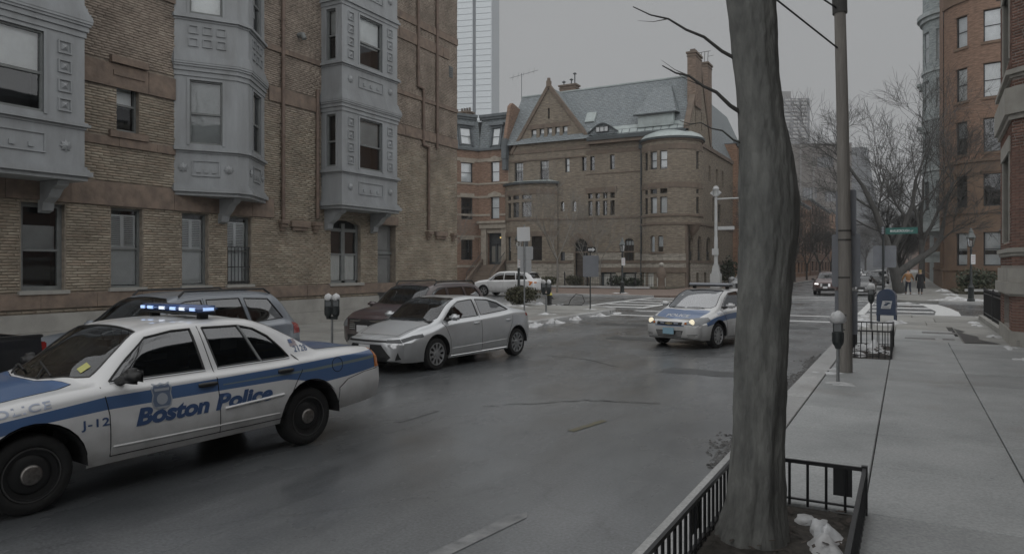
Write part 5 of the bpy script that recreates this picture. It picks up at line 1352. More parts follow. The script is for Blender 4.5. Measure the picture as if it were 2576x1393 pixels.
# canted face runs from the corner towards the viewer, outward normal to the street and south
t = (Pr - Pc).normalized(); nf = plane_map((Pc.x, Pc.y, 0), (t.x, t.y, 0), (t.y, -t.x, 0)); NLn = (Pr - Pc).length
t2 = (Pc - Pl).normalized(); nl = plane_map((Pl.x, Pl.y, 0), (t2.x, t2.y, 0), (t2.y, -t2.x, 0)); NLl = (Pc - Pl).length
slot = rect(1.2, 0.55, 2.9, 1.36); win_up = rect(1.0, 2.75, 3.0, 5.0); win_up2 = rect(1.0, 7.4, 3.0, 9.4)
facade('wall', rect(0, 0, NLl, 10), [slot, win_up, win_up2], nl, M_NMORT, NB, depth=0.35)
facade('wall', rect(0, 0, NLn, 10), [], nf, M_NMORT, NB)
facade('wall', rect(0, 0, 40, 9), [], plane_map((3.9, 19.9, 0), (0.02, -1, 0), (-1, 0, 0)), mat_brick('red_brick_sheet', (0.13, 0.105, 0.095), (0.11, 0.09, 0.082), (0.26, 0.23, 0.21), 0.21, 0.075, 0.012), NB)
facade('wall', rect(0, 0, 20, 10), [], plane_map((2.42, 25.2, 0), (1, 0, 0), (0, 1, 0)), M_NMORT, NB)
mb = MB(); mb.box(2.5, 20, -20, 25.1, 10, 10.3); mb.build('roof', M_GREYW, NB)
def pal_n(B, rg):
    n = len(B); p = np.array([(0.185, 0.11, 0.088), (0.21, 0.125, 0.10), (0.16, 0.098, 0.08), (0.195, 0.115, 0.092)])
    return p[rg.integers(0, 4, n)] * rg.uniform(0.85, 1.15, n)[:, None]
belts = [(0, 0.5), (1.42, 2.06), (2.36, 2.56), (5.85, 6.5), (6.75, 6.95), (9.9, 10)]
hl = [(-1, a, 9, b_) for a, b_ in belts]
brick_field('brick_courses', nl, 0, NLl, 0.5, 10, hl + [(1.2, .55, 2.9, 1.36), (1.0, 2.75, 3.0, 5.0), (1.0, 7.4, 3.0, 9.4)], M_NB, NB, 0.2, 0.062, 0.012, (0.006, 0.012), pal_n, 5)
brick_field('brick_courses', nf, 0.0, NLn, 5.0, 10, hl, M_NB, NB, 0.2, 0.062, 0.012, (0.006, 0.012), pal_n, 6)
brick_field('brick_courses', nf, 0.64, NLn, 0.5, 5.0, hl, M_NB, NB, 0.2, 0.062, 0.012, (0.006, 0.012), pal_n, 6)
# bricks beside the corner, one by one
bm_ = {}
rg_ = random.Random(8)
for i, c_ in enumerate([(0.185, 0.11, 0.088), (0.21, 0.125, 0.10), (0.16, 0.098, 0.08)]):
    for w_ in (0.2, 0.095):
        mb = MB(); mb.box(0, w_, -0.012, 0.02, 0, 0.062)
        o = mb.build('brick', mat('single_brick_%d' % i, c_, 0.8, var=0.25, vs=12, bump=0.3, bs=60), NB); bm_[(i, w_)] = o.data
        C.objects.unlink(o); bpy.data.objects.remove(o)
ang = math.atan2(t.y, t.x)
r_ = 0; z = 0.5
while z < 4.95:
    if not any(a - 0.05 < z < b_ for a, b_ in belts):
        u = 0.0; first = (r_ % 2 == 1)
        while u < 0.62:
            w_ = 0.095 if (first and u == 0) or u + 0.2 > 0.64 else 0.2
            o = bpy.data.objects.new('brick', bm_[(rg_.randrange(3), w_)]); C.objects.link(o); o.parent = NB
            o.location = nf(u, z, 0.0); o.rotation_euler = (0, 0, ang); u += w_ + 0.012
    z += 0.074; r_ += 1
for (a, b_, w_) in [(0, 0.5, 0.05), (1.42, 1.70, 0.14), (1.70, 2.06, 0.08), (1.36, 1.42, 0.06), (2.36, 2.45, 0.05), (2.45, 2.56, 0.1), (5.85, 6.5, 0.16), (5.72, 5.85, 0.08), (6.75, 6.83, 0.06), (6.83, 6.95, 0.14), (9.85, 10.1, 0.12)]:
    pl_ = [(Pl.x, Pl.y), (Pc.x, Pc.y), (Pr.x, Pr.y)]
    of = offs(pl_, w_)
    mb = MB(); mb.prism(of + [(Pr.x + .1, Pr.y + .1), (Pc.x + .1, Pc.y + .1), (Pl.x + .1, Pl.y)], a + .002, b_ - .002, lambda u, v, w: (u, v, w)); mb.build('stone_belt', M_LIME, NB)
for q in (win_up, win_up2):
    us_ = [p[0] for p in q]; vs_ = [p[1] for p in q]
    window(NB, nl, min(us_), min(vs_), max(us_), max(vs_), depth=0.25, fr=0.08, fm=M_LIME)
    mb = MB(); mb.mbox(nl, min(us_) - .3, max(us_) + .3, max(vs_), max(vs_) + .4, -.05, .05); mb.build('window_lintel', M_LIME, NB)
    for a in (min(us_) - .14, max(us_)):
        mb = MB(); mb.mbox(nl, a, a + .14, min(vs_), max(vs_), -.2, .03); mb.build('window_jamb', M_LIME, NB)
mb = MB(); mb.mbox(nl, 1.2, 2.9, 0.55, 1.36, -.34, -.3); mb.build('basement_opening', M_ROOM, NB)
# low granite coping and iron fence
CP = empty('granite_coping', 'low granite coping along the pavement under the iron fence', 'coping', loc=(0, 0, 0))
for k in range(5):
    mb = MB(); mb.box(2.36, 2.68, 21.3 + k * 2.1, 23.38 + k * 2.1, 0.09, 0.29); mb.build('coping_stone', M_GRAN, CP)
M_IRON = mat('black_painted_iron', (0.014, 0.015, 0.017), 0.4, var=0.3, vs=10)
IF = empty('iron_fence', 'black iron picket fence on the granite coping beside the brick bay', 'fence')
mb = MB(); mb.box(2.50, 2.53, 25.25, 31.4, 1.10, 1.14); mb.build('rail', M_IRON, IF); mb = MB(); mb.box(2.50, 2.53, 25.25, 31.4, 0.40, 0.43); mb.build('rail', M_IRON, IF)
src = None
for k in range(42):
    y = 25.35 + k * 0.145
    if src is None:
        mb = MB(); mb.tube([(0, 0, 0.29), (0, 0, 1.2)], 0.011, 5); mb.lathe([(0.012, 1.2), (0.02, 1.23), (0.002, 1.29)], 5); src = mb.build('picket', M_IRON, IF); src.location = (2.515, y, 0)
    else: inst(src, 'picket', IF, (2.515, y, 0))
for y in (25.3, 28.4, 31.4):
    mb = MB(); mb.box(2.485, 2.545, y - .03, y + .03, .29, 1.25); mb.lathe([(0.045, 1.25), (0.03, 1.31), (0.0, 1.36)], 8, 2.515, y); mb.build('fence_post', M_IRON, IF)
# ------------------------------------------------------------------ far towers
GT = empty('glass_tower', 'tall mirror-glass tower with a dark vertical notch rising behind the row houses', 'tower')
M_MIR = mat('mirror_glass', (0.40, 0.43, 0.45), 0.18, 1.0, var=0.04, vs=0.05)
M_MIR2 = mat('mirror_glass_lit_side', (0.52, 0.555, 0.575), 0.18, 1.0, var=0.04, vs=0.05)  # same glass, paler: the side's brighter reflection is put into the colour
M_MUL = mat('tower_mullion', (0.16, 0.18, 0.21), 0.5)
Q = [Vector((-272.5, 405.0)), Vector((-259.9, 417.2)), Vector((-256.0, 423.5)), Vector((-252.2, 434.3))]
A0 = Vector((-280.5, 412.0)); A1 = Vector((-261.3, 418.0)); A2 = Vector((-259.3, 419.0)); A3 = Vector((-249.0, 422.5)); A4 = Vector((-250.5, 436.0))
def tower_face(a, b_, m_, name, h0=20, h1=236, fh=4.1):
    t = (b_ - a).normalized(); L_ = (b_ - a).length
    mf_ = plane_map((a.x, a.y, 0), (t.x, t.y, 0), (t.y, -t.x, 0))
    n_ = int((h1 - h0) / fh); src = None
    for k in range(n_):
        if src is None:
            mb = MB(); mb.mbox(mf_, 0, L_, 0, fh - 0.32, -.2, 0.0); src = mb.build(name, m_, GT); src.location = (0, 0, h0)
        else: inst(src, name, GT, (0, 0, h0 + k * fh))
tower_face(A0, A1, M_MIR, 'glass_panel'); tower_face(A2, A3, M_MIR, 'glass_panel')
mb = MB(); poly_ = [(A0.x, A0.y), (A1.x, A1.y), (A1.x - .6, A1.y + 1.5), (A2.x - .6, A2.y + 1.5), (A2.x, A2.y), (A3.x, A3.y), (A4.x, A4.y), (A4.x - 30, A4.y + 2)]
cxm = sum(p[0] for p in poly_) / 8; cym = sum(p[1] for p in poly_) / 8
mb.prism([(p[0] + (cxm - p[0]) * .012, p[1] + (cym - p[1]) * .012 + .15) for p in poly_], 0, 237, lambda u, v, w: (u, v, w)); mb.build('tower_core', M_MUL, GT)
t = (A4 - A3).normalized(); mf_ = plane_map((A3.x, A3.y, 0), (t.x, t.y, 0), (t.y, -t.x, 0))
mb = MB(); mb.mbox(mf_, 0, (A4 - A3).length, 20, 236, -.2, .05); mb.build('glass_end', M_MIR2, GT)
AT = empty('apartment_tower', 'distant slab tower with white floor bands behind the big tree trunk', 'tower')
M_CON = mat('tower_concrete', (0.17, 0.165, 0.165), 0.9, var=0.1, vs=0.1)
M_BAND = mat('white_floor_band', (0.38, 0.38, 0.38), 0.9, var=0.15, vs=0.3)
d1 = Vector((-83.3, 593.7)); d2 = Vector((-66.3, 602.7))
t = (d2 - d1).normalized(); d0 = d1 - t * 22
tf2 = plane_map((d0.x, d0.y, 0), (t.x, t.y, 0), (t.y, -t.x, 0)); Lt = (d2 - d0).length
mb = MB(); mb.mbox(tf2, 0, Lt, 0, 133.5, -24, 0); mb.build('tower_core', mat('tower_windows', (0.10, 0.105, 0.115), 0.4), AT)
mb = MB(); mb.mbox(tf2, 0, Lt - 13, 133.5, 140, -18, -4); mb.build('plant_room', M_CON, AT)
src = None
for k in range(46):
    mb = MB(); z0 = 1.5 + k * 2.88
    mb.mbox(tf2, -.2, Lt + .2, z0, z0 + 0.95, -24.2, 0.3); mb.build('floor_band', M_CON, AT)
    for j in range(6):
        mb = MB(); u = 1.0 + j * (Lt - 2) / 6 + random.Random(k * 7 + j).uniform(0, 2.2); mb.mbox(tf2, u, u + (Lt / 6) * .62, z0 + .95, z0 + 1.9, -.1, 0.15); mb.build('balcony_panel', M_BAND, AT)
OB_ = empty('beige_office_block', 'low beige block with a sloping grey end behind the utility pole', 'building')
b1_ = Vector((-58.0, 424.0)); b2_ = Vector((-26.5, 438.0))
t = (b2_ - b1_).normalized(); of_ = plane_map((b1_.x, b1_.y, 0), (t.x, t.y, 0), (t.y, -t.x, 0)); Lo = (b2_ - b1_).length
M_BEI = mat('beige_panel', (0.12, 0.106, 0.096), 0.9, var=0.12, vs=0.15)
oh = [rect(16, 57, 25, 63), rect(8, 40, 16, 46), rect(20, 38, 30, 44), rect(3, 20, 30, 26)]
facade('wall', rect(0, 0, Lo, 70), oh, of_, M_BEI, OB_, depth=1.0)
for q in oh:
    us_ = [p[0] for p in q]; vs_ = [p[1] for p in q]
    n_ = 5
    for k in range(n_):
        a = min(us_) + (max(us_) - min(us_)) * k / n_; mb = MB(); mb.mbox(of_, a + .1, a + (max(us_) - min(us_)) / n_ - .1, min(vs_), max(vs_), -1.1, -1.0); mb.build('window', mat('far_dark_window', (0.09, 0.095, 0.105), 0.4), OB_)
for u in (6.5, 13.5):
    mb = MB(); mb.mbox(of_, u, u + .9, 0, 70, -.05, .5); mb.build('pier', mat('grey_pier', (0.16, 0.155, 0.15), 0.9), OB_)
mb = MB(); mb.mbox(of_, 0, Lo, 70, 70.6, -20, .3); mb.build('parapet', M_CON, OB_)
mb = MB(); mb.prism([(Lo, 0), (Lo + 19, 0), (Lo + 8.5, 68), (Lo, 68)], -18, -0.3, of_); mb.build('sloping_end', mat('grey_sloping_roof', (0.12, 0.127, 0.137), 0.7, var=0.1, vs=0.1), OB_)
# ------------------------------------------------------------------ cars: lofted shells cut into panels
def kf(keys):
    """smooth monotone interpolation through (x, value) keys"""
    k = sorted(keys); X = np.array([a for a, _ in k], float); Y = np.array([b for _, b in k], float)
    n = len(X)
    if n == 1: return lambda x: np.full(np.shape(x), Y[0])
    h = np.diff(X); d = np.diff(Y) / h
    m = np.zeros(n); m[0], m[-1] = d[0], d[-1]
    for i in range(1, n - 1):
        m[i] = 0 if d[i - 1] * d[i] <= 0 else 2 * d[i - 1] * d[i] / (d[i - 1] + d[i])
    def f(x):
        x = np.clip(np.asarray(x, float), X[0], X[-1])
        i = np.clip(np.searchsorted(X, x) - 1, 0, n - 2)
        t = (x - X[i]) / h[i]
        return ((2 * t**3 - 3 * t**2 + 1) * Y[i] + (t**3 - 2 * t**2 + t) * h[i] * m[i] + (-2 * t**3 + 3 * t**2) * Y[i + 1] + (t**3 - t**2) * h[i] * m[i + 1])
    return f
SM = 2.4
class Shell:
    def __init__(s, xf, xr, W, zr, belt, rail, zc, zmid=0.62, df=0.25, dr=0.15, inset=0.10, crown=0.012, cf=None, crr=None, tuck=0.05):
        s.xf, s.xr = xf, xr
        s.W, s.zr, s.belt, s.zc = kf(W), kf(zr), kf(belt), kf(zc)
        s.y5, s.z5 = kf([(a, b) for a, b, _ in rail]), kf([(a, c) for a, _, c in rail])
        s.zmid, s.df, s.dr, s.inset, s.crown, s.tuck = zmid, df, dr, inset, crown, tuck
        s._out = {}
    def ctrl(s, x):
        x = np.asarray(x, float)
        w, zr, b = s.W(x), s.zr(x), s.belt(x)
        y5, z5, z6 = s.y5(x), s.z5(x), s.zc(x)
        c = [(w - s.tuck, zr), (w - 0.012, zr + 0.13), (w, np.maximum(s.zmid, zr + 0.2) + 0 * x), (w - 0.03, b - 0.075), (w - s.inset, b), (y5, z5), (y5 * 0.5, z6 - s.crown), (0 * x, z6)]
        return np.stack([np.stack([a + 0 * x, z + 0 * x], -1) for a, z in c], -2)      # (n,8,2)
    def P(s, x, q):
        """surface point for station x and parameter q in 0..1 (rocker -> roof centre)"""
        x = np.atleast_1d(np.asarray(x, float)); q = np.atleast_1d(np.asarray(q, float))
        c = s.ctrl(x); m = c.shape[1] - 1
        t = np.clip(q, 0, 1) * m; i = np.clip(t.astype(int), 0, m - 1); t = (t - i)[:, None]
        r = np.arange(len(x))
        p1, p2 = c[r, i], c[r, i + 1]
        p0 = np.where((i > 0)[:, None], c[r, np.maximum(i - 1, 0)], 2 * p1 - p2)
        mir = c[r, np.maximum(m - 1, 0)] * np.array([-1, 1])
        p3 = np.where((i < m - 1)[:, None], c[r, np.minimum(i + 2, m)], mir)
        # shortened tangents keep the edges crisp
        k = 0.42
        m1, m2 = k * (p2 - p0), k * (p3 - p1)
        L_ = np.linalg.norm(p2 - p1, axis=1, keepdims=True)
        for mm in (m1, m2):
            l = np.linalg.norm(mm, axis=1, keepdims=True); mm *= np.minimum(1, 1.2 * L_ / np.maximum(l, 1e-9))
        v = (2 * t**3 - 3 * t**2 + 1) * p1 + (t**3 - 2 * t**2 + t) * m1 + (-2 * t**3 + 3 * t**2) * p2 + (t**3 - t**2) * m2
        return np.column_stack([x, v[:, 0], v[:, 1]])
    def N(s, x, q):
        e = 0.004
        a = s.P(np.clip(x + e, s.xr, s.xf), q) - s.P(np.clip(x - e, s.xr, s.xf), q); b = s.P(x, np.clip(q + e, 0, 1)) - s.P(x, np.clip(q - e, 0, 1))
        n = np.cross(b, a); n /= np.maximum(np.linalg.norm(n, axis=1, keepdims=True), 1e-9)
        top = np.asarray(q) > 0.999
        n[top, 1] = 0; n /= np.maximum(np.linalg.norm(n, axis=1, keepdims=True), 1e-9)
        return n
    def q_of(s, x, val, mode):
        g = np.linspace(0, 1, 240); out = []
        for xi, vi in zip(np.atleast_1d(x), np.atleast_1d(val)):
            pt = s.P(np.full(240, xi), g)
            if mode == 'z': out.append(np.interp(vi, np.maximum.accumulate(pt[:, 2]), g))
            else:
                yy = np.minimum.accumulate(pt[:, 1][60:]); out.append(np.interp(-vi, -yy, g[60:]))
        return np.array(out)
    def side(s, x, z, off=0.0):
        q = s.q_of(x, z, 'z'); p = s.P(x, q); return p + s.N(np.atleast_1d(x), q) * off
    def top(s, x, y, off=0.0):
        q = s.q_of(x, np.abs(y), 'y'); p = s.P(x, q) + s.N(np.atleast_1d(x), q) * off
        p[:, 1] *= np.where(np.asarray(y) < 0, -1, 1); return p
    # ---- ends
    def outline(s, end):
        if end not in s._out:
            x = s.xf if end == 'f' else s.xr
            h_ = s.P(np.full(60, x), np.linspace(0, 1, 60))[:, 1:]
            lo = np.array([[0.0, h_[0, 1]]])
            poly = np.vstack([h_, (h_ * [-1, 1])[::-1][1:]])
            s._out[end] = poly
        return s._out[end]
    def endx(s, end, y, z):
        poly = s.outline(end); x0 = s.xf if end == 'f' else s.xr
        zc_ = (poly[:, 1].max() + poly[:, 1].min()) / 2
        ang = np.arctan2(poly[:, 1] - zc_, poly[:, 0]); rad = np.hypot(poly[:, 0], poly[:, 1] - zc_)
        # densify the closing bottom edge
        b0, b1 = poly[-1], poly[0]
        ex = np.array([b0 + (b1 - b0) * t for t in np.linspace(0, 1, 40)[1:-1]])
        ang = np.r_[ang, np.arctan2(ex[:, 1] - zc_, ex[:, 0])]; rad = np.r_[rad, np.hypot(ex[:, 0], ex[:, 1] - zc_)]
        o = np.argsort(ang); ang, rad = ang[o], rad[o]
        a = np.arctan2(z - zc_, y); r = np.hypot(y, z - zc_) / np.interp(a, ang, rad, period=2 * PI)
        r = np.clip(r, 0, 1)
        D = (s.df if end == 'f' else s.dr)
        D = D(z) if callable(D) else D
        plan = 1 - 0.30 * np.clip(np.abs(y) / max(poly[:, 0].max(), .1), 0, 1) ** 2.2
        return x0 + (1 if end == 'f' else -1) * D * plan * np.sqrt(np.clip(1 - r ** 6, 0, 1))
    def end(s, end, y, z, off=0.0):
        y = np.atleast_1d(np.asarray(y, float)); z = np.atleast_1d(np.asarray(z, float))
        e = 0.004; x = s.endx(end, y, z)
        dy = (s.endx(end, y + e, z) - s.endx(end, y - e, z)) / (2 * e); dz = (s.endx(end, y, z + e) - s.endx(end, y, z - e)) / (2 * e)
        sg = 1 if end == 'f' else -1
        n = np.column_stack([np.ones_like(x), -dy, -dz]) * sg; n /= np.linalg.norm(n, axis=1, keepdims=True)
        return np.column_stack([x, y, z]) + n * off, n
def mesh_n(name, V, F, Nn, mats, mi, parent):
    me = bpy.data.meshes.new(name); me.from_pydata([tuple(p) for p in V], [], F)
    for m in mats: me.materials.append(m)
    if len(mats) > 1: me.polygons.foreach_set('material_index', mi)
    me.polygons.foreach_set('use_smooth', [True] * len(me.polygons))
    me.normals_split_custom_set_from_vertices([tuple(n) for n in Nn])
    o = bpy.data.objects.new(name, me); C.objects.link(o); o.parent = parent
    return o
def panelise(root, sh, parts, tints, default, dmat, dx=0.07, end=None, names_lr=True):
    """cut the shell (end None) or an end cap ('f','r') into named panels.
    parts: (name, polygon, mode, material, offset); name None = cut out.  tints: (polygon, mode, material) recolour inside panels"""
    polys = []
    def conv(poly, mode):
        d = densify(poly, dx * 0.7)
        a = np.array(d)
        if end: return a
        q = sh.q_of(a[:, 0], a[:, 1], mode)
        return np.column_stack([a[:, 0], q * SM])
    P_ = [(n, conv(p, m), mt, off) for n, p, m, mt, off in parts]
    T_ = [(conv(p, m), mt) for p, m, mt in tints]
    if end:
        outer = densify([tuple(p) for p in sh.outline(end)], dx)
        ys = np.array(outer)
        gx = np.arange(ys[:, 0].min(), ys[:, 0].max(), dx); gz = np.arange(ys[:, 1].min(), ys[:, 1].max(), dx)
        g = np.array([(a, b) for a in gx for b in gz])
    else:
        outer = densify([(sh.xr, 0), (sh.xf, 0), (sh.xf, SM), (sh.xr, SM)], dx)
        g = np.array([(a, b) for a in np.arange(sh.xr, sh.xf, dx)[1:] for b in np.arange(0, SM, dx)[1:]])
    g = g[inpoly(g, outer)]
    loops = [outer] + [[tuple(p) for p in q[1]] for q in P_] + [[tuple(p) for p in q[0]] for q in T_]
    pts, tris = cdt(loops, [tuple(p) for p in g])
    cen = np.array([pts[list(t)].mean(axis=0) for t in tris])
    keep = inpoly(cen, outer)
    cls = np.full(len(tris), -1)
    for i in range(len(P_) - 1, -1, -1): cls[inpoly(cen, P_[i][1])] = i
    tin = np.full(len(tris), -1)
    for i in range(len(T_) - 1, -1, -1): tin[inpoly(cen, T_[i][0])] = i
    if end:
        V, Nn = sh.end(end, pts[:, 0], pts[:, 1])
    else:
        V = sh.P(pts[:, 0], pts[:, 1] / SM); Nn = sh.N(pts[:, 0], pts[:, 1] / SM)
    out = {}
    for i in range(-1, len(P_)):
        name, mt, off = (default, dmat, 0.0) if i < 0 else (P_[i][0], P_[i][2], P_[i][3])
        if name is None: continue
        sel = [k for k in range(len(tris)) if keep[k] and cls[k] == i]
        if not sel: continue
        mats = [mt]; mi = []
        F = []
        use = sorted({v for k in sel for v in tris[k]}); ix = {v: j for j, v in enumerate(use)}
        for k in sel:
            f_ = tuple(ix[v] for v in tris[k]); F.append(f_ if end == 'f' else f_[::-1])
            if tin[k] >= 0 and off == 0.0:
                m_ = T_[tin[k]][1]
                if m_ not in mats: mats.append(m_)
                mi.append(mats.index(m_))
            else: mi.append(0)
        v = V[use] + Nn[use] * off; nn = Nn[use]
        if end:
            out.setdefault(name, []).append(mesh_n(name, v, F, nn, mats, mi, root)); continue
        mirror = v * [1, -1, 1]; mn = nn * [1, -1, 1]
        touches_top = (pts[use, 1] > SM - 1e-4).any()
        if touches_top or i < 0:
            k = len(v)
            F2 = F + [tuple(j + k for j in reversed(f)) for f in F]
            out.setdefault(name, []).append(mesh_n(name, np.vstack([v, mirror]), F2, np.vstack([nn, mn]), mats, mi + mi, root))
        else:
            out.setdefault(name, []).append(mesh_n(name, v, F, nn, mats, mi, root))
            out[name].append(mesh_n(name, mirror, [tuple(reversed(f)) for f in F], mn, mats, mi, root))
    return out
def circ(cx, cz, r, n=28, a0=0, a1=2 * PI): return [(cx + r * math.cos(a0 + (a1 - a0) * k / n), cz + r * math.sin(a0 + (a1 - a0) * k / n)) for k in range(n)]
# ---- car materials
def dirty(m, lo=.25, hi=.75, amt=.75, dc=(0.20, 0.195, 0.185)):
    """road film that thins out upwards, broken by noise"""
    N, L = nt(m); b = N['Principled BSDF']; tc = N.new('ShaderNodeTexCoord'); sx = N.new('ShaderNodeSeparateXYZ'); L.new(tc.outputs['Object'], sx.inputs[0])
    n = N.new('ShaderNodeTexNoise'); n.inputs['Scale'].default_value = 5; n.inputs['Detail'].default_value = 8; L.new(tc.outputs['Object'], n.inputs['Vector'])
    ad = N.new('ShaderNodeMath'); ad.operation = 'MULTIPLY_ADD'; L.new(n.outputs[0], ad.inputs[0]); ad.inputs[1].default_value = .5; L.new(sx.outputs[2], ad.inputs[2])
    r = N.new('ShaderNodeMapRange'); r.inputs[1].default_value = lo + .25; r.inputs[2].default_value = hi + .25; r.inputs[3].default_value = amt; r.inputs[4].default_value = .03; L.new(ad.outputs[0], r.inputs[0])
    x = N.new('ShaderNodeMix'); x.data_type = 'RGBA'; L.new(r.outputs[0], x.inputs[0]); x.inputs[7].default_value = (*dc, 1)
    k = b.inputs['Base Color']
    if k.links: L.new(k.links[0].from_socket, x.inputs[6])
    else: x.inputs[6].default_value = k.default_value
    L.new(x.outputs[2], k)
    q = N.new('ShaderNodeMath'); q.operation = 'SUBTRACT'; q.inputs[0].default_value = .8; L.new(r.outputs[0], q.inputs[1]); L.new(q.outputs[0], b.inputs['Coat Weight'])
    return m
def paint(name, c): return dirty(mat(name, c, .35, 0, 0.5, var=0.05, vs=0.8, coat=0.8))
M_TYRE = mat('tyre_rubber', (0.013, 0.0135, 0.014), 0.8, var=0.3, vs=12, bump=0.2, bs=40)
M_BLKP = mat('black_plastic', (0.018, 0.019, 0.02), 0.5, var=0.2, vs=6)
M_GAP = mat('panel_gap', (0.01, 0.01, 0.011), 0.9)
M_CHROME = mat('chrome', (0.62, 0.63, 0.64), 0.15, 1.0)
M_ALLOY = mat('silver_alloy', (0.42, 0.43, 0.44), 0.32, 0.85, var=0.1, vs=8)
M_STEELW = mat('black_steel_wheel', (0.02, 0.021, 0.022), 0.4, 0.2)
M_CGLASS = mat_glass('car_glass', (0.34, 0.38, 0.38), dark=0.05)
M_CGLASSD = mat_glass('tinted_car_glass', (0.10, 0.11, 0.115), dark=0.11)
M_SEAT = mat('dark_upholstery', (0.035, 0.035, 0.037), 0.85, var=0.2, vs=8)
M_DASH = mat('dashboard', (0.03, 0.03, 0.031), 0.7)
M_HL = mat('headlamp_lens', (0.20, 0.21, 0.22), 0.25, 0.2)
M_HLD = mat('dark_headlamp_lens', (0.05, 0.055, 0.06), 0.3)
M_HLON = mat('lit_headlamp', (0.9, 0.85, 0.7), 0.3, emit=(1.0, 0.88, 0.62), es=0.42)
M_HLON2 = mat('lit_white_headlamp', (0.9, 0.9, 0.9), 0.3, emit=(1.0, 0.98, 0.94), es=0.75)
M_TAIL = mat('red_tail_lens', (0.28, 0.02, 0.015), 0.2, coat=0.5)
M_AMB = mat('amber_lens', (0.50, 0.16, 0.03), 0.2, coat=0.5)
M_PLATEW = mat('white_plate', (0.55, 0.56, 0.57), 0.5)
def wheel_parts(root, x, y, r, style, side, wdt=0.21):
    """tyre, rim and their pieces; axis along y; side +1 = left"""
    mb = MB(); h_ = wdt / 2
    mb.lathe([(r * .66, -h_ + .02), (r * .72, -h_), (r * .93, -h_ + .005), (r * .985, -h_ + .03), (r, -h_ + .06), (r, h_ - .06), (r * .985, h_ - .03), (r * .93, h_ - .005), (r * .72, h_), (r * .66, h_ - .02)], 36, 0, 0, ax='y', cap=False)
    t = mb.build('wheel', M_TYRE, root, smooth=50)
    t.location = (x, y, r)
    m2 = MB(); f = side * h_
    if style == 'steel':
        m2.lathe([(r * .68, f * .55), (r * .68, f * .98), (r * .64, f * .98), (r * .62, f * .70), (r * .50, f * .60), (r * .40, f * .82), (r * .28, f * .86), (r * .12, f * .86)], 32, 0, 0, ax='y')
        rim = m2.build('rim', M_STEELW, t, smooth=35)
        m3 = MB(); m3.lathe([(r * .675, f * .985), (r * .66, f * 1.0), (r * .645, f * .99)], 32, 0, 0, ax='y', cap=False); m3.build('rim_edge', mat('worn_rim_edge', (0.12, 0.12, 0.12), 0.35, 0.6), t, smooth=50)
        m4 = MB(); m4.lathe([(r * .26, f * .86), (r * .25, f * .98), (r * .20, f * 1.08), (r * .10, f * 1.12), (0.004, f * 1.13)], 24, 0, 0, ax='y'); m4.build('hub_cap', mat('dull_hub_cap', (0.22, 0.21, 0.20), 0.35, 0.9, var=0.3, vs=25), t, smooth=50)
        for k in range(8):
            a = k * PI / 4; m5 = MB(); m5.lathe([(0.02, f * .7), (0.018, f * .72)], 8, r * .5 * math.cos(a), r * .5 * math.sin(a), ax='y'); 
    else:
        m2.lathe([(r * .70, f * .3), (r * .70, f * .96), (r * .66, f * 1.0), (r * .64, f * .8), (r * .62, f * .2), (r * .1, f * .15)], 32, 0, 0, ax='y')
        rim = m2.build('rim', mat('dark_rim_inside', (0.05, 0.05, 0.052), 0.5, 0.5), t, smooth=35)
        n = 5 if style == 'five' else (10 if style == 'ten' else 7)
        for k in range(n):
            a = k * 2 * PI / n + .3; ca, sa_ = math.cos(a), math.sin(a); wd = r * (0.13 if n == 5 else .085)
            m3 = MB()
            P_ = []
            for (rad, ww, yy) in ((r * .14, wd * 1.1, f * .9), (r * .45, wd * .8, f * .96), (r * .68, wd * 1.5, f * .93)):
                P_ += [(rad * ca - ww * sa_, yy, rad * sa_ + ww * ca), (rad * ca + ww * sa_, yy, rad * sa_ - ww * ca)]
            Q_ = [(p[0], p[1] - side * .03, p[2]) for p in P_]
            m3.add(P_ + Q_, [(0, 1, 3, 2), (2, 3, 5, 4), (0, 2, 8, 6), (2, 4, 10, 8), (1, 7, 9, 3), (3, 9, 11, 5)])
            m3.build('spoke', M_ALLOY, t)
        m4 = MB(); m4.lathe([(r * .18, f * .8), (r * .17, f * .98), (r * .08, f * 1.02), (.003, f * 1.02)], 16, 0, 0, ax='y'); m4.build('hub_cap', M_ALLOY, t, smooth=40)
        m4 = MB(); m4.lathe([(r * .71, f * .9), (r * .70, f * 1.01), (r * .64, f * 1.0), (r * .63, f * .9)], 32, 0, 0, ax='y', cap=False); m4.build('rim_edge', M_ALLOY, t, smooth=50)
    return t
def line_on(root, sh, pts, name='panel_seam', r=0.0045, m=None, mode='z', sides=(1, -1), off=0.0, step=0.08):
    d = []
    for a, b in zip(pts, pts[1:]):
        k = max(1, int(math.hypot(b[0] - a[0], b[1] - a[1]) / step))
        d += [(a[0] + (b[0] - a[0]) * i / k, a[1] + (b[1] - a[1]) * i / k) for i in range(k)]
    d.append(pts[-1]); d = np.array(d)
    P_ = sh.side(d[:, 0], d[:, 1], off) if mode == 'z' else sh.top(d[:, 0], d[:, 1], off)
    for s in sides:
        mb = MB(); mb.tube([(p[0], p[1] * s, p[2]) for p in P_], r, 5); mb.build(name, m or M_GAP, root, smooth=60)
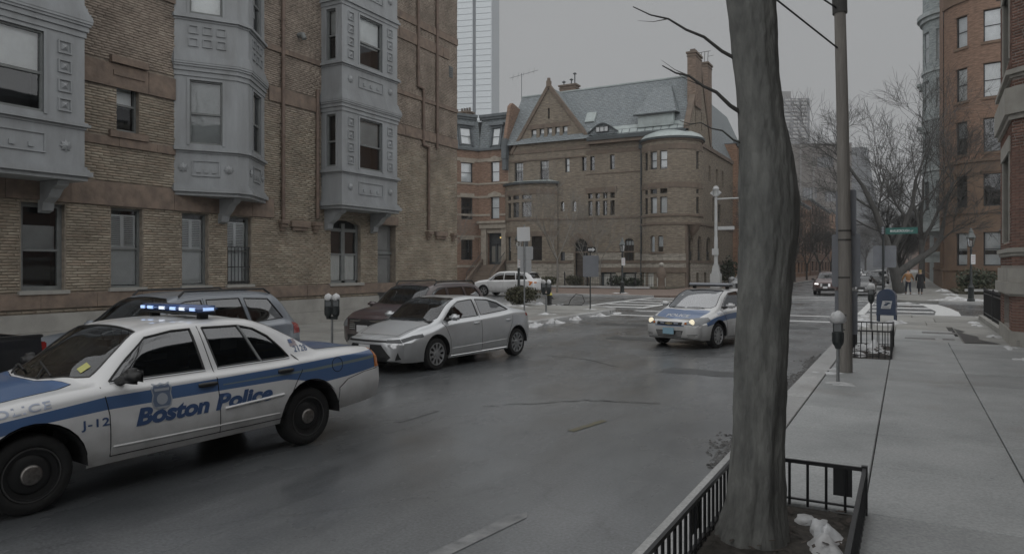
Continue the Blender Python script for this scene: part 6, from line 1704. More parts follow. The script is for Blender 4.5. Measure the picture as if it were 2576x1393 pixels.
def lettering(root, text, size, mapfn, material, name='lettering', bold=0.0, shear=0.0, spacing=1.0, maxlen=None):
    """flat letters laid on a surface: mapfn((n,2) text coordinates) -> (n,3)"""
    cu = bpy.data.curves.new(name, 'FONT'); cu.body = text; cu.size = size; cu.offset = bold; cu.shear = shear; cu.space_character = spacing
    cu.resolution_u = 4
    ob = bpy.data.objects.new(name, cu); C.objects.link(ob)
    dg = bpy.context.evaluated_depsgraph_get(); dg.update()
    me = bpy.data.meshes.new_from_object(ob.evaluated_get(dg))
    C.objects.unlink(ob); bpy.data.objects.remove(ob)
    bm = bmesh.new(); bm.from_mesh(me)
    bmesh.ops.triangulate(bm, faces=bm.faces)
    bm.to_mesh(me); bm.free()
    n = len(me.vertices); co = np.empty(n * 3); me.vertices.foreach_get('co', co); co = co.reshape(-1, 3)
    wd = co[:, 0].max()
    if maxlen: co[:, 0] *= maxlen / wd
    q = mapfn(co[:, :2])
    me.vertices.foreach_set('co', np.asarray(q, np.float32).ravel()); me.materials.clear(); me.materials.append(material)
    me.update()
    o = bpy.data.objects.new(name, me); C.objects.link(o); o.parent = root
    return o
def blob_mirror(root, x, y, z, sx, sy, sz, material, name='wing_mirror', stalk=None):
    bm = bmesh.new(); bmesh.ops.create_cube(bm, size=1.0)
    bmesh.ops.bevel(bm, geom=bm.edges[:], offset=0.28, segments=3, affect='EDGES')
    bmesh.ops.scale(bm, vec=(sx, sy, sz), verts=bm.verts)
    for v in bm.verts:
        if v.co.x > 0: v.co.z *= 0.85; v.co.y *= 0.9
    bmesh.ops.translate(bm, vec=(x, y, z), verts=bm.verts)
    me = bpy.data.meshes.new(name); bm.to_mesh(me); bm.free(); me.materials.append(material)
    me.polygons.foreach_set('use_smooth', [True] * len(me.polygons))
    o = bpy.data.objects.new(name, me); C.objects.link(o); o.parent = root
    s = 1 if y > 0 else -1
    mb = MB(); mb.add([(x - sx * .46, y - sy * .38, z - sz * .36), (x - sx * .46, y + sy * .38, z - sz * .36), (x - sx * .46, y + sy * .38, z + sz * .36), (x - sx * .46, y - sy * .38, z + sz * .36)], [(0, 1, 2, 3)])
    mb.build('mirror_glass', M_CHROME, o, fixn=False)
    mb = MB(); mb.tube([(x, y - s * sy * .3, z - sz * .2), (x + .02, y - s * sy * .85, z - sz * .45)], [sz * .22, sz * .3], 8); mb.build('mirror_stalk', M_BLKP, o, smooth=40)
    return o
def handle(root, sh, x, z, ln, material, sides=(1, -1), name='door_handle', h_=0.035):
    xs = np.array([x - ln / 2, x - ln * .3, x, x + ln * .3, x + ln / 2]); P_ = sh.side(xs, np.full(5, z), 0.012); P_[[0, -1], 1] -= 0.012
    for s in sides:
        mb = MB(); mb.tube([(p[0], p[1] * s, p[2]) for p in P_], [h_ * .35, h_ * .5, h_ * .5, h_ * .5, h_ * .35], 8); o = mb.build(name, material, root, smooth=50)
        for p in o.data.vertices: p.co.y = s * (abs(p.co.y))
def car_common(root, sh, axles, ra, wr, track, style, seats=True, wdt=0.21, zfloor=None, cab=(0.9, -1.3), roofz=1.3, rows=2, steer=True):
    for (xa, _) in axles:
        for s in (1, -1):
            mb = MB(); n = 18
            W_ = float(sh.W(np.array([xa]))[0])
            vs = []
            for k in range(n + 1):
                a = -0.02 + (PI + .04) * k / n
                for yy in (W_ - 0.012, track - .28): vs.append((xa + ra * math.cos(a), s * yy, wr + ra * math.sin(a)))
            mb.add(vs, [(2 * k, 2 * k + 1, 2 * k + 3, 2 * k + 2) for k in range(n)])
            b0 = [(xa + ra * math.cos(-.02 + (PI + .04) * k / n), s * (track - .28), wr + ra * math.sin(-.02 + (PI + .04) * k / n)) for k in range(n + 1)]
            mb.add(b0, [tuple(range(n + 1))])
            mb.build('wheel_well', M_GAP, root, fixn=False)
            wheel_parts(root, xa, s * track, wr, style, s, wdt)
    zf = zfloor or float(sh.zr(np.array([0.0]))[0]) + .03
    mb = MB(); Wm = track - .16
    x0, x1 = sh.xr + .3, sh.xf - .2
    mb.add([(x0, -Wm, zf), (x1, -Wm, zf), (x1, Wm, zf), (x0, Wm, zf)], [(0, 1, 2, 3)]); mb.build('underbody', M_GAP, root, fixn=False)
    if seats:
        for r_ in range(rows):
            xs = cab[0] - 0.75 - r_ * 0.85
            for yy in ((0.36, -0.36)):
                mb = MB(); mb.prism([(xs + .25, .42), (xs - .25, .42), (xs - .42, 1.0), (xs - .40, 1.02), (xs - .27, 1.0), (xs - .12, .6), (xs + .25, .58)], yy - .25, yy + .25, lambda u, v, w: (u, w, v))
                mb.prism([(xs - .40, 1.05), (xs - .30, 1.05), (xs - .31, 1.24), (xs - .41, 1.24)], yy - .12, yy + .12, lambda u, v, w: (u, w, v)); mb.build('seat', M_SEAT, root)
        mb = MB(); mb.prism([(cab[0] + .25, .5), (cab[0] - .12, .5), (cab[0] - .15, .92), (cab[0] + .0, .99), (cab[0] + .2, .97)], -.66, .66, lambda u, v, w: (u, w, v)); mb.build('dashboard', M_DASH, root)
        if steer:
            mb = MB(); c_ = (cab[0] - .35, .36, .93); pts_ = [(c_[0] + .07 * math.sin(a), c_[1] + .18 * math.cos(a), c_[2] + .17 * math.sin(a)) for a in np.linspace(0, 2 * PI, 18)]; mb.tube(pts_, .016, 6); mb.tube([c_, (c_[0] + .3, c_[1], c_[2] - .12)], .03, 6); mb.build('steering_wheel', M_DASH, root, smooth=50)
def glass_trim(root, sh, poly, m=None, r=0.010, mode='z', name='window_trim', sides=(1, -1)):
    line_on(root, sh, poly + [poly[0]], name, r, m or M_BLKP, mode, sides, off=-0.002, step=0.07)
# ------------------------------------------------------------------ near police sedan
M_WHT = paint('white_car_paint', (0.62, 0.63, 0.64))
M_BLU = paint('police_blue_paint', (0.060, 0.125, 0.27))
M_GSTR = mat('grey_reflective_stripe', (0.16, 0.20, 0.21), 0.4)
M_LBLU = mat('blue_letter_vinyl', (0.045, 0.085, 0.19), 0.35)
M_LGRY = mat('faded_letter_vinyl', (0.33, 0.37, 0.46), 0.35)
PC = empty('police_car', 'white and blue police sedan with lit roof light bar in the left foreground', 'police car', loc=(-7.226, 4.875, 0), rz=R(-95.73))
sh = Shell(2.30, -2.66,
    W=[(2.30, .86), (2.1, .93), (1.5, .972), (0.5, .985), (-1.0, .985), (-1.6, .98), (-2.2, .96), (-2.5, .93), (-2.62, .89), (-2.66, .84)],
    zr=[(2.30, .30), (1.8, .27), (1.1, .30), (-1.0, .33), (-1.9, .36), (-2.66, .42)],
    belt=[(2.30, .76), (2.0, .86), (1.6, .935), (1.2, .982), (0.9, 1.003), (0.0, 1.02), (-1.0, 1.03), (-1.4, 1.05), (-2.0, 1.055), (-2.45, 1.03), (-2.66, .96)],
    rail=[(2.30, .70, .785), (2.0, .74, .88), (1.6, .78, .955), (1.2, .785, 1.0), (0.98, .775, 1.02), (0.88, .755, 1.065), (0.65, .71, 1.25), (0.40, .665, 1.42), (0.1, .65, 1.468), (-0.4, .645, 1.485), (-0.8, .65, 1.468), (-1.05, .665, 1.405), (-1.3, .69, 1.295), (-1.5, .73, 1.185), (-1.66, .775, 1.095), (-1.8, .79, 1.085), (-2.0, .79, 1.085), (-2.45, .765, 1.06), (-2.66, .70, .985)],
    zc=[(2.30, .80), (2.0, .91), (1.6, .99), (1.28, 1.032), (1.17, 1.045), (1.12, 1.075), (0.8, 1.28), (0.45, 1.475), (0.2, 1.525), (-0.3, 1.545), (-0.75, 1.53), (-1.0, 1.475), (-1.35, 1.30), (-1.66, 1.12), (-1.74, 1.105), (-2.3, 1.09), (-2.55, 1.05), (-2.66, 1.0)],
    zmid=0.64, df=0.20, dr=0.09)
fwin = [(0.80, 1.035), (0.60, 1.22), (0.38, 1.402), (0.1, 1.446), (-0.10, 1.452), (-0.145, 1.04)]
rwin = [(-0.235, 1.455), (-0.66, 1.45), (-0.84, 1.405), (-1.00, 1.31), (-1.13, 1.17), (-1.20, 1.065), (-0.30, 1.045)]
fdoor = [(0.895, 1.0), (0.85, 0.75), (0.84, 0.37), (-0.27, 0.375), (-0.235, 1.02), (-0.185, 1.472), (0.34, 1.44), (0.62, 1.26), (0.86, 1.045)]
rdoor = [(-0.235, 1.02), (-0.27, 0.375), (-1.03, 0.39), (-1.12, 0.58), (-1.24, 0.78), (-1.325, 0.90), (-1.30, 1.02), (-1.24, 1.085), (-1.05, 1.31), (-0.87, 1.432), (-0.66, 1.47), (-0.185, 1.472)]
arF, arR = circ(1.456, 0.355, 0.425), circ(-1.456, 0.36, 0.425)
stripe = [(2.2, .735), (1.69, .825), (.88, .915), (-.3, .94), (-1.02, .96), (-1.33, .975), (-1.9, 1.0), (-2.53, 1.018), (-2.53, .80), (-2.0, .745), (-1.6, .72), (-1.28, .79), (-1.1, .82), (-.3, .815), (.88, .80), (1.4, .765), (1.8, .70), (2.2, .64)]
pin = [(-.3, .875), (-1.02, .892), (-1.5, .905), (-2.53, .955), (-2.53, .918), (-1.5, .872), (-1.02, .872), (-.3, .863)]
wsh = [(1.155, 0.0), (1.145, .25), (1.09, .45), (0.985, .62), (0.90, .70), (0.66, .645), (0.42, .575), (0.40, .3), (0.395, 0.0)]
bkl = [(-1.0, 0.0), (-1.0, .3), (-1.02, .55), (-1.2, .60), (-1.45, .655), (-1.60, .60), (-1.65, .3), (-1.66, 0.0)]
hood = [(2.28, 0.0), (2.26, .62), (1.6, .735), (1.2, .74), (1.06, .70), (1.12, .47), (1.18, .25), (1.19, 0.0)]
lid = [(-1.72, 0.0), (-1.71, .60), (-1.73, .715), (-2.46, .70), (-2.58, .64), (-2.60, 0.0)]
bump = [(-1.88, .30), (-1.88, .62), (-2.02, .71), (-2.3, .765), (-2.655, .79), (-2.655, .30)]
tailp = [(-2.52, 1.05), (-2.52, .80), (-2.655, .80), (-2.655, 1.0)]
PP = [(None, arF, 'z', None, 0), (None, arR, 'z', None, 0), ('windscreen', wsh, 'y', M_CGLASS, -.004), ('rear_window', bkl, 'y', M_CGLASSD, -.004),
      ('front_side_window', fwin, 'z', M_CGLASSD, -.008), ('rear_side_window', rwin, 'z', M_CGLASSD, -.008),
      ('tail_light', tailp, 'z', M_AMB, .004), ('rear_bumper', bump, 'z', M_WHT, 0.012),
      ('front_door', fdoor, 'z', M_WHT, 0), ('rear_door', rdoor, 'z', M_WHT, 0), ('bonnet', hood, 'y', M_BLU, 0.002), ('boot_lid', lid, 'y', M_BLU, 0.002)]
panelise(PC, sh, PP, [(pin, 'z', M_GSTR), (stripe, 'z', M_BLU)], 'body_shell', M_WHT, dx=0.06)
ep = [('rear_bumper', [(-.9, .38), (.9, .38), (.9, .77), (-.9, .77)], '', M_WHT, 0.012), ('tail_light', [(.42, .82), (.84, .82), (.80, .98), (.42, .98)], '', M_TAIL, .006), ('tail_light', [(-.42, .82), (-.84, .82), (-.80, .98), (-.42, .98)], '', M_TAIL, .006)]
panelise(PC, sh, ep, [], 'rear_panel', M_WHT, dx=0.07, end='r')
fp = [('grille', [(-.42, .52), (.42, .52), (.42, .70), (-.42, .70)], '', M_BLKP, 0.0), ('headlight', [(.48, .55), (.80, .55), (.80, .70), (.48, .70)], '', M_HL, .006), ('headlight', [(-.48, .55), (-.80, .55), (-.80, .70), (-.48, .70)], '', M_HL, .006)]
panelise(PC, sh, fp, [], 'front_bumper', M_WHT, dx=0.08, end='f')
car_common(PC, sh, [(1.456, 1), (-1.456, 1)], 0.425, 0.338, 0.80, 'steel', cab=(0.95, -1.3), wdt=0.225)
for pl in ([(0.895, 1.0), (0.85, .75), (.84, .37)], [(-.185, 1.472), (-.235, 1.02), (-.27, .375)], [(-1.03, .39), (-1.12, .58), (-1.24, .78), (-1.325, .90), (-1.30, 1.02), (-1.24, 1.085)], [(.84, .372), (-1.03, .39)], [(-1.88, .40), (-1.88, .62), (-2.02, .71), (-2.3, .765), (-2.64, .79)]):
    line_on(PC, sh, pl)
line_on(PC, sh, [(-1.9, .575), (-2.5, .60)], 'bumper_groove', 0.005); line_on(PC, sh, [(-1.9, .61), (-2.5, .64)], 'bumper_groove', 0.005)
line_on(PC, sh, circ(-1.86, .905, .085, 22) + [circ(-1.86, .905, .085, 22)[0]], 'fuel_flap_seam', 0.004, mode='z', sides=(1,))
for pl in (hood, lid): line_on(PC, sh, pl, 'panel_seam', 0.004, mode='y')
glass_trim(PC, sh, fwin, r=0.011); glass_trim(PC, sh, rwin, r=0.011)
line_on(PC, sh, [(.80, 1.022), (-.15, 1.028)], 'belt_moulding', .010, mat('pale_trim', (0.35, 0.36, 0.37), .35, .6)); line_on(PC, sh, [(-.29, 1.032), (-1.2, 1.048)], 'belt_moulding', .010, MATS['pale_trim'])
line_on(PC, sh, [(-.665, 1.448), (-.83, 1.05)], 'window_divider', .014, mat('grey_divider', (0.2, 0.21, 0.215), .5))
line_on(PC, sh, [(wsh[i][0], wsh[i][1]) for i in range(len(wsh))], 'windscreen_seal', .012, M_BLKP, mode='y', off=-.004)
line_on(PC, sh, bkl, 'rear_window_seal', .010, M_BLKP, mode='y', off=-.004)
# door-side rub strips, sill crease
line_on(PC, sh, [(-.31, .625), (-1.05, .665)], 'rub_strip', .016, M_WHT, off=.004); line_on(PC, sh, [(.82, .455), (-1.0, .455)], 'sill_moulding', .014, M_WHT, off=-.004)
for (hx, hz) in ((-.125, .895), (-1.09, .92)):
    handle(PC, sh, hx, hz, 0.20, M_BLKP, h_=0.05)
for s in (1, -1): blob_mirror(PC, .70, s * 1.06, 1.09, .14, .23, .15, M_BLKP)
# lettering, both flanks
def flank(x0, z0, side_=1, slope_=0.0, off=.004):
    def f(c):
        if side_ > 0: xs = x0 - c[:, 0]; zs = z0 + c[:, 1] + slope_ * c[:, 0]
        else: xs = x0 + c[:, 0]; zs = z0 + c[:, 1]
        p = sh.side(xs, zs, off); p[:, 1] *= side_; return p
    return f
lettering(PC, 'Boston', .21, flank(.62, .615, 1, .012), M_LBLU, 'flank_lettering', bold=.010, shear=.22, spacing=1.0, maxlen=.755)
lettering(PC, 'Police', .21, flank(-.20, .628, 1, .012), M_LBLU, 'flank_lettering', bold=.010, shear=.22, spacing=1.0, maxlen=.70)
lettering(PC, 'J-12', .10, flank(1.085, .665), M_LBLU, 'unit_lettering', bold=.002, spacing=1.1, maxlen=.23)
lettering(PC, 'POLICE', .085, flank(1.82, .838, 1, .10), M_LGRY, 'fender_lettering', bold=.002, spacing=1.15, maxlen=.50)
lettering(PC, '2128', .095, flank(-1.30, 1.105), M_LBLU, 'number_lettering', bold=.001, spacing=1.05, maxlen=.20)
lettering(PC, 'Boston Police', .21, flank(-.86, .63, -1), M_LBLU, 'flank_lettering', bold=.010, shear=.22, maxlen=1.5)
# flag
fl_ = []
for r_ in range(7):
    z0 = 1.245 - r_ * .0115
    xs = np.array([-1.27, -1.38, -1.38, -1.27]); zs = np.array([z0, z0, z0 - .007, z0 - .007]) 
    if r_ < 4: xs = np.array([-1.325, -1.38, -1.38, -1.325])
    mb = MB(); mb.add(sh.side(xs, zs, .004).tolist(), [(0, 1, 2, 3)]); mb.build('flag_stripe', mat('faded_flag_red', (0.30, 0.24, 0.26), .4), PC, fixn=False)
mb = MB(); mb.add(sh.side(np.array([-1.27, -1.325, -1.325, -1.27]), np.array([1.245, 1.245, 1.203, 1.203]), .004).tolist(), [(0, 1, 2, 3)]); mb.build('flag_canton', M_LBLU, PC, fixn=False)
# shield on the door
shp = [(0, .135), (.04, .12), (.085, .135), (.105, .09), (.092, .03), (.105, -.03), (.09, -.09), (.045, -.115), (0, -.14)]
shp = shp + [(-a, b) for a, b in shp[::-1][1:-1]]
def badge(poly, cx, cz, k, m, off, name, s=1):
    xs = np.array([cx - a * k for a, b in poly]); zs = np.array([cz + b * k for a, b in poly])
    mb = MB(); P_ = sh.side(xs, zs, off); P_[:, 1] *= s; mb.add(P_.tolist(), [tuple(range(len(poly)))]); mb.build(name, m, PC, fixn=False)
for s in (1, -1):
    badge(shp, .36, .84, 1.0, mat('badge_silver', (0.34, 0.37, 0.42), .4), .004, 'door_badge', s)
    badge(shp, .36, .84, .86, mat('badge_blue', (0.13, 0.17, 0.25), .4), .006, 'door_badge_field', s)
    badge(circ(0, -.015, .055, 18), .36, .84, 1.0, MATS['badge_silver'], .008, 'door_badge_seal', s)
    badge([(-.075, .085), (.075, .085), (.07, .06), (-.07, .06)], .36, .84, 1.0, MATS['badge_silver'], .008, 'door_badge_band', s)
    badge([(-.06, -.085), (.06, -.085), (.05, -.105), (-.05, -.105)], .36, .84, 1.0, MATS['badge_silver'], .008, 'door_badge_band', s)
# yellow sticker, wipers, rear-view mirror
def wsp(x, y, off): return sh.top(np.array([x]), np.array([y]), off)[0]
mb = MB(); mb.add([tuple(wsp(x, y, .002)) for x, y in ((.93, .60), (.84, .60), (.84, .52), (.93, .52))], [(0, 1, 2, 3)]); mb.build('inspection_sticker', mat('yellow_sticker', (0.42, 0.42, 0.14), .5), PC, fixn=False)
for (ya, yb) in ((.42, -.05), (-.15, -.60)):
    mb = MB(); pts_ = [tuple(wsp(1.10 - .05 * k / 5 - abs(yb - ya) * .12 * k / 5, ya + (yb - ya) * k / 5, .02)) for k in range(6)]; mb.tube(pts_, .011, 5); mb.tube([tuple(wsp(1.14, ya * .6 + yb * .4, .01)), pts_[3]], .009, 5); mb.build('wiper', M_BLKP, PC, smooth=60)
mb = MB(); mb.box(.42, .46, -.12, .12, 1.28, 1.35); mb.tube([(.44, 0, 1.35), (.46, 0, 1.42)], .012, 5); mb.build('rear_view_mirror', M_BLKP, PC)
# officer's sleeve patch showing in the window
# light bar across the roof
LBm = MB(); LBm.box(-.02, .20, -.56, .56, 1.575, 1.605)
for s in (-1, 1): LBm.box(.04, .14, s * .48 - .03, s * .48 + .03, 1.515, 1.575)
lb = LBm.build('light_bar', M_BLKP, PC)
M_BLENS = mat('blue_bar_lens', (0.05, 0.10, 0.26), .15, coat=.6)
bm = bmesh.new(); bmesh.ops.create_cube(bm, size=1.0); bmesh.ops.scale(bm, vec=(.26, 1.18, .075), verts=bm.verts); bmesh.ops.bevel(bm, geom=bm.edges[:], offset=.03, segments=3, affect='EDGES'); bmesh.ops.translate(bm, vec=(.09, 0, 1.638), verts=bm.verts)
me = bpy.data.meshes.new('bar_lens'); bm.to_mesh(me); bm.free(); me.materials.append(M_BLENS); me.polygons.foreach_set('use_smooth', [True] * len(me.polygons)); o = bpy.data.objects.new('bar_lens', me); C.objects.link(o); o.parent = lb
M_LED = mat('lit_blue_led', (0.5, 0.65, 1.0), .3, emit=(0.42, 0.62, 1.0), es=.55)
M_LEDW = mat('lit_white_led', (0.8, 0.85, 1.0), .3, emit=(0.75, 0.85, 1.0), es=.5)
for k, (y, w_) in enumerate([(-.50, .07), (-.34, .10), (-.10, .10), (.12, .10), (.30, .09), (.50, .09)]):
    mb = MB(); mb.box(.212, .228, y - w_ / 2, y + w_ / 2, 1.622, 1.654); mb.build('lit_led', M_LED if k in (0, 1, 3, 5) else M_LEDW, lb)
for (x_, y_) in ((.09, .585), (.14, .588)):
    pass
mb = MB(); mb.box(.03, .15, .583, .600, 1.622, 1.654); mb.build('lit_led', M_LED, lb)
mb = MB(); mb.box(-.10, -.42, -.22, -.12, 1.535, 1.575); mb.build('antenna_base', M_WHT, lb)
lb.location = (-.46, 0, 0)
mb = MB(); mb.lathe([(.018, 1.46), (.012, 1.50), (.004, 1.53)], 8, -.93, .3); mb.build('roof_aerial', M_BLKP, PC)
# ------------------------------------------------------------------ the other vehicles
def sc(poly, sx, sz, x0=0.0, z0=0.0): return [(a * sx + x0, b * sz + z0) for a, b in poly]
T_SEDAN = dict(xf=2.10, xr=-2.05,
    W=[(2.10, .76), (1.9, .83), (1.4, .865), (0.5, .87), (-1.0, .87), (-1.5, .865), (-1.85, .835), (-2.05, .74)],
    zr=[(2.10, .22), (1.4, .20), (0, .20), (-1.4, .22), (-2.05, .32)],
    belt=[(2.10, .66), (1.8, .77), (1.5, .85), (1.2, .92), (0.9, .96), (0.0, 1.0), (-0.8, 1.04), (-1.3, 1.075), (-1.8, 1.05), (-2.05, .96)],
    rail=[(2.10, .60, .70), (1.85, .66, .80), (1.6, .69, .875), (1.42, .705, .93), (1.2, .69, 1.03), (0.84, .615, 1.29), (0.5, .585, 1.385), (0, .575, 1.41), (-0.5, .58, 1.385), (-0.9, .59, 1.315), (-1.2, .61, 1.22), (-1.5, .64, 1.115), (-1.7, .66, 1.085), (-2.05, .60, .985)],
    zc=[(2.10, .725), (1.85, .835), (1.62, .915), (1.55, .945), (1.45, 1.0), (0.85, 1.34), (0.55, 1.425), (0.1, 1.455), (-0.4, 1.44), (-0.85, 1.375), (-1.3, 1.205), (-1.55, 1.115), (-1.72, 1.10), (-2.05, 1.0)],
    zmid=.60, df=.26, dr=.22, ax=1.42, wr=.325, ra=.385, track=.735, cab=(1.25, -1.2),
    fwin=[(1.12, .985), (0.80, 1.22), (0.52, 1.345), (0.1, 1.375), (0.02, 1.375), (-0.02, 1.02)], rwin=[(-.08, 1.375), (-.5, 1.352), (-.85, 1.27), (-1.12, 1.13), (-1.16, 1.10), (-.12, 1.03)],
    fdoor=[(1.18, .95), (1.02, .6), (1.0, .26), (-.05, .26), (-.05, 1.0), (-.03, 1.395), (.5, 1.365), (.85, 1.225)], rdoor=[(-.05, 1.0), (-.05, .26), (-.96, .27), (-1.05, .55), (-1.22, .85), (-1.24, 1.07), (-.9, 1.275), (-.5, 1.375), (-.03, 1.395)],
    wsh=[(1.53, 0), (1.50, .35), (1.36, .60), (1.22, .655), (.85, .59), (.56, .54), (.55, 0)], bkl=[(-.88, 0), (-.88, .3), (-.92, .535), (-1.3, .585), (-1.48, .54), (-1.53, 0)], qwin=None,
    hood=[(2.06, 0), (2.04, .52), (1.6, .655), (1.45, .665), (1.50, .45), (1.57, 0)])
T_SUV = dict(xf=2.08, xr=-2.12,
    W=[(2.08, .80), (1.85, .87), (1.4, .915), (0, .92), (-1.2, .92), (-1.8, .89), (-2.12, .80)],
    zr=[(2.08, .30), (1.4, .26), (0, .26), (-1.4, .28), (-2.12, .38)],
    belt=[(2.08, .88), (1.8, .97), (1.4, 1.02), (1.0, 1.045), (0, 1.075), (-1.0, 1.10), (-1.7, 1.12), (-2.12, 1.02)],
    rail=[(2.08, .66, .93), (1.8, .71, 1.02), (1.4, .74, 1.075), (1.15, .735, 1.11), (1.0, .71, 1.19), (.55, .645, 1.52), (.3, .63, 1.595), (-.3, .62, 1.63), (-1.2, .62, 1.62), (-1.6, .615, 1.575), (-1.85, .62, 1.40), (-2.02, .64, 1.17), (-2.12, .66, 1.06)],
    zc=[(2.08, .955), (1.8, 1.06), (1.4, 1.115), (1.28, 1.13), (1.2, 1.17), (.6, 1.58), (.35, 1.65), (-.3, 1.695), (-1.2, 1.69), (-1.65, 1.645), (-1.8, 1.54), (-1.98, 1.25), (-2.12, 1.09)],
    zmid=.68, df=.22, dr=.14, ax=1.36, wr=.365, ra=.43, track=.775, cab=(1.0, -1.4),
    fwin=[(.98, 1.085), (.52, 1.47), (.28, 1.545), (-.02, 1.56), (-.04, 1.10)], rwin=[(-.12, 1.56), (-.80, 1.565), (-.90, 1.12), (-.12, 1.105)], qwin=[(-.98, 1.125), (-.90, 1.56), (-1.45, 1.53), (-1.72, 1.165)],
    fdoor=[(1.06, 1.03), (.98, .7), (.95, .32), (-.08, .32), (-.08, 1.1), (-.06, 1.585), (.3, 1.57), (.58, 1.49)], rdoor=[(-.08, 1.1), (-.08, .32), (-.85, .33), (-.95, .6), (-1.02, .9), (-.96, 1.15), (-.85, 1.585), (-.06, 1.585)],
    wsh=[(1.20, 0), (1.17, .35), (1.06, .63), (.98, .665), (.56, .595), (.50, .5), (.49, 0)], bkl=[(-1.74, 0), (-1.74, .48), (-1.80, .55), (-1.96, .56), (-2.0, .5), (-2.01, 0)],
    hood=[(2.05, 0), (2.03, .58), (1.6, .69), (1.28, .70), (1.2, .45), (1.25, 0)])
def gen_car(name, label, T, loc, head, paint_m, group=None, sx=1.0, sw=1.0, sz=1.0, dx=.09, style='five', glass=None, tints=(), front=None, rear=None, side_parts=(), seats=True, trim=True, cat='car', stance=0.0, hgl=None, mirror=None, detail=True):
    root = empty(name, label, cat, group, loc=(loc[0], loc[1], 0), rz=R(head))
    k2 = lambda L_, a=1.0: [(x * sx, v * a) for x, v in L_]
    sh = Shell(T['xf'] * sx, T['xr'] * sx, k2(T['W'], sw), k2(T['zr'], sz), k2(T['belt'], sz), [(x * sx, y * sw, z * sz) for x, y, z in T['rail']], k2(T['zc'], sz), zmid=T['zmid'] * sz, df=T['df'], dr=T['dr'])
    P2 = lambda p: [(x * sx, z * sz) for x, z in p]
    PY2 = lambda p: [(x * sx, y * sw) for x, y in p]
    glass = glass or M_CGLASSD
    ax = T['ax'] * sx
    parts = [(None, circ(ax, T['wr'] + .02, T['ra']), 'z', None, 0), (None, circ(-ax, T['wr'] + .02, T['ra']), 'z', None, 0), ('windscreen', PY2(T['wsh']), 'y', hgl or M_CGLASS, -.004), ('rear_window', PY2(T['bkl']), 'y', glass, -.004), ('front_side_window', P2(T['fwin']), 'z', glass, -.008), ('rear_side_window', P2(T['rwin']), 'z', glass, -.008)]
    if T.get('qwin'): parts.append(('rear_quarter_window', P2(T['qwin']), 'z', glass, -.008))
    parts += list(side_parts)
    if detail: parts += [('front_door', P2(T['fdoor']), 'z', paint_m, 0), ('rear_door', P2(T['rdoor']), 'z', paint_m, 0)]
    parts += [('bonnet', PY2(T['hood']), 'y', paint_m, 0.001)]
    panelise(root, sh, parts, list(tints), 'body_shell', paint_m, dx=dx)
    panelise(root, sh, front or [], [], 'front_bumper', paint_m, dx=dx, end='f')
    panelise(root, sh, rear or [], [], 'rear_bumper', paint_m, dx=dx, end='r')
    car_common(root, sh, [(ax, 1), (-ax, 1)], T['ra'], T['wr'], T['track'] * sw, style, seats=seats, cab=(T['cab'][0] * sx, T['cab'][1] * sx))
    if trim:
        for w_ in ('fwin', 'rwin') + (('qwin',) if T.get('qwin') else ()): glass_trim(root, sh, P2(T[w_]), r=.010)
        line_on(root, sh, PY2(T['wsh']), 'windscreen_seal', .011, M_BLKP, mode='y', off=-.004, sides=(1, -1))
        for pl in (T['fdoor'][:5], T['fdoor'][4:6], T['rdoor'][2:6]): line_on(root, sh, P2(pl))
        for hx in (T['fdoor'][3][0] + .18, T['rdoor'][5][0] + .2): handle(root, sh, hx * sx, (T['belt'][5][1] - .13) * sz, .2, paint_m)
    mz = (T['fwin'][0][1] + .06) * sz; mx_ = (T['fwin'][0][0] - .12) * sx
    for s in (1, -1): blob_mirror(root, mx_, s * (float(sh.W(np.array([mx_]))[0]) + .07), mz, .14, .24, .14, mirror or paint_m)
    return root, sh
def cap_sym(name, poly, m, off=0.004): return [(name, poly, '', m, off), (name, [(-a, b) for a, b in poly[::-1]], '', m, off)]
def on_end(root, sh, name, y0, y1, z0, z1, m, off, end='f', th=.01):
    ys = np.array([y0, y1, y1, y0]); zs = np.array([z0, z0, z1, z1]); a, _ = sh.end(end, ys, zs, off); b, _ = sh.end(end, ys, zs, off - th)
    mb = MB(); mb.add(a.tolist() + b.tolist(), [(0, 1, 2, 3), (0, 4, 5, 1), (1, 5, 6, 2), (2, 6, 7, 3), (3, 7, 4, 0)]); return mb.build(name, m, root)
def plate_on(root, sh, y, z, w_, h_, m, end='f', name='number_plate', x_off=.03):
    p, _ = sh.end(end, [y], [z]); x = p[0][0] + (x_off if end == 'f' else -x_off)
    mb = MB(); mb.box(x - .008, x + .008, y - w_ / 2, y + w_ / 2, z - h_ / 2, z + h_ / 2); return mb.build(name, m, root)
# silver sedan
M_SIL = dirty(mat('silver_metallic', (0.54, 0.56, 0.58), .34, .5, var=.04, vs=.8, coat=.35), amt=.5)
fr_ = [('grille', [(-.50, .26), (.50, .26), (.60, .34), (.40, .58), (-.40, .58), (-.60, .34)], '', M_BLKP, -.004), ('upper_grille', [(-.50, .625), (.50, .625), (.50, .665), (-.50, .665)], '', M_BLKP, -.002)] + cap_sym('headlight', [(.50, .62), (.66, .615), (.735, .60), (.735, .68), (.50, .675)], M_HLD) + cap_sym('bumper_vent', [(.66, .28), (.73, .30), (.71, .44)], M_BLKP)
hls = [('headlight', [(1.80, .70), (2.05, .675), (2.28, .61), (2.28, .675), (2.05, .735), (1.80, .76)], 'z', M_HLD, .002), ('tail_light', [(-1.80, .93), (-2.05, .90), (-2.05, .985), (-1.80, 1.0)], 'z', M_TAIL, .004)]
TS = dict(T_SEDAN)
for k_ in ('W', 'zr', 'belt', 'zc'): TS[k_] = [(x * 1.09 if x > 1.5 else x, v) for x, v in TS[k_]]
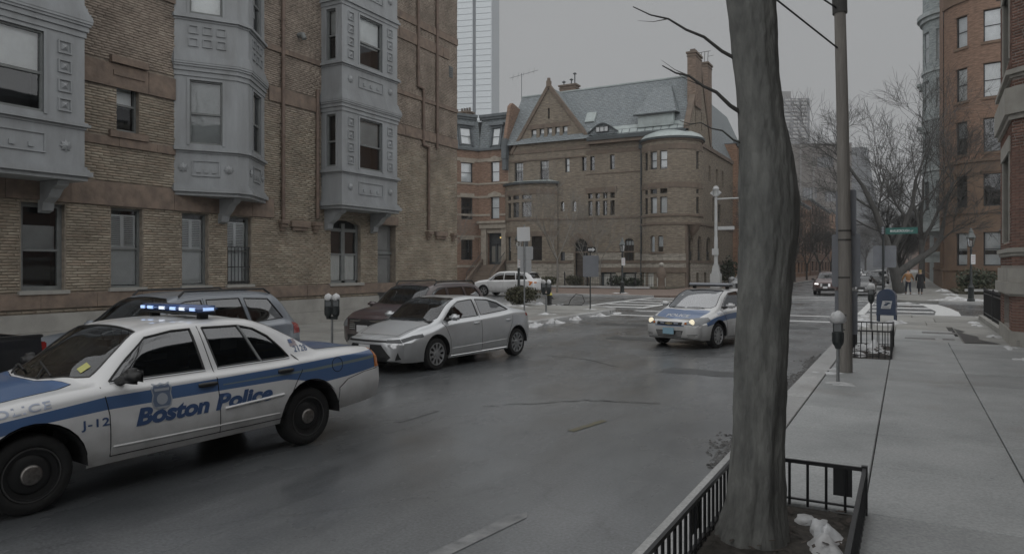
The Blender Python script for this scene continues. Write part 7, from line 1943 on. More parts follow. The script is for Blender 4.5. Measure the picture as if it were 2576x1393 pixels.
TS['rail'] = [(x * 1.09 if x > 1.5 else x, y, z) for x, y, z in TS['rail']]; TS['xf'] = 2.10 * 1.09; TS['hood'] = [(x * 1.09 if x > 1.6 else x, y) for x, y in TS['hood']]; TS['df'] = .30
sl, shs = gen_car('silver_sedan', 'silver sedan driving just behind the near police car', TS, (-9.02, 13.50), -96.5, M_SIL, front=fr_, side_parts=hls, dx=.07, style='ten', glass=M_CGLASSD)
line_on(sl, shs, [(1.0, .245), (-1.0, .25)], 'sill_trim', .018, M_CHROME, off=-.005); line_on(sl, shs, [(.95, .40), (-.95, .44)], 'door_crease', .008, M_SIL)
mb = MB(); mb.prism([(-.72, 1.44), (-1.0, 1.40), (-1.0, 1.435), (-.90, 1.50)], -.02, .02, lambda u, v, w: (u, w, v)); mb.build('shark_fin_aerial', M_SIL, sl)
line_on(sl, shs, TS['hood'], 'panel_seam', .004, mode='y')
plate_on(sl, shs, 0, .50, .30, .15, M_PLATEW)
# oncoming police sedan
st_i = [(1.95, .70), (1.5, .80), (.9, .87), (-.6, .93), (-1.2, .94), (-2.0, .93), (-2.0, .80), (-1.2, .80), (.9, .72), (1.4, .68), (1.95, .58)]
hood_b = [(2.14, 0), (2.12, .60), (1.6, .70), (1.48, .70), (1.53, .45), (1.60, 0)]
fri = cap_sym('headlight', [(.42, .625), (.70, .60), (.80, .64), (.78, .76), (.62, .755), (.46, .69)], M_HL) + [('upper_grille', [(-.36, .60), (.36, .60), (.37, .685), (-.37, .685)], '', M_BLKP, -.004), ('lower_grille', [(-.34, .30), (.34, .30), (.40, .47), (-.40, .47)], '', M_BLKP, -.004)] + cap_sym('fog_slot', [(.50, .355), (.74, .375), (.74, .39), (.50, .37)], M_BLKP, -.002) + cap_sym('fog_slot', [(.52, .325), (.70, .34), (.70, .355), (.52, .34)], M_BLKP, -.002) + [('nose_band', [(-.42, .575), (.42, .575), (.42, .60), (-.42, .60)], '', M_BLU, .001)]
TI = dict(T_SEDAN); TI['hood'] = [(2.06, 0), (2.04, .56), (1.6, .67), (1.45, .68), (1.50, .45), (1.57, 0)]
im, shi = gen_car('police_car', 'white and blue police sedan coming down the middle of the street', TI, (-4.69, 20.30), -106, M_WHT, sx=1.0, sw=1.06, sz=1.03, front=fri, dx=.08, tints=[(st_i, 'z', M_BLU)], hgl=mat_glass('bright_windscreen', (.3, .33, .33), dark=.30), style='ten',
    side_parts=[('headlight', [(1.78, .72), (2.10, .62), (2.10, .745), (1.95, .79), (1.78, .80)], 'z', M_HL, .003), ('blue_bonnet', hood_b, 'y', M_BLU, .001)])
for s in (1, -1):
    p, _ = shi.end('f', [s * .60], [.685], .004); mb = MB(); mb.lathe([(.075, p[0][0] - .01), (.07, p[0][0] + .012), (.03, p[0][0] + .018), (.002, p[0][0] + .018)], 16, p[0][1], p[0][2], ax='x'); mb.build('lit_headlamp', M_HLON, im, smooth=50)
    p, _ = shi.end('f', [s * .46], [.655], .004); mb = MB(); mb.lathe([(.032, p[0][0] - .01), (.03, p[0][0] + .01), (.002, p[0][0] + .012)], 10, p[0][1], p[0][2], ax='x'); mb.build('indicator_lamp', M_AMB, im, smooth=50)
for k in range(5): on_end(im, shi, 'grille_bar', -.355, .355, .325 + k * .028, .333 + k * .028, M_WHT, .006)
plate_on(im, shi, 0, .455, .32, .16, mat('pale_blue_plate', (0.26, 0.42, 0.52), .5))
# bow-tie shaped badge on the grille
p, _ = shi.end('f', [0], [.643]); mb = MB(); mb.prism([(-.085, .625), (-.035, .625), (-.035, .612), (.045, .612), (.045, .625), (.095, .625), (.085, .66), (.035, .66), (.035, .673), (-.045, .673), (-.045, .66), (-.095, .66)], 0, .02, lambda u, v, w: (p[0][0] + .005 + w, u, v)); mb.build('grille_badge', mat('gold_badge', (0.55, 0.47, 0.30), .3, .6), im)
for s in (-.2, .2): on_end(im, shi, 'grille_light', s - .06, s + .06, .635, .66, mat('grille_lamp', (0.3, 0.33, 0.4), .3), .008)
def hoodtxt(c):
    return shi.top(1.98 - c[:, 1] * 1.0, (c[:, 0] - .34), .004)
lettering(im, 'POLICE', .17, hoodtxt, M_PLATEW, 'bonnet_lettering', bold=.004, maxlen=.68)
def flank_i(c):
    p = shi.side(1.42 - c[:, 0], .835 + c[:, 1] + c[:, 0] * .08, .004); return p
lettering(im, 'POLICE', .09, flank_i, M_LGRY, 'fender_lettering', maxlen=.42)
mb = MB(); mb.box(-.13, .13, -.60, .60, 1.545, 1.575)
for s in (-1, 1): mb.box(-.05, .05, s * .5 - .03, s * .5 + .03, 1.49, 1.545)
lbi = mb.build('light_bar', M_BLKP, im)
bm = bmesh.new(); bmesh.ops.create_cube(bm, size=1.0); bmesh.ops.scale(bm, vec=(.26, 1.24, .07), verts=bm.verts); bmesh.ops.bevel(bm, geom=bm.edges[:], offset=.028, segments=3, affect='EDGES'); bmesh.ops.translate(bm, vec=(0, 0, 1.612), verts=bm.verts)
me = bpy.data.meshes.new('bar_lens'); bm.to_mesh(me); bm.free(); me.materials.append(mat('clear_bar_lens', (0.36, 0.38, 0.42), .2, coat=.5)); o = bpy.data.objects.new('bar_lens', me); C.objects.link(o); o.parent = lbi
lbi.location = (.25, 0, 0)
for (ya, yb) in ((.50, .02), (-.06, -.55)):
    mb = MB(); pts_ = [tuple(shi.top(np.array([1.50 - .10 * abs(ya + (yb - ya) * k / 5)]), np.array([ya + (yb - ya) * k / 5]), .015)[0]) for k in range(6)]; mb.tube(pts_, .010, 5); mb.build('wiper', M_BLKP, im)
# maroon parked SUV
M_MAR = paint('maroon_paint', (0.045, 0.026, 0.029))
frm = [('grille', [(-.46, .62), (.46, .62), (.52, .88), (-.52, .88)], '', M_BLKP, -.004), ('lower_grille', [(-.55, .36), (.55, .36), (.55, .52), (-.55, .52)], '', M_BLKP, -.002)] + cap_sym('headlight', [(.54, .70), (.78, .70), (.76, .88), (.56, .88)], M_HL)
ma, shm = gen_car('maroon_suv', 'dark maroon SUV with chrome grille bars parked behind the silver sedan', T_SUV, (-10.98, 15.15), -90, M_MAR, front=frm, dx=.10, style='five', side_parts=[('headlight', [(1.82, .72), (2.08, .70), (2.08, .86), (1.82, .90)], 'z', M_HL, .003)])
for k in range(5): on_end(ma, shm, 'grille_bar', -.46, .46, .645 + k * .045, .665 + k * .045, M_CHROME, .012)
plate_on(ma, shm, -.05, .66, .31, .16, M_PLATEW)
for s in (1, -1):
    mb = MB(); mb.tube([(.35, s * .60, 1.63), (.25, s * .60, 1.715), (-1.4, s * .60, 1.715), (-1.55, s * .60, 1.62)], .02, 6); mb.build('roof_rail', M_BLKP, ma, smooth=40)
# blue-grey parked SUV
M_BGR = paint('blue_grey_paint', (0.165, 0.19, 0.225))
rrb = cap_sym('tail_light', [(.62, .84), (.78, .84), (.76, 1.0), (.62, 1.0)], M_TAIL)
bs, shb = gen_car('blue_grey_suv', 'blue-grey SUV parked behind the near police car', T_SUV, (-11.0, 7.95), -90, M_BGR, sx=1.0, sz=.985, rear=rrb, front=frm, dx=.10, side_parts=[('tail_light', [(-1.90, .84), (-2.12, .84), (-2.12, 1.02), (-1.92, 1.05)], 'z', M_TAIL, .004)])
for s in (1, -1):
    mb = MB(); mb.tube([(.35, s * .60, 1.60), (.25, s * .60, 1.69), (-1.4, s * .60, 1.69), (-1.55, s * .60, 1.60)], .02, 6); mb.build('roof_rail', M_BLKP, bs, smooth=40)
plate_on(bs, shb, 0, .62, .31, .16, M_PLATEW)
# white SUV on the side street
rre = cap_sym('tail_light', [(.50, .95), (.80, .95), (.77, 1.05), (.50, 1.03)], M_AMB)
ex, she = gen_car('white_suv', 'white SUV standing on the side street beyond the clipped hedge', T_SUV, (-24.85, 44.6), 180, M_WHT, sx=1.12, sw=1.08, sz=1.05, rear=rre, dx=.13, glass=M_CGLASSD, side_parts=[('tail_light', [(-2.02, 1.10), (-2.34, 1.06), (-2.34, .98), (-2.2, .80), (-2.10, .80), (-2.15, .98)], 'z', M_AMB, .004), ('dark_lower_bumper', [(-1.9, .28), (-2.37, .36), (-2.37, .52), (-1.9, .48)], 'z', M_BLKP, .006)], trim=True)
mb = MB(); mb.prism([(-1.72, 1.70), (-2.08, 1.62), (-2.06, 1.57), (-1.78, 1.62)], -.62, .62, lambda u, v, w: (u, w, v)); mb.build('roof_spoiler', M_BLKP, ex)
# oncoming cars waiting across the junction
M_CRIM = paint('dark_red_paint', (0.06, 0.022, 0.022))
frn = [('grille', [(-.26, .60), (.26, .60), (.36, .86), (-.36, .86)], '', M_BLKP, -.002), ('lower_grille', [(-.62, .36), (.62, .36), (.62, .50), (-.62, .50)], '', M_BLKP, .004)] + cap_sym('headlight', [(.46, .76), (.74, .78), (.75, .88), (.46, .86)], M_HLON2)
ni, shn = gen_car('dark_red_suv', 'dark red SUV with lit headlights waiting across the junction', T_SUV, (-5.2, 59.2), -90, M_CRIM, front=frn, dx=.16, trim=False, detail=False, mirror=M_BLKP)
on_end(ni, shn, 'grille_chrome', -.34, -.20, .62, .84, M_CHROME, .008); on_end(ni, shn, 'grille_chrome', .20, .34, .62, .84, M_CHROME, .008); plate_on(ni, shn, 0, .56, .31, .16, M_PLATEW)
M_DKG = paint('charcoal_paint', (0.045, 0.05, 0.055))
frh = [('grille', [(-.36, .42), (.36, .42), (.44, .62), (-.44, .62)], '', M_BLKP, -.002)] + cap_sym('headlight', [(.48, .60), (.72, .62), (.73, .70), (.48, .69)], M_HL)
hy, shh = gen_car('charcoal_sedan', 'charcoal sedan parked by the kerb across the junction, right of the red SUV', T_SEDAN, (-2.85, 59.4), -90, M_DKG, front=frh, sw=1.03, dx=.16, trim=False, detail=False)
for k in range(4): on_end(hy, shh, 'grille_bar', -.38, .38, .445 + k * .045, .46 + k * .045, M_CHROME, .008)
plate_on(hy, shh, 0, .38, .31, .14, M_PLATEW)
M_GRY = paint('grey_paint', (0.24, 0.25, 0.26))
frg = [('grille', [(-.42, .50), (.42, .50), (.46, .86), (-.46, .86)], '', M_BLKP, -.002)] + cap_sym('headlight', [(.50, .70), (.78, .72), (.77, .86), (.50, .84)], M_HL)
gc_, shg = gen_car('grey_suv', 'light grey SUV parked on the left beside the big tree trunk', T_SUV, (-10.55, 56.2), -90, M_GRY, front=frg, dx=.16, trim=False, detail=False)
plate_on(gc_, shg, 0, .60, .31, .14, M_PLATEW)
FAR = [('white_sedan', 'white sedan far up the street, right of centre', T_SEDAN, (-5.0, 118), M_WHT), ('dark_sedan', 'dark car parked on the left far side of the junction', T_SEDAN, (-10.6, 68.0), M_DKG), ('silver_suv', 'silver SUV in the distance ahead of the white sedan', T_SUV, (-7.6, 142), M_SIL),
       ('white_van_car', 'small white car parked on the distant right kerb', T_SUV, (-2.7, 96), M_WHT), ('black_suv', 'black SUV parked on the right kerb behind the corner tree', T_SUV, (-2.7, 78), M_DKG)]
for (n_, l_, T_, lo, pm) in FAR: gen_car(n_, l_, T_, lo, -90, pm, front=frg if T_ is T_SUV else frh, dx=.3, trim=False, detail=False, seats=False)
# black pickup at the left edge
PK = empty('black_pickup_truck', 'black pickup truck cut off by the left edge, parked ahead of the blue-grey SUV', 'truck', loc=(-11.0, 5.35, 0), rz=R(-90))
M_BLKC = paint('black_car_paint', (0.008, 0.009, 0.011))
W_ = .96
def pbox(name, x0, x1, y0, y1, z0, z1, m, bev=.03):
    bm = bmesh.new(); bmesh.ops.create_cube(bm, size=1.0); bmesh.ops.scale(bm, vec=(x1 - x0, y1 - y0, z1 - z0), verts=bm.verts); bmesh.ops.translate(bm, vec=((x0 + x1) / 2, (y0 + y1) / 2, (z0 + z1) / 2), verts=bm.verts)
    if bev: bmesh.ops.bevel(bm, geom=bm.edges[:], offset=bev, segments=2, affect='EDGES')
    me = bpy.data.meshes.new(name); bm.to_mesh(me); bm.free(); me.materials.append(m); me.polygons.foreach_set('use_smooth', [True] * len(me.polygons)); me.set_sharp_from_angle(angle=R(40))
    o = bpy.data.objects.new(name, me); C.objects.link(o); o.parent = PK; return o
for s in (1, -1):
    mb = MB(); ys_ = (s * (W_ - .10), s * W_)
    out_ = [(.02, .62), (.06, 1.16), (1.9, 1.18), (1.9, .55), (1.42, .50)] + [(1.0 + .46 * math.cos(a), .42 + .46 * math.sin(a)) for a in np.linspace(.25, PI - .25, 12)] + [(.5, .5), (.1, .55)]
    mb.prism(out_, min(ys_), max(ys_), lambda u, v, w: (u, w, v)); mb.build('bed_side', M_BLKC, PK)
    pbox('bed_rail', .02, 1.92, s * (W_ - .06) - .05, s * (W_ - .06) + .05, 1.16, 1.20, M_BLKP, .01)
    pbox('tail_light', -.02, .10, s * (W_ - .06) - .05, s * (W_ - .06) + .055, .82, 1.10, M_TAIL, .015)
    for x in (1.0, 4.4): wheel_parts(PK, x, s * (W_ - .13), .40, 'five', s, .25)
pbox('tailgate', 0.0, .08, -W_ + .1, W_ - .1, .62, 1.16, M_BLKC, .02)
pbox('bed_floor', .05, 1.9, -W_ + .1, W_ - .1, .60, .66, M_BLKP, .01)
pbox('rear_bumper', -.16, .02, -W_ + .04, W_ - .04, .46, .62, M_CHROME, .03)
pbox('number_plate', -.175, -.16, -.16, .16, .50, .60, M_PLATEW, .004)
pbox('underbody', .2, 5.2, -W_ + .15, W_ - .15, .42, .52, M_GAP, 0)
pbox('cab_lower', 1.95, 3.9, -W_, W_, .48, 1.18, M_BLKC, .05)
mb = MB(); mb.prism([(1.98, 1.16), (2.10, 1.82), (3.25, 1.84), (3.85, 1.18)], -W_ + .12, W_ - .12, lambda u, v, w: (u, w, v)); mb.build('cab_greenhouse', M_CGLASSD, PK)
pbox('cab_roof', 2.06, 3.3, -W_ + .1, W_ - .1, 1.80, 1.90, M_BLKC, .04)
pbox('nose', 3.9, 5.4, -W_, W_, .48, 1.16, M_BLKC, .07)
# ------------------------------------------------------------------ street furniture
M_POST = mat('galvanised_post', (0.22, 0.23, 0.235), .5, .4, var=.2, vs=6)
M_DARKP = mat('dark_green_black_paint', (0.022, 0.027, 0.028), .45, var=.25, vs=6)
M_SIGNB = mat('sign_back_aluminium', (0.36, 0.37, 0.38), .45, .3, var=.08, vs=2)
M_SIGNW = mat('pale_sign_face', (0.55, 0.56, 0.57), .5, var=.05, vs=2)
M_SIGND = mat('weathered_sign_back', (0.17, 0.18, 0.20), .55, .2, var=.1, vs=2)
M_BLACK = mat('black_ink', (0.015, 0.015, 0.016), .5)
def rounded(cx, cz, w, h_, r, n=4):
    out = []
    for (sx, sy, a0) in ((1, 1, 0), (-1, 1, 90), (-1, -1, 180), (1, -1, 270)):
        for k in range(n + 1):
            a = R(a0 + 90 * k / n); out.append((cx + sx * (w / 2 - r) + r * math.cos(a), cz + sy * (h_ / 2 - r) + r * math.sin(a)))
    return out
def face_map(x, y, ang):
    """board facing direction ang (degrees in plan); u to the viewer's right, w towards the viewer"""
    n = Vector((math.cos(R(ang)), math.sin(R(ang)))); t = Vector((-n.y, n.x))
    return lambda u, v, w=0.0: (x + t.x * u + n.x * w, y + t.y * u + n.y * w, v)
def board(root, mf, cx, cz, w, h_, m, name='sign_board', r=.03, w0=0.0, th=.006, lean=0.0):
    mb = MB(); p = rounded(0, 0, w, h_, r)
    ca, sa = math.cos(lean), math.sin(lean); p = [(cx + a * ca - b * sa, cz + a * sa + b * ca) for a, b in p]
    mb.prism(p, w0, w0 + th, mf); return mb.build(name, m, root)
def gas_lamp(name, label, x, y, top, group, sign=True, z0=Z):
    L_ = empty(name, label, 'street lamp', group, loc=(x, y, z0))
    H = top - z0
    mb = MB(); mb.lathe([(.19, 0), (.19, .12), (.15, .16), (.145, .75), (.17, .80), (.12, .86), (.085, .95), (.085, 1.0), (.07, 1.05), (.058, H - 1.25), (.08, H - 1.22), (.05, H - 1.15), (.05, H - 1.05)], 12); mb.build('post', M_DARKP, L_, smooth=35)
    mb = MB(); mb.tube([(-.28, 0, H - 1.3), (.28, 0, H - 1.3)], .018, 6); mb.build('ladder_bar', M_DARKP, L_)
    mb = MB(); n = 6
    for k in range(n):
        a = k * 2 * PI / n; mb.tube([(.12 * math.cos(a), .12 * math.sin(a), H - 1.03), (.21 * math.cos(a), .21 * math.sin(a), H - .55)], .012, 4)
    mb.lathe([(.13, H - 1.06), (.13, H - 1.02)], 6); mb.lathe([(.23, H - .56), (.235, H - .53)], 6); mb.build('lantern_frame', M_DARKP, L_)
    mb = MB(); mb.lathe([(.115, H - 1.02), (.205, H - .56)], 6, cap=False); mb.build('lantern_glass', mat_glass('lantern_glass', (.8, .82, .82), dark=.15), L_)
    mb = MB(); mb.lathe([(.24, H - .53), (.21, H - .45), (.11, H - .24), (.10, H - .20), (.13, H - .18), (.08, H - .12), (.05, H - .08), (.07, H - .05), (.03, H - .01), (.005, H + .02)], 6); mb.build('lantern_roof', mat('weathered_copper', (0.13, 0.145, 0.145), .5, .3, var=.2, vs=5), L_)
    if sign:
        mf = face_map(0, 0, -60); board(L_, mf, .06, H - 1.75, .26, .55, M_SIGNW, 'parking_sign', .02, .09)
        mf2 = face_map(0, 0, -60)
        for k in range(3):
            mb = MB(); mb.prism(rect(-.01 + .0, H - 1.62 - k * .13, .13, H - 1.60 - k * .13), .0965, .0975, mf2); mb.build('sign_text_bar', mat('red_sign_ink', (0.35, 0.08, 0.07), .5), L_)
    return L_
gas_lamp('gas_street_lamp', 'black gas-style street lamp beside the fire hydrant at the left corner', -17.96, 37.03 - 3.7, 4.05, 'gas-style street lamps')
gas_lamp('gas_street_lamp', 'black gas-style street lamp at the far kerb before the stone mansion', -18.15, 49.6, 4.2, 'gas-style street lamps')
gas_lamp('gas_street_lamp', 'gas-style street lamp before the far right shrubs', 3.2, 47.9, 4.25, 'gas-style street lamps')
gas_lamp('gas_street_lamp', 'gas-style street lamp half hidden behind the near right brick bay', 3.35, 33.0, 4.0, 'gas-style street lamps')
def meter(name, label, x, y, heads=1, face=-90, group='parking meters', snow=True, hz=1.0, sc_=1.0):
    P_ = empty(name, label, 'parking meter', group, loc=(x, y, Z))
    mb = MB(); mb.tube([(0, 0, -.02), (0, 0, hz)], .033 * sc_, 10); mb.build('post', M_POST, P_, smooth=40)
    offs_ = [0] if heads == 1 else [-.10 * sc_, .10 * sc_]
    if heads == 2:
        mb = MB(); mb.box(-.16, .16, -.03, .03, hz - .02, hz + .05); mb.build('yoke', M_DARKP, P_)
    n = Vector((math.cos(R(face)), math.sin(R(face)))); t = Vector((-n.y, n.x))
    for dxo in offs_:
        cx, cy = t.x * dxo, t.y * dxo
        mb = MB(); mb.lathe([(.04, hz), (.06, hz + .05), (.085, hz + .08), (.095, hz + .14), (.095, hz + .28)], 14, cx, cy); h1 = mb.build('meter_base', M_DARKP, P_, smooth=40)
        mb = MB(); w_, d_ = .19 * sc_, .12
        prof = rounded(0, 0, w_, .36, .05); mf = face_map(cx, cy, face)
        mb.prism([(a, b + hz + .30) for a, b in prof], -d_ / 2, d_ / 2, mf); h2 = mb.build('meter_head', M_DARKP, P_)
        mb = MB(); mb.prism(rect(-w_ * .36, hz + .30, w_ * .36, hz + .44), d_ / 2, d_ / 2 + .004, mf); mb.build('display', mat('meter_display', (0.13, 0.14, 0.145), .2), h2)
        mb = MB(); mb.prism(rect(-w_ * .36, hz + .20, w_ * .36, hz + .27), d_ / 2, d_ / 2 + .006, mf); mb.build('instruction_plate', M_SIGND, h2)
        if snow:
            mb = MB(); rs = random.Random(int(x * 10)); ks = 1.0 if heads == 1 else .8; mb.lathe([(.10 * ks, hz + .44), (.125 * ks, hz + .47), (.12 * ks, hz + .47 + .08 * ks), (.085 * ks, hz + .47 + .14 * ks), (.03, hz + .47 + .17 * ks), (.003, hz + .47 + .175 * ks)], 12, cx, cy); o = mb.build('snow_cap', M_SNOW, P_, smooth=60)
            for v in o.data.vertices: v.co.x += rs.uniform(-.012, .012); v.co.z += rs.uniform(-.015, .01)
    return P_
meter('parking_meter', 'snow-capped parking meter close to the utility pole', -1.02, 13.35, hz=.57, sc_=.8)
meter('parking_meter', 'snow-capped parking meter behind the small tree guard, left of the mailbox', -.97, 25.2, hz=.80, sc_=.9)
meter('double_parking_meter', 'two-headed parking meter at the left building, between the parked SUVs', -12.3, 13.2, heads=2, face=-50, snow=True, hz=.70, sc_=.9)
meter('double_parking_meter', 'two-headed parking meter at the left corner, beside the three pale signs', -12.95, 26.4, heads=2, face=-60, hz=.82, sc_=1.1)
# mailbox
MBX = empty('mailbox', 'dark blue arched street mailbox on four legs at the right corner', 'mailbox', loc=(-.60, 28.4, Z), rz=R(-4))
M_MBLU = mat('mailbox_blue', (0.022, 0.042, 0.088), .4, var=.15, vs=3, coat=.2)
w_, d_ = .60, .56
prof = [(-w_ / 2, .28), (w_ / 2, .28), (w_ / 2, .88)] + [(w_ / 2 * math.cos(a), .88 + .30 * math.sin(a)) for a in np.linspace(0, PI, 16)[1:-1]] + [(-w_ / 2, .88)]
fmm = lambda u, v, w=0.0: (u, -w, v)
mb = MB(); mb.prism(prof, -d_ / 2, d_ / 2, fmm); mb.build('box', M_MBLU, MBX, smooth=35)
for sx in (-1, 1):
    for sy in (-1, 1):
        mb = MB(); mb.box(sx * (w_ / 2 - .035) - .03, sx * (w_ / 2 - .035) + .03, sy * (d_ / 2 - .03) - .025, sy * (d_ / 2 - .03) + .025, 0, .28); mb.build('leg', M_MBLU, MBX)
mb = MB(); mb.prism([(-w_ / 2 - .01, .27), (w_ / 2 + .01, .27), (w_ / 2 + .01, .31), (-w_ / 2 - .01, .31)], -d_ / 2 - .01, d_ / 2 + .01, fmm); mb.build('lower_band', M_MBLU, MBX)
mb = MB(); mb.prism([(-.16, .50), (.14, .50), (.19, .77), (-.11, .77)], d_ / 2, d_ / 2 + .004, fmm); em = mb.build('emblem', mat('emblem_white', (0.5, 0.51, 0.52), .5), MBX)
for (pl_, ) in [([(-.085, .60), (.02, .60), (.075, .66), (.165, .685), (.10, .72), (-.055, .735), (-.02, .70), (.06, .69), (-.03, .675)],), ([(-.125, .535), (.10, .535), (.105, .553), (-.12, .553)],)]:
    mb = MB(); mb.prism(pl_, d_ / 2 + .004, d_ / 2 + .008, fmm); mb.build('emblem_mark', M_MBLU, em)
mb = MB(); mb.lathe([(.31, .05), (.30, .09), (.12, .12), (.01, .13)], 14, 0, 1.12, ax='x', a0=.4, a1=PI - .4, cap=False)
# utility pole with sign backs and wires
UP = empty('utility_pole', 'tall weathered wooden utility pole on the right pavement carrying wires', 'pole', loc=(-.99, 14.72, Z))
M_POLE = mat('weathered_pole_wood', (0.25, 0.238, 0.22), .9, col2=(0.17, 0.16, 0.148), vs=2.2, stretch=(7, 7, .5), bump=.8, bs=7)
mb = MB(); mb.tube([(0, 0, -.05), (-.02, 0, 2.5), (-.06, -.01, 5.0), (-.11, -.02, 7.2), (-.15, -.02, 9.5)], [.118, .112, .105, .098, .09], 20); mb.build('shaft', M_POLE, UP, smooth=60)
for z in (2.62, 2.45, 1.75, .78, 1.05):
    mb = MB(); rr_ = .112; mb.lathe([(rr_ + .006, z), (rr_ + .006, z + .03)], 20, -.02, 0); mb.build('steel_band', mat('dark_strap', (0.05, 0.048, 0.045), .6), UP, smooth=40)
mb = MB(); mb.tube([(-.10, .0, 6.7), (-.12, .0, 7.4)], .13, 12); mb.build('cable_collar', mat('dark_pole_collar', (0.05, 0.05, 0.048), .8), UP, smooth=40)
mf = face_map(0, 0, 82)
board(UP, mf, .03, 2.98, .36, .86, M_SIGND, 'sign_board', .04, .16); board(UP, mf, .03, 2.08, .50, 1.0, M_SIGND, 'sign_board', .04, .16); board(UP, mf, .03, 1.1, .40, .82, M_SIGND, 'sign_board', .04, .16)
M_WIRE = mat('black_cable', (0.015, 0.016, 0.017), .6)
for i, (za, tgt, zb) in enumerate([(6.16, (-7.3, -1.8), 9.5), (6.9, (-11.5, -5.0), 11.5)]):
    a = Vector((-1.1, 14.7, za)); b_ = Vector((tgt[0], tgt[1], zb)); pts_ = []
    for k in range(17):
        t = k / 16; p = a.lerp(b_, t); p.z -= .12 * math.sin(PI * t); pts_.append(p)
    mb = MB(); mb.tube(pts_, .016, 5)
    mb.build('overhead_cable', M_WIRE, label=['lower black cable running from the utility pole to the upper left', 'upper black cable running from the utility pole to the upper left'][i], cat='cable', group='overhead cables', smooth=60)
# small tree guards (iron hoops)
def guard(name, label, x0, x1, y0, y1, h_, step, r=.011, plaque=False, kick=.0):
    g = empty(name, label, 'tree guard', 'iron tree guards', loc=(0, 0, 0))
    rails = [((x0, y0), (x1, y0)), ((x1, y0), (x1, y1)), ((x1, y1), (x0, y1)), ((x0, y1), (x0, y0))]
    src = None
    for (a, b_) in rails:
        for zz in (Z + h_, Z + .06):
            mb = MB(); d = .013
            mb.box(min(a[0], b_[0]) - d, max(a[0], b_[0]) + d, min(a[1], b_[1]) - d, max(a[1], b_[1]) + d, zz - .014, zz + (.016 if zz > Z + .1 else .0)); mb.build('rail', M_IRON, g)
        L_ = math.hypot(b_[0] - a[0], b_[1] - a[1]); n = int(L_ / step)
        for k in range(1, n):
            p = (a[0] + (b_[0] - a[0]) * k / n, a[1] + (b_[1] - a[1]) * k / n, 0)
            if src is None:
                mb = MB(); mb.tube([(0, 0, Z + .0), (0, 0, Z + h_)], r, 6); src = mb.build('bar', M_IRON, g); src.location = p
            else: inst(src, 'bar', g, p)
    for (x, y) in ((x0, y0), (x1, y0), (x1, y1), (x0, y1)):
        mb = MB(); mb.box(x - .022, x + .022, y - .022, y + .022, Z - .02, Z + h_ + .03); mb.build('post', M_IRON, g)
    return g
g1 = guard('tree_guard', 'black iron tree guard around the big trunk in the foreground', -1.27, -.29, 3.4, 6.32, .36, .125, r=.012)
mb = MB(); mb.box(-.52, -.38, 6.34, 6.35, Z + .12, Z + .34); mb.build('plaque', M_IRON, g1); mb = MB(); mb.box(-1.30, -1.29, 4.9, 5.15, Z + .12, Z + .32); mb.build('plaque', M_IRON, g1)
guard('tree_guard', 'small black iron tree guard beyond the utility pole', -1.10, -.28, 17.2, 19.9, .58, .105, r=.010)
# hydrant
HY = empty('fire_hydrant', 'black fire hydrant with yellow bonnet at the left corner', 'hydrant', loc=(-16.0, 33.0, Z))
M_HBLK = mat('hydrant_black', (0.02, 0.021, 0.022), .5); M_HYEL = mat('hydrant_yellow', (0.50, 0.44, 0.09), .5, var=.1, vs=8)
mb = MB(); mb.lathe([(.17, 0), (.17, .05), (.12, .07), (.115, .45), (.14, .46), (.14, .50)], 14); mb.build('barrel', M_HBLK, HY, smooth=40)
mb = MB(); mb.lathe([(.15, .50), (.15, .53), (.13, .58), (.08, .66), (.03, .69), (.03, .74), (.002, .74)], 14); mb.build('bonnet', M_HYEL, HY, smooth=40)
for a in (-60, 30, 120):
    mb = MB(); mb.tube([(0, 0, .36), (.20 * math.cos(R(a)), .20 * math.sin(R(a)), .36)], .055, 10); mb.build('outlet_cap', M_HBLK, HY, smooth=40)
# black hose loop on the corner
mb = MB(); pts_ = [(-15.2, 33.0, .16), (-14.9, 32.95, .18), (-14.75, 32.9, .45), (-14.5, 32.95, .72), (-14.15, 32.95, .66), (-14.05, 33.0, .35), (-14.2, 33.0, .17), (-14.6, 33.0, .15), (-16.5, 33.05, .15)]
mb.tube(pts_, .018, 6); mb.build('hose_loop', M_WIRE, label='black hose looped on the left corner beside the hydrant', cat='hose', smooth=60)
# three pale signs on one post
S3 = empty('sign_post', 'slim post carrying three pale square signs at the left kerb', 'sign post', loc=(-11.95, 22.6, Z))
mb = MB(); mb.tube([(0, 0, 0), (0, 0, 3.45)], .03, 8); mb.build('post', M_POST, S3, smooth=40)
mf = face_map(0, 0, -62)
board(S3, mf, -.03, 3.12, .46, .50, M_SIGNW, 'sign_board', .03, .035, lean=.03); board(S3, mf, .03, 2.45, .56, .47, M_SIGNB, 'sign_board', .05, -.045); board(S3, mf, .05, 1.98, .40, .46, M_SIGNB, 'sign_board', .04, -.045)
# one-way sign and a large sign seen from behind
S2 = empty('sign_post', 'dark post with a one-way arrow sign above a large grey sign back', 'sign post', loc=(-12.75, 30.6, Z))
mb = MB(); mb.tube([(0, 0, 0), (0, 0, 2.75)], .032, 8); mb.build('post', M_DARKP, S2, smooth=40)
board(S2, face_map(0, 0, -62), .02, 1.98, .72, .98, M_SIGND, 'sign_board', .06, .035)
b_ = board(S2, face_map(0, 0, -62), .06, 2.74, .36, .24, M_BLACK, 'one_way_sign', .02, .04)
mf = face_map(0, 0, -62); mb = MB(); mb.prism([(-.10, 2.69), (.10, 2.69), (.10, 2.645), (.22, 2.74), (.10, 2.835), (.10, 2.79), (-.10, 2.79)], .047, .05, mf); mb.build('arrow', M_SIGNW, b_)
lettering(b_, 'ONE WAY', .05, lambda c: np.array([mf(-.085 + a * 1.0, 2.722 + b, .053) for a, b in c]), M_BLACK, 'sign_lettering', maxlen=.2)
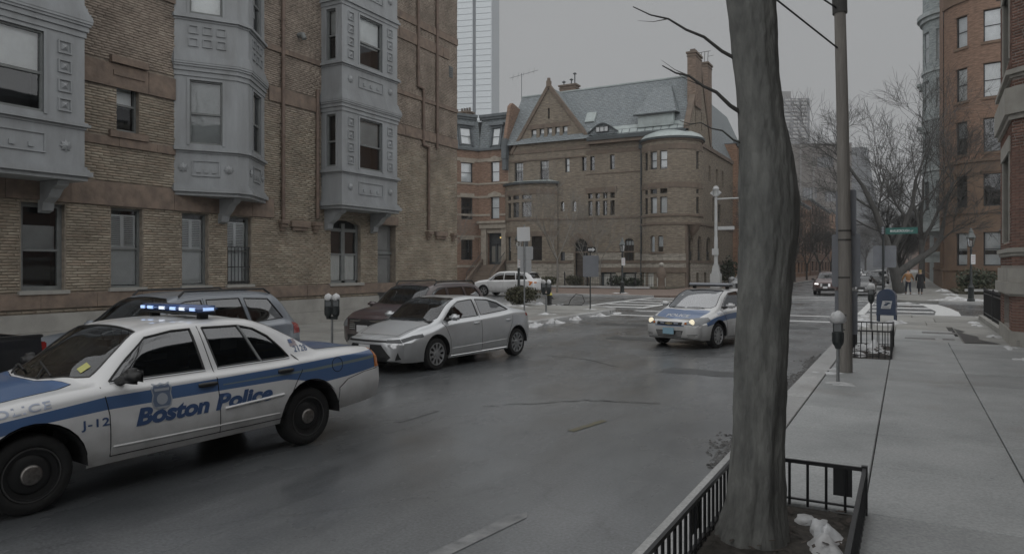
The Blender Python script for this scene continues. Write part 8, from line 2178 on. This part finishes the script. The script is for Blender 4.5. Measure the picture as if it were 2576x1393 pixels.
# street-name sign at the far right corner
S1 = empty('street_name_post', 'post with a green street-name sign above a large grey sign back', 'sign post', loc=(-1.2, 47.9, Z))
mb = MB(); mb.tube([(0, 0, 0), (0, 0, 4.3)], .06, 8); mb.build('post', M_DARKP, S1, smooth=40)
mf = face_map(0, 0, -95)
board(S1, mf, .06, 2.55, 1.25, 1.30, M_SIGND, 'sign_board', .10, -.08)
gsn = board(S1, mf, .95, 4.06, 1.68, .38, mat('street_sign_green', (0.025, 0.115, 0.10), .5), 'street_name_sign', .02, 0.0)
lettering(gsn, 'MARLBOROUGH', .20, lambda c: np.array([mf(.36 + a, 3.99 + b, .008) for a, b in c]), M_SIGNW, 'sign_lettering', bold=.004, maxlen=1.0)
lettering(gsn, 'ST', .12, lambda c: np.array([mf(1.42 + a, 3.99 + b, .008) for a, b in c]), M_SIGNW, 'sign_lettering', bold=.002, maxlen=.15)
mb = MB(); mb.box(-.14, .10, -.12, .12, 3.85, 4.35); sgb = mb.build('signal_box', M_DARKP, S1)
for k in range(3):
    mb = MB(); mb.lathe([(.07, -.125), (.075, -.14), (.002, -.145)], 12, -.02, 4.25 - k * .15, ax='y'); mb.build('signal_lens', M_SIGND, sgb)
# pale signal mast
WM = empty('signal_mast', 'tall pale signal mast with square base and horizontal arms before the stone mansion', 'signal mast', loc=(-14.35, 62.4, Z))
M_WPOLE = mat('pale_grey_mast_paint', (0.40, 0.415, 0.42), .5, var=.08, vs=2)
mb = MB(); mb.box(-.42, .42, -.38, .38, 0, 1.35); mb.prism([(-.34, 1.35), (.34, 1.35), (.2, 2.1), (-.2, 2.1)], -.24, .24, lambda u, v, w: (u, w, v)); mb.build('base', M_WPOLE, WM)
mb = MB(); mb.lathe([(.2, 1.95), (.17, 2.4), (.16, 4.4), (.13, 4.6), (.12, 8.1)], 14); mb.build('mast', M_WPOLE, WM, smooth=40)
mb = MB(); mb.lathe([(.24, 8.0), (.24, 8.55), (.30, 8.62), (.22, 8.75), (.20, 8.85), (.02, 8.9)], 14); mb.build('camera_head', M_WPOLE, WM, smooth=40)
for s in (-1, 1):
    mb = MB(); mb.prism([(s * .24, 8.05), (s * .48, 8.28), (s * .24, 8.5)], -.15, .15, lambda u, v, w: (u, w, v)); mb.build('head_wing', M_WPOLE, WM)
mb = MB(); mb.tube([(.1, 0, 7.75), (2.2, .6, 7.82), (4.6, 1.2, 7.85)], [.08, .06, .045], 8); mb.build('mast_arm', M_WPOLE, WM, smooth=40)
mb = MB(); mb.box(.15, 1.55, -.02, .02, 5.1, 5.4); mb.build('name_board', M_WPOLE, WM)
mb = MB(); mb.box(-.27, .27, -.32, -.2, 2.95, 3.5); mb.build('control_box', M_WPOLE, WM)
# mansion railings
MR = empty('mansion_railing', 'black iron railing along the garden of the stone mansion', 'railing')
src = None; psrc = None
for (xa, xb) in ((-33.4, -30.1), (-27.6, -19.2)):
    for zz in (.45, 1.25):
        mb = MB(); mb.box(xa, xb, 60.14, 60.18, zz, zz + .035); mb.build('rail', M_IRON, MR)
    n = int((xb - xa) / .16)
    for k in range(n):
        p = (xa + (xb - xa) * k / n, 60.16, 0)
        if k % 14 == 0:
            if psrc is None: mb = MB(); mb.box(-.05, .05, -.05, .05, .3, 1.5); mb.lathe([(.07, 1.5), (.04, 1.6), (.002, 1.66)], 8); psrc = mb.build('post', M_IRON, MR); psrc.location = p
            else: inst(psrc, 'post', MR, p)
        elif src is None: mb = MB(); mb.tube([(0, 0, .34), (0, 0, 1.32)], .012, 4); src = mb.build('picket', M_IRON, MR); src.location = p
        else: inst(src, 'picket', MR, p)
# stone gate pier with a ball by the mansion corner
GP = empty('gate_pier', 'dark stone gate pier topped by a pale ball at the mansion corner', 'gate pier', loc=(-18.6, 60.6, Z))
mb = MB(); mb.lathe([(.38, 0), (.38, .2), (.32, .25), (.30, .9), (.42, 1.1), (.36, 1.6), (.22, 1.85), (.2, 1.95)], 10); mb.build('pier', M_STONE_D, GP, smooth=40)
mb = MB(); mb.lathe([(.01, 1.93), (.16, 1.97), (.22, 2.12), (.16, 2.27), (.01, 2.32)], 14); mb.build('ball', M_LIME, GP, smooth=60)
# snow-capped meters far left and far litter bin
LBN = empty('litter_bin', 'grey litter bin beside the pale signal mast', 'bin', loc=(-13.0, 62.5, Z))
mb = MB(); mb.lathe([(.26, 0), (.30, .9), (.32, .95), (.28, 1.0), (.05, 1.12)], 14); mb.build('barrel', M_POST, LBN, smooth=40)
# ------------------------------------------------------------------ vegetation
def bark(name, c1, c2, sc_=(9, 9, .8)): return mat(name, c1, .9, col2=c2, vs=2.0, stretch=sc_, bump=1.0, bs=5, detail=9)
M_BARK = bark('furrowed_grey_bark', (0.19, 0.195, 0.185), (0.09, 0.093, 0.09), (5, 5, 1.6))
M_BARK2 = bark('dark_branch_bark', (0.085, 0.083, 0.08), (0.05, 0.05, 0.048), (3, 3, 1))
M_BARK3 = bark('pale_young_bark', (0.22, 0.21, 0.19), (0.14, 0.135, 0.125), (3, 3, 1))
def grow(mb, p, d, ln, r, lev, rnd, spread=.55, up=.10, maxlev=5, kids=(3, 5), rmin=.004, twig=1.0, droop=0.0):
    n = 4 if lev < 2 else 3
    pts = [p.copy()]; q = p.copy(); dd = d.copy(); dirs = [dd.copy()]
    for k in range(n):
        dd = (dd + Vector((rnd.uniform(-1, 1), rnd.uniform(-1, 1), rnd.uniform(-1, 1))) * .16 + Vector((0, 0, up - droop))).normalized()
        q = q + dd * ln / n; pts.append(q.copy()); dirs.append(dd.copy())
    re = max(rmin * .6, r * (.55 if lev else .62))
    rr = [r + (re - r) * k / n for k in range(n + 1)]
    mb.tube(pts, rr, 8 if lev == 0 else (6 if lev == 1 else (4 if lev == 2 else 3)), cap=False)
    if lev >= maxlev: return
    nk = rnd.randint(*kids) + (1 if lev >= 2 else 0)
    for k in range(nk):
        t = rnd.uniform(.35, 1.0) if k else 1.0
        i = min(n - 1, int(t * n)); f = t * n - i
        b = pts[i].lerp(pts[i + 1], f); bd = dirs[min(i + 1, n)]
        ax = bd.orthogonal().normalized(); ax.rotate(Matrix.Rotation(rnd.uniform(0, 2 * PI), 3, bd))
        an = (rnd.uniform(.25, .6) if k == 0 else rnd.uniform(.5, 1.05)) * spread * 1.6
        nd = bd.copy(); nd.rotate(Matrix.Rotation(an, 3, ax))
        rr_ = max(rmin, (rr[i] if k else re) * rnd.uniform(.5, .72))
        grow(mb, b, nd, ln * rnd.uniform(.58, .82) * twig, rr_, lev + 1, rnd, spread, up, maxlev, kids, rmin, twig, droop)
def bare_tree(name, label, loc, h_, r, seed, group, m=None, maxlev=5, spread=.55, trunk=None, lean=(0, 0), kids=(3, 4), rmin=.008, cl=.42):
    rnd = random.Random(seed)
    T_ = empty(name, label, 'tree', group, loc=loc)
    th = trunk or h_ * .26
    mb = MB(); top = Vector((lean[0] * th, lean[1] * th, th))
    mb.tube([(0, 0, -.1), (lean[0] * th * .05, 0, th * .08), tuple(top * .5 + Vector((.03, .02, 0))), tuple(top)], [r * 1.45, r * 1.1, r, r * .86], 12); mb.build('trunk', m or M_BARK2, T_, smooth=60)
    mb = MB(); k0 = rnd.randint(3, 4)
    for k in range(k0):
        a = 2 * PI * k / k0 + rnd.uniform(-.4, .4); d = Vector((math.cos(a) * .55 + lean[0], math.sin(a) * .55 + lean[1], 1)).normalized()
        grow(mb, top - Vector((0, 0, .15)), d, h_ * cl * rnd.uniform(.8, 1.1) * .75, r * .6, 0, rnd, spread, .06, maxlev, kids, rmin)
    mb.build('crown', m or M_BARK2, T_, smooth=60)
    return T_
protos = []
def place_tree(src, label, loc, rz, s, group):
    c = copy_tree(src); c.location = loc; c.rotation_euler = (0, 0, rz); c.scale = (s, s, s); c['label'] = label; c['group'] = group; return c
# foreground trunk, limbs above the frame, a few twigs hanging into view
FT = empty('street_tree', 'big dark leaning tree trunk crossing the picture in the right foreground', 'tree', loc=(0, 0, 0))
t_ = 5.3; prof_t = []
sA, cA = math.sin(math.atan(992 / 1800)), math.cos(math.atan(992 / 1800))
for (x, y, z, r) in [(-1.02, 5.50, -.05, .27), (-1.0, 5.51, .16, .235), (-.985, 5.52, .35, .205), (-.965, 5.53, .80, .178), (-.945, 5.54, 1.42, .19), (-.92, 5.55, 2.0, .19), (-.90, 5.56, 2.30, .196), (-.90, 5.56, 2.60, .198), (-.915, 5.55, 2.9, .175), (-.945, 5.53, 3.2, .153), (-.985, 5.51, 3.65, .158), (-1.01, 5.50, 4.08, .168), (-1.05, 5.48, 4.8, .165), (-1.1, 5.46, 5.6, .16)]: prof_t.append((x, y, z, r))
mb = MB(); n = 72; rings = []
rs = random.Random(4)
dense = []
for a, b_ in zip(prof_t, prof_t[1:]):
    k = max(1, int((b_[2] - a[2]) / .03))
    for i in range(k): dense.append(tuple(a[j] + (b_[j] - a[j]) * i / k for j in range(4)))
vs_ = []
for (x, y, z, r) in dense:
    for j in range(n):
        a = 2 * PI * j / n
        f = mnoise.noise(Vector((math.cos(a) * 2.2, math.sin(a) * 2.2, z * .9))) * .10 + mnoise.noise(Vector((math.cos(a) * 6, math.sin(a) * 6, z * 1.6))) * .05 + (.5 - abs(mnoise.noise(Vector((math.cos(a) * 9 + .6 * math.sin(z * 3), math.sin(a) * 9, z * 2.6))))) * .07 + mnoise.noise(Vector((math.cos(a) * 22, math.sin(a) * 22, z * 11))) * .025
        if z < .3: f += .12 * abs(math.sin(a * 2.5)) * (1 - z / .3)
        vs_.append((x + r * (1 + f) * math.cos(a), y + r * (1 + f) * math.sin(a), z))
m_ = len(dense)
mb.add(vs_, [(i * n + j, i * n + (j + 1) % n, (i + 1) * n + (j + 1) % n, (i + 1) * n + j) for i in range(m_ - 1) for j in range(n)]); mb.build('trunk', M_BARK, FT, smooth=70)
mb = MB(); rnd = random.Random(12)
for (a, ln) in ((.6, 2.2), (2.4, 2.0), (4.3, 2.4)):
    grow(mb, Vector((-1.08, 5.46, 5.3)), Vector((math.cos(a) * .6, math.sin(a) * .6, 1)).normalized(), ln, .10, 0, rnd, .55, .05, 4, (3, 4), .005)
mb.build('crown', M_BARK2, FT, smooth=60)
# lower branches reaching left: (start, end, radius)
for i, (a, b_, r) in enumerate([((-1.05, 5.46, 3.22), (-1.62, 5.30, 3.62), .016), ((-1.08, 5.46, 3.62), (-1.80, 5.15, 4.05), .013), ((-1.05, 5.46, 3.0), (-1.50, 5.35, 3.20), .007)]):
    A, B_ = Vector(a), Vector(b_); pts_ = [A.lerp(B_, k / 6) + Vector((0, 0, .05 * math.sin(PI * k / 6) - .02 * (k % 2))) for k in range(7)]
    mb = MB(); mb.tube(pts_, [r * (1 - .8 * k / 6) + .0012 for k in range(7)], 6)
    for k in ((4, 5) if i == 0 else (5,)):
        d = Vector((-.25 - .1 * k / 6, rnd.uniform(-.12, .12), rnd.uniform(-.02, .2))); mb.tube([pts_[k - 1], pts_[k - 1] + d * .35, pts_[k - 1] + d * .7 + Vector((0, 0, .03))], [r * .35, .0022, .0010], 4)
    mb.build('branch', M_BARK2, FT, smooth=60)
# leaf and twig litter in the pit
def litter(name, x0, x1, y0, y1, z, n, seed, m, size=.05):
    rnd = random.Random(seed); mb = MB()
    for _ in range(n):
        x, y = rnd.uniform(x0, x1), rnd.uniform(y0, y1); a = rnd.uniform(0, 2 * PI); s = size * rnd.uniform(.5, 1.3); t = rnd.uniform(-.4, .4)
        d = Vector((math.cos(a), math.sin(a), t)) * s; e = Vector((-math.sin(a), math.cos(a), rnd.uniform(-.5, .5))) * s * .45; c = Vector((x, y, z + rnd.uniform(0, .05)))
        mb.add([c - d, c + e, c + d, c - e], [(0, 1, 2, 3)])
    return mb.build(name, m, kind='stuff', fixn=False, label=name.replace('_', ' ') + ' lying loose in the tree pit', cat='litter')
M_LEAF = mat('dead_leaf', (0.07, 0.055, 0.045), .8, col2=(0.035, 0.03, 0.028), vs=6)
litter('dead_leaves', -1.24, -.34, 4.3, 6.2, Z, 150, 3, M_LEAF, .04)
litter('dead_leaves', -1.05, -.34, 17.3, 19.8, Z, 200, 4, M_LEAF, .05)
# junction corner tree: two limbs from a leaning base
CT = empty('corner_tree', 'gnarled bare tree with a long leaning limb at the far right corner', 'tree', 'bare trees along the far street', loc=(0, 0, 0))
mb = MB(); mb.tube([(-.38, 59.7, 0), (-.55, 59.6, .8), (-.72, 59.5, 1.6), (-.95, 59.4, 2.6)], [.48, .40, .36, .31], 14); mb.build('trunk', M_BARK2, CT, smooth=60)
mb = MB(); mb.tube([(-.68, 59.5, 1.5), (.1, 60.0, 2.1), (1.0, 60.5, 2.8), (1.8, 60.9, 3.4), (2.2, 61.0, 4.2), (2.4, 61.0, 5.4)], [.30, .27, .23, .20, .17, .13], 10); mb.build('leaning_limb', M_BARK2, CT, smooth=60)
mb = MB(); rnd = random.Random(31)
mb.tube([(-.95, 59.4, 2.5), (-1.33, 59.2, 4.1), (-2.0, 58.8, 6.2), (-2.8, 58.4, 8.0)], [.31, .26, .21, .15], 10)
mb.tube([(-1.0, 59.4, 3.0), (-.3, 59.6, 4.6), (.4, 59.6, 6.6), (.6, 59.5, 8.4)], [.2, .17, .14, .1], 8)
for (p, d, ln, r) in [((-2.8, 58.4, 8.0), (-.5, -.1, 1), 3.2, .12), ((-2.0, 58.8, 6.2), (-1, .1, .7), 3.0, .10), ((-1.5, 59.1, 4.6), (-1, -.3, .35), 2.8, .08), ((.6, 59.5, 8.4), (.2, 0, 1), 3.4, .09), ((.2, 59.6, 6.0), (.8, .2, .8), 3.0, .08), ((2.4, 61, 5.4), (.2, 0, 1), 3.0, .10), ((1.8, 60.9, 3.6), (.8, -.2, .6), 2.2, .07), ((1.0, 60.5, 2.9), (.1, .2, 1), 2.4, .07), ((-1.8, 58.9, 5.6), (.2, -.4, 1), 3.2, .08)]:
    grow(mb, Vector(p), Vector(d).normalized(), ln, r, 1, rnd, .55, .05, 5, (3, 5), .009)
mb.build('crown', M_BARK2, CT, smooth=60)
GRT = 'bare trees along the far street'
tA = bare_tree('bare_tree', 'tall bare tree behind the junction corner, left of the grey stone bay', (1.2, 74, Z), 17, .24, 41, GRT, maxlev=4, rmin=.014)
tB = bare_tree('bare_tree', 'bare tree on the left far pavement just beyond the junction', (-12.6, 72, Z), 10, .20, 42, GRT, maxlev=5, rmin=.010)
tC = bare_tree('bare_tree', 'bare tree on the right pavement beyond the corner tree', (-.9, 88, Z), 12.5, .22, 43, GRT, maxlev=5, rmin=.012)
k_ = 0
lab_l = ['second', 'third', 'fourth', 'fifth', 'sixth', 'seventh', 'eighth']
for i, (y, s) in enumerate([(84, 1.0), (97, 1.15), (112, 1.0), (128, 1.2), (150, 1.1), (178, 1.3), (215, 1.4)]):
    place_tree([tB, tC, tA][i % 3], lab_l[i] + ' bare tree along the left far pavement, counting away from the junction', (-12.7 + .2 * (i % 2), y, Z), i * 1.3, s * (.5 if i % 3 == 2 else .7), GRT)
for i, (y, s) in enumerate([(99, 1.05), (113, 1.1), (128, .95), (146, 1.2), (170, 1.2), (205, 1.4), (250, 1.5)]):
    place_tree([tC, tA, tB][i % 3], lab_l[i] + ' bare tree along the right far pavement, counting away from the junction', (-.7 - .2 * (i % 2), y, Z), i * 2.1 + .7, s * (.52 if i % 3 == 1 else .72), GRT)
for i, (x, y, s) in enumerate([(-6, 300, 1.5), (-13, 290, 1.5), (1, 310, 1.5), (-9, 345, 1.7)]):
    place_tree([tB, tC, tB, tC][i], ['middle', 'left', 'right', 'rearmost'][i] + ' of the hazy trees closing the end of the street', (x, y, 0), i * 1.1, s, GRT)
# young trees before the mansion
yt = bare_tree('young_tree', 'slim pale young tree on the brick pavement before the mansion bow', (-23.2, 49.2, Z), 7.5, .075, 51, 'young bare street trees', m=M_BARK3, maxlev=4, trunk=2.6, spread=.42, rmin=.006, cl=.5)
place_tree(yt, 'young bare tree in front of the mansion door, right of the slim pale one', (-24.4, 60.9, Z), 1.9, .95, 'young bare street trees')
place_tree(yt, 'young bare tree before the brick row house at the left', (-41.2, 61.2, Z), 3.3, .95, 'young bare street trees')
place_tree(yt, 'small bare tree between the mansion door tree and the railing', (-26.2, 61.6, Z), 4.4, .8, 'young bare street trees')
def bush(name, label, loc, rx, ry, rz_, n, seed, m, group=None, leaf=.09):
    B = empty(name, label, 'shrub', group, loc=loc); rnd = random.Random(seed); mb = MB()
    lumps = [(rnd.uniform(-.55, .55) * rx, rnd.uniform(-.5, .5) * ry, rz_ * rnd.uniform(.35, .65), rnd.uniform(.45, .7)) for _ in range(7)] + [(0, 0, rz_ * .5, .75)]
    for _ in range(n):
        c = rnd.choice(lumps); th, ph = rnd.uniform(0, 2 * PI), math.acos(rnd.uniform(-1, 1)); rr = rnd.uniform(.7, 1.05) * c[3]
        p = Vector((c[0] + rx * rr * math.sin(ph) * math.cos(th), c[1] + ry * rr * math.sin(ph) * math.sin(th), max(.04, c[2] + rz_ * .62 * rr * math.cos(ph))))
        d = Vector((rnd.uniform(-1, 1), rnd.uniform(-1, 1), rnd.uniform(-.6, 1))).normalized(); e = d.orthogonal().normalized(); e.rotate(Matrix.Rotation(rnd.uniform(0, 6.28), 3, d)); s = leaf * rnd.uniform(.6, 1.3)
        mb.add([p - d * s, p + e * s * .42, p + d * s, p - e * s * .42], [(0, 1, 2, 3)])
    mb.build('foliage', m, B, fixn=False)
    mb = MB()
    for k in range(7):
        a = rnd.uniform(0, 6.28); mb.tube([(0, 0, 0), (rx * .3 * math.cos(a), ry * .3 * math.sin(a), rz_ * .5), (rx * .7 * math.cos(a), ry * .7 * math.sin(a), rz_ * .85)], [.03, .02, .006], 4)
    mb.build('stems', M_BARK2, B)
    return B
M_HEDGE = mat('dull_evergreen_leaf', (0.058, 0.062, 0.036), .7, col2=(0.10, 0.095, 0.06), vs=3)
M_EVER = mat('dark_evergreen_leaf', (0.028, 0.042, 0.026), .6, col2=(0.05, 0.062, 0.036), vs=3)
M_RHOD = mat('rhododendron_leaf', (0.045, 0.06, 0.042), .5, col2=(0.08, 0.09, 0.055), vs=3)
bush('hedge_shrub', 'clipped olive-green hedge behind the silver sedan at the left corner', (-17.3, 32.3, Z), 1.15, .75, 1.05, 2600, 61, M_HEDGE, leaf=.07)
for i, (x, y, rx, rz_, l_) in enumerate([(-22.9, 61.3, .9, 1.1, 'round dark evergreen shrub left of the pair behind the mansion railing'), (-21.4, 61.4, .8, 1.0, 'round dark evergreen shrub right of the pair behind the mansion railing'), (-29.6, 61.2, 1.1, 1.0, 'straggly shrub behind the railing by the mansion door'), (-27.2, 61.3, .9, 1.2, 'dull shrub behind the railing right of the mansion door')]):
    bush('evergreen_shrub', l_, (x, y, .2), rx, .7, rz_, 900, 70 + i, M_EVER if i < 2 else M_HEDGE, 'shrubs behind the mansion railing', .11)
bush('corner_shrub', 'tall dark conifer-like shrub at the mansion side wall', (-16.6, 78.0, Z), 1.0, 1.0, 3.2, 900, 79, M_EVER, leaf=.16)
bush('garden_shrub', 'broad evergreen shrub in the far right corner garden', (4.6, 61.6, .2), 1.7, .9, 1.75, 1800, 81, M_RHOD, leaf=.13)
bush('garden_shrub', 'second evergreen shrub behind the iron fence in the right garden', (7.2, 61.8, .2), 1.6, .9, 1.7, 1300, 82, M_RHOD, leaf=.13)
bush('low_hedge', 'low yellow-green hedge under the far right garden shrubs', (5.2, 60.7, .2), 2.0, .4, .7, 1200, 83, M_HEDGE, leaf=.08)
# ------------------------------------------------------------------ snow remnants
mb = MB(); rnd = random.Random(90)
def heap(x, y, z, rx, ry, h_, rot=0.0):
    n = 22; rings = 7; h_ *= .8; c, s = math.cos(rot), math.sin(rot); ph = rnd.uniform(0, 9); vs = []
    for i in range(rings + 1):
        t = i / rings
        for j in range(n):
            a = 2 * PI * j / n; f = 1 + .35 * math.sin(2 * a + ph) + .25 * math.sin(3 * a + ph * 2) + .15 * math.sin(5 * a + ph) + rnd.uniform(-.12, .12)
            u, v = rx * f * (1 - t) * math.cos(a), ry * f * (1 - t) * math.sin(a)
            vs.append((x + u * c - v * s, y + u * s + v * c, z + h_ * (1 - (1 - t) ** 1.6) * max(.12, .55 + 1.5 * mnoise.noise(Vector(((x + u) * 4.5, (y + v) * 4.5, ph))))  - (.01 if i == 0 else 0)))
    mb.add(vs, [(i * n + j, i * n + (j + 1) % n, (i + 1) * n + (j + 1) % n, (i + 1) * n + j) for i in range(rings) for j in range(n)])
for (x, y, z, rx, ry, h_) in [(-1.02, 13.3, Z, .16, .12, .035), (-.9, 13.1, Z, .22, .08, .02), (-1.3, 14.4, Z, .3, .12, .05), (-1.15, 14.9, Z, .25, .1, .04), (-1.0, 19.0, Z, .25, .5, .16), (-.75, 19.4, Z, .3, .3, .22), (-.95, 17.7, Z, .15, .3, .1), (-.5, 18.6, Z, .2, .5, .08),
      (-.9, 27.4, Z, .5, .5, .14), (-.35, 28.1, Z, .35, .3, .16), (-1.35, 26.4, Z, .2, .5, .1), (-1.3, 28.7, Z, .3, .6, .12), (2.15, 18.5, Z, .14, .35, .06), (2.1, 16.4, Z, .12, .3, .05), (2.2, 21.0, Z, .12, .5, .07), (2.15, 24.2, Z, .14, .5, .06), (2.1, 28.5, Z, .15, .5, .05), (2.05, 29.8, Z, .2, .4, .06),
      (-11.5, 22.4, 0, .3, .8, .18), (-11.45, 24.2, 0, .25, .6, .2), (-11.5, 26.0, 0, .22, .5, .17), (-11.4, 28.4, 0, .25, .6, .15), (-11.5, 20.3, 0, .3, .9, .16), (-12.0, 22.7, Z, .3, .3, .07), (-12.9, 26.4, Z, .35, .35, .08), (-12.75, 30.6, Z, .25, .25, .04), (-11.3, 30.2, 0, .2, .4, .1),
      (-18.15, 49.55, Z, .6, .3, .12), (-16.6, 33.0, Z, .35, .25, .12), (-15.6, 33.1, Z, .4, .22, .08), (-17.2, 31.2, Z, .6, .3, .14), (3.0, 49.6, Z, 1.2, .5, .14), (1.8, 48.4, Z, .6, .3, .1), (2.6, 52.5, Z, .5, .8, .14), (2.7, 58, Z, .4, 1.2, .16), (2.5, 66, Z, .4, 1.5, .2), (.4, 58.6, Z, .6, .5, .1), (-.2, 46.6, 0, .7, .25, .08), (3.4, 48.6, Z, .7, .4, .1),
      (-1.5, 31.6, 0.1, .3, .5, .1), (-11.3, 58, 0, .3, 1.5, .2), (-1.9, 62, 0, .3, 2.5, .2), (-11.4, 80, 0, .3, 5, .25), (-2.0, 90, 0, .3, 6, .25)]:
    heap(x, y, z, rx, ry, h_, rnd.uniform(-.2, .2))
for (x, y) in [(-.62, 6.0), (-1.08, 4.7), (-.5, 5.6)]: heap(x, y, Z - .03, rnd.uniform(.12, .16), rnd.uniform(.18, .28), .15)
mb.build('snow_patches', M_SNOW, smooth=60, kind='stuff', label='scattered patches of old snow on pavements and kerbs', cat='snow')
mb = MB(); rnd = random.Random(91)
for _ in range(2600):
    y = rnd.uniform(7.5, 18.5); x = -1.68 - abs(rnd.gauss(0, .11 + .05 * math.sin(y * 2.3))); s = rnd.uniform(.008, .034)
    vs = [Vector((math.cos(a) * s * rnd.uniform(.6, 1.3), math.sin(a) * s * rnd.uniform(.6, 1.3), 0)) for a in np.linspace(0, 2 * PI, 6)[:-1]]
    mb.add([(x + v.x, y + v.y, 0.002) for v in vs] + [(x, y, s * rnd.uniform(.4, .9))], [(i, (i + 1) % 5, 5) for i in range(5)])
mb.build('gutter_slush', M_SLUSH, kind='stuff', fixn=False, label='dirty slush and grit along the right gutter', cat='slush')
# ------------------------------------------------------------------ two pedestrians
def skin(name, verts, edges, radii, m, parent, sub=2):
    me = bpy.data.meshes.new(name); me.from_pydata(verts, edges, [])
    o = bpy.data.objects.new(name, me); C.objects.link(o)
    md = o.modifiers.new('skin', 'SKIN'); md.use_smooth_shade = True
    sv = me.skin_vertices[0].data
    for i, r in enumerate(radii):
        sv[i].radius = r if isinstance(r, tuple) else (r, r)
        sv[i].use_root = (i == 0)
    ms = o.modifiers.new('sub', 'SUBSURF'); ms.levels = sub; ms.render_levels = sub
    dg = bpy.context.evaluated_depsgraph_get(); dg.update()
    me2 = bpy.data.meshes.new_from_object(o.evaluated_get(dg)); C.objects.unlink(o); bpy.data.objects.remove(o)
    me2.materials.clear(); me2.materials.append(m); me2.polygons.foreach_set('use_smooth', [True] * len(me2.polygons))
    q = bpy.data.objects.new(name, me2); C.objects.link(q); q.parent = parent; return q
M_SKIN = mat('skin_tone', (0.42, 0.28, 0.21), .6, var=.06, vs=10)
def person(label, loc, rz, coat, legs, hair, long_coat, stride, armdir):
    P_ = empty('person', label, 'person', loc=loc, rz=rz)
    V = [(0, 0, .95), (0, 0, 1.15), (0, 0, 1.40), (0, 0, 1.50), (0, .02, 1.60), (0, .03, 1.70)]
    E_ = [(0, 1), (1, 2), (2, 3), (3, 4), (4, 5)]; Rr = [(.13, .10), (.12, .09), (.14, .10), .05, .085, .075]
    arms = []; 
    for s, (ex, ey, ez, hx, hy, hz) in zip((-1, 1), armdir):
        b = len(V); V += [(s * .17, 0, 1.40), (s * ex, ey, ez), (s * hx, hy, hz), (s * hx * 1.02, hy + .03, hz - .08), ]; E_ += [(2, b), (b, b + 1), (b + 1, b + 2), (b + 2, b + 3)]; Rr += [.055, .045, .032, .03]
        f0 = len(V)
        for k, (fx, fl) in enumerate(((-.025, .06), (-.008, .07), (.009, .068), (.025, .055), (-.045, .03))):
            V.append((s * hx * 1.02 + fx, hy + .04, hz - .08 - fl)); E_.append((b + 3, f0 + k)); Rr.append(.009)
    for s, st in zip((-1, 1), stride):
        b = len(V); V += [(s * .09, 0, .90), (s * .095, st * .5 + .04, .50), (s * .095, st, .09), (s * .10, st + .16, .04)]; E_ += [(0, b), (b, b + 1), (b + 1, b + 2), (b + 2, b + 3)]; Rr += [.085, .06, .042, .035]
    skin('body', V, E_, Rr, M_SKIN, P_)
    # trousers
    V = [(0, 0, .97)]; E_ = []; Rr = [(.15, .115)]
    for s, st in zip((-1, 1), stride):
        b = len(V); V += [(s * .09, 0, .86), (s * .095, st * .5 + .04, .50), (s * .095, st, .12)]; E_ += [(0, b), (b, b + 1), (b + 1, b + 2)]; Rr += [.10, .075, .062]
    skin('trousers', V, E_, Rr, legs, P_)
    for s, st in zip((-1, 1), stride):
        skin('shoe', [(s * .095, st - .04, .06), (s * .10, st + .17, .045)], [(0, 1)], [.055, .042], M_BLACK, P_, 1)
    V = [(0, 0, .92), (0, 0, 1.15), (0, 0, 1.40), (0, .0, 1.50)]; E_ = [(0, 1), (1, 2), (2, 3)]; Rr = [(.165, .125), (.16, .125), (.18, .125), (.08, .08)]
    for s, (ex, ey, ez, hx, hy, hz) in zip((-1, 1), armdir):
        b = len(V); V += [(s * .19, 0, 1.40), (s * ex, ey, ez), (s * hx, hy, hz)]; E_ += [(2, b), (b, b + 1), (b + 1, b + 2)]; Rr += [.075, .065, .052]
    skin('coat', V, E_, Rr, coat, P_)
    if long_coat:
        mb = MB(); mb.lathe([(.165, 1.1), (.18, .95), (.20, .7), (.225, .42), (.21, .42)], 16, cap=False); o = mb.build('coat_skirt', coat, P_, smooth=60)
        for v in o.data.vertices: v.co.y *= .8
    skin('hair', [(0, -.015, 1.64), (0, -.01, 1.73)] + ([(0, -.06, 1.52)] if long_coat else []), [(0, 1)] + ([(0, 2)] if long_coat else []), [.098, .085] + ([.06] if long_coat else []), hair, P_)
    return P_
person('person in a tan-orange jacket and dark trousers walking beside the corner tree', (.12, 57.8, Z), R(12), mat('tan_jacket', (0.23, 0.12, 0.05), .8, var=.15, vs=8), mat('navy_trousers', (0.025, 0.03, 0.045), .85), mat('dark_hair', (0.03, 0.022, 0.018), .7), False, (.26, -.22), ((.30, .06, 1.18, .36, .20, .98), (.30, .10, 1.18, .40, .28, 1.05)))
person('person with fair hair in a long dark coat right of the tan jacket', (.86, 58.1, Z), R(-5), mat('black_coat', (0.012, 0.013, 0.016), .85, var=.2, vs=8), mat('dark_trousers', (0.02, 0.02, 0.024), .85), mat('fair_hair', (0.32, 0.24, 0.11), .6), True, (.16, -.12), ((.26, .04, 1.15, .26, .14, .95), (.26, .02, 1.15, .25, .10, .92)))
# ------------------------------------------------------------------ damp winter air
mb = MB(); mb.box(-340, 160, -70, 650, -1, 246)
hz = mb.build('haze', None, kind='stuff'); hz.data.materials.clear()
hm = bpy.data.materials.new('haze_air'); hm.use_nodes = True
N, L = nt(hm); N.clear()
ho = N.new('ShaderNodeOutputMaterial'); hv = N.new('ShaderNodeVolumePrincipled')
hv.inputs['Color'].default_value = (0.93, 0.95, 0.97, 1); hv.inputs['Density'].default_value = 0.00045; hv.inputs['Anisotropy'].default_value = 0.0
L.new(hv.outputs[0], ho.inputs['Volume']); hz.data.materials.append(hm)
hz['label'] = 'pale winter haze filling the street air'; hz['category'] = 'haze'
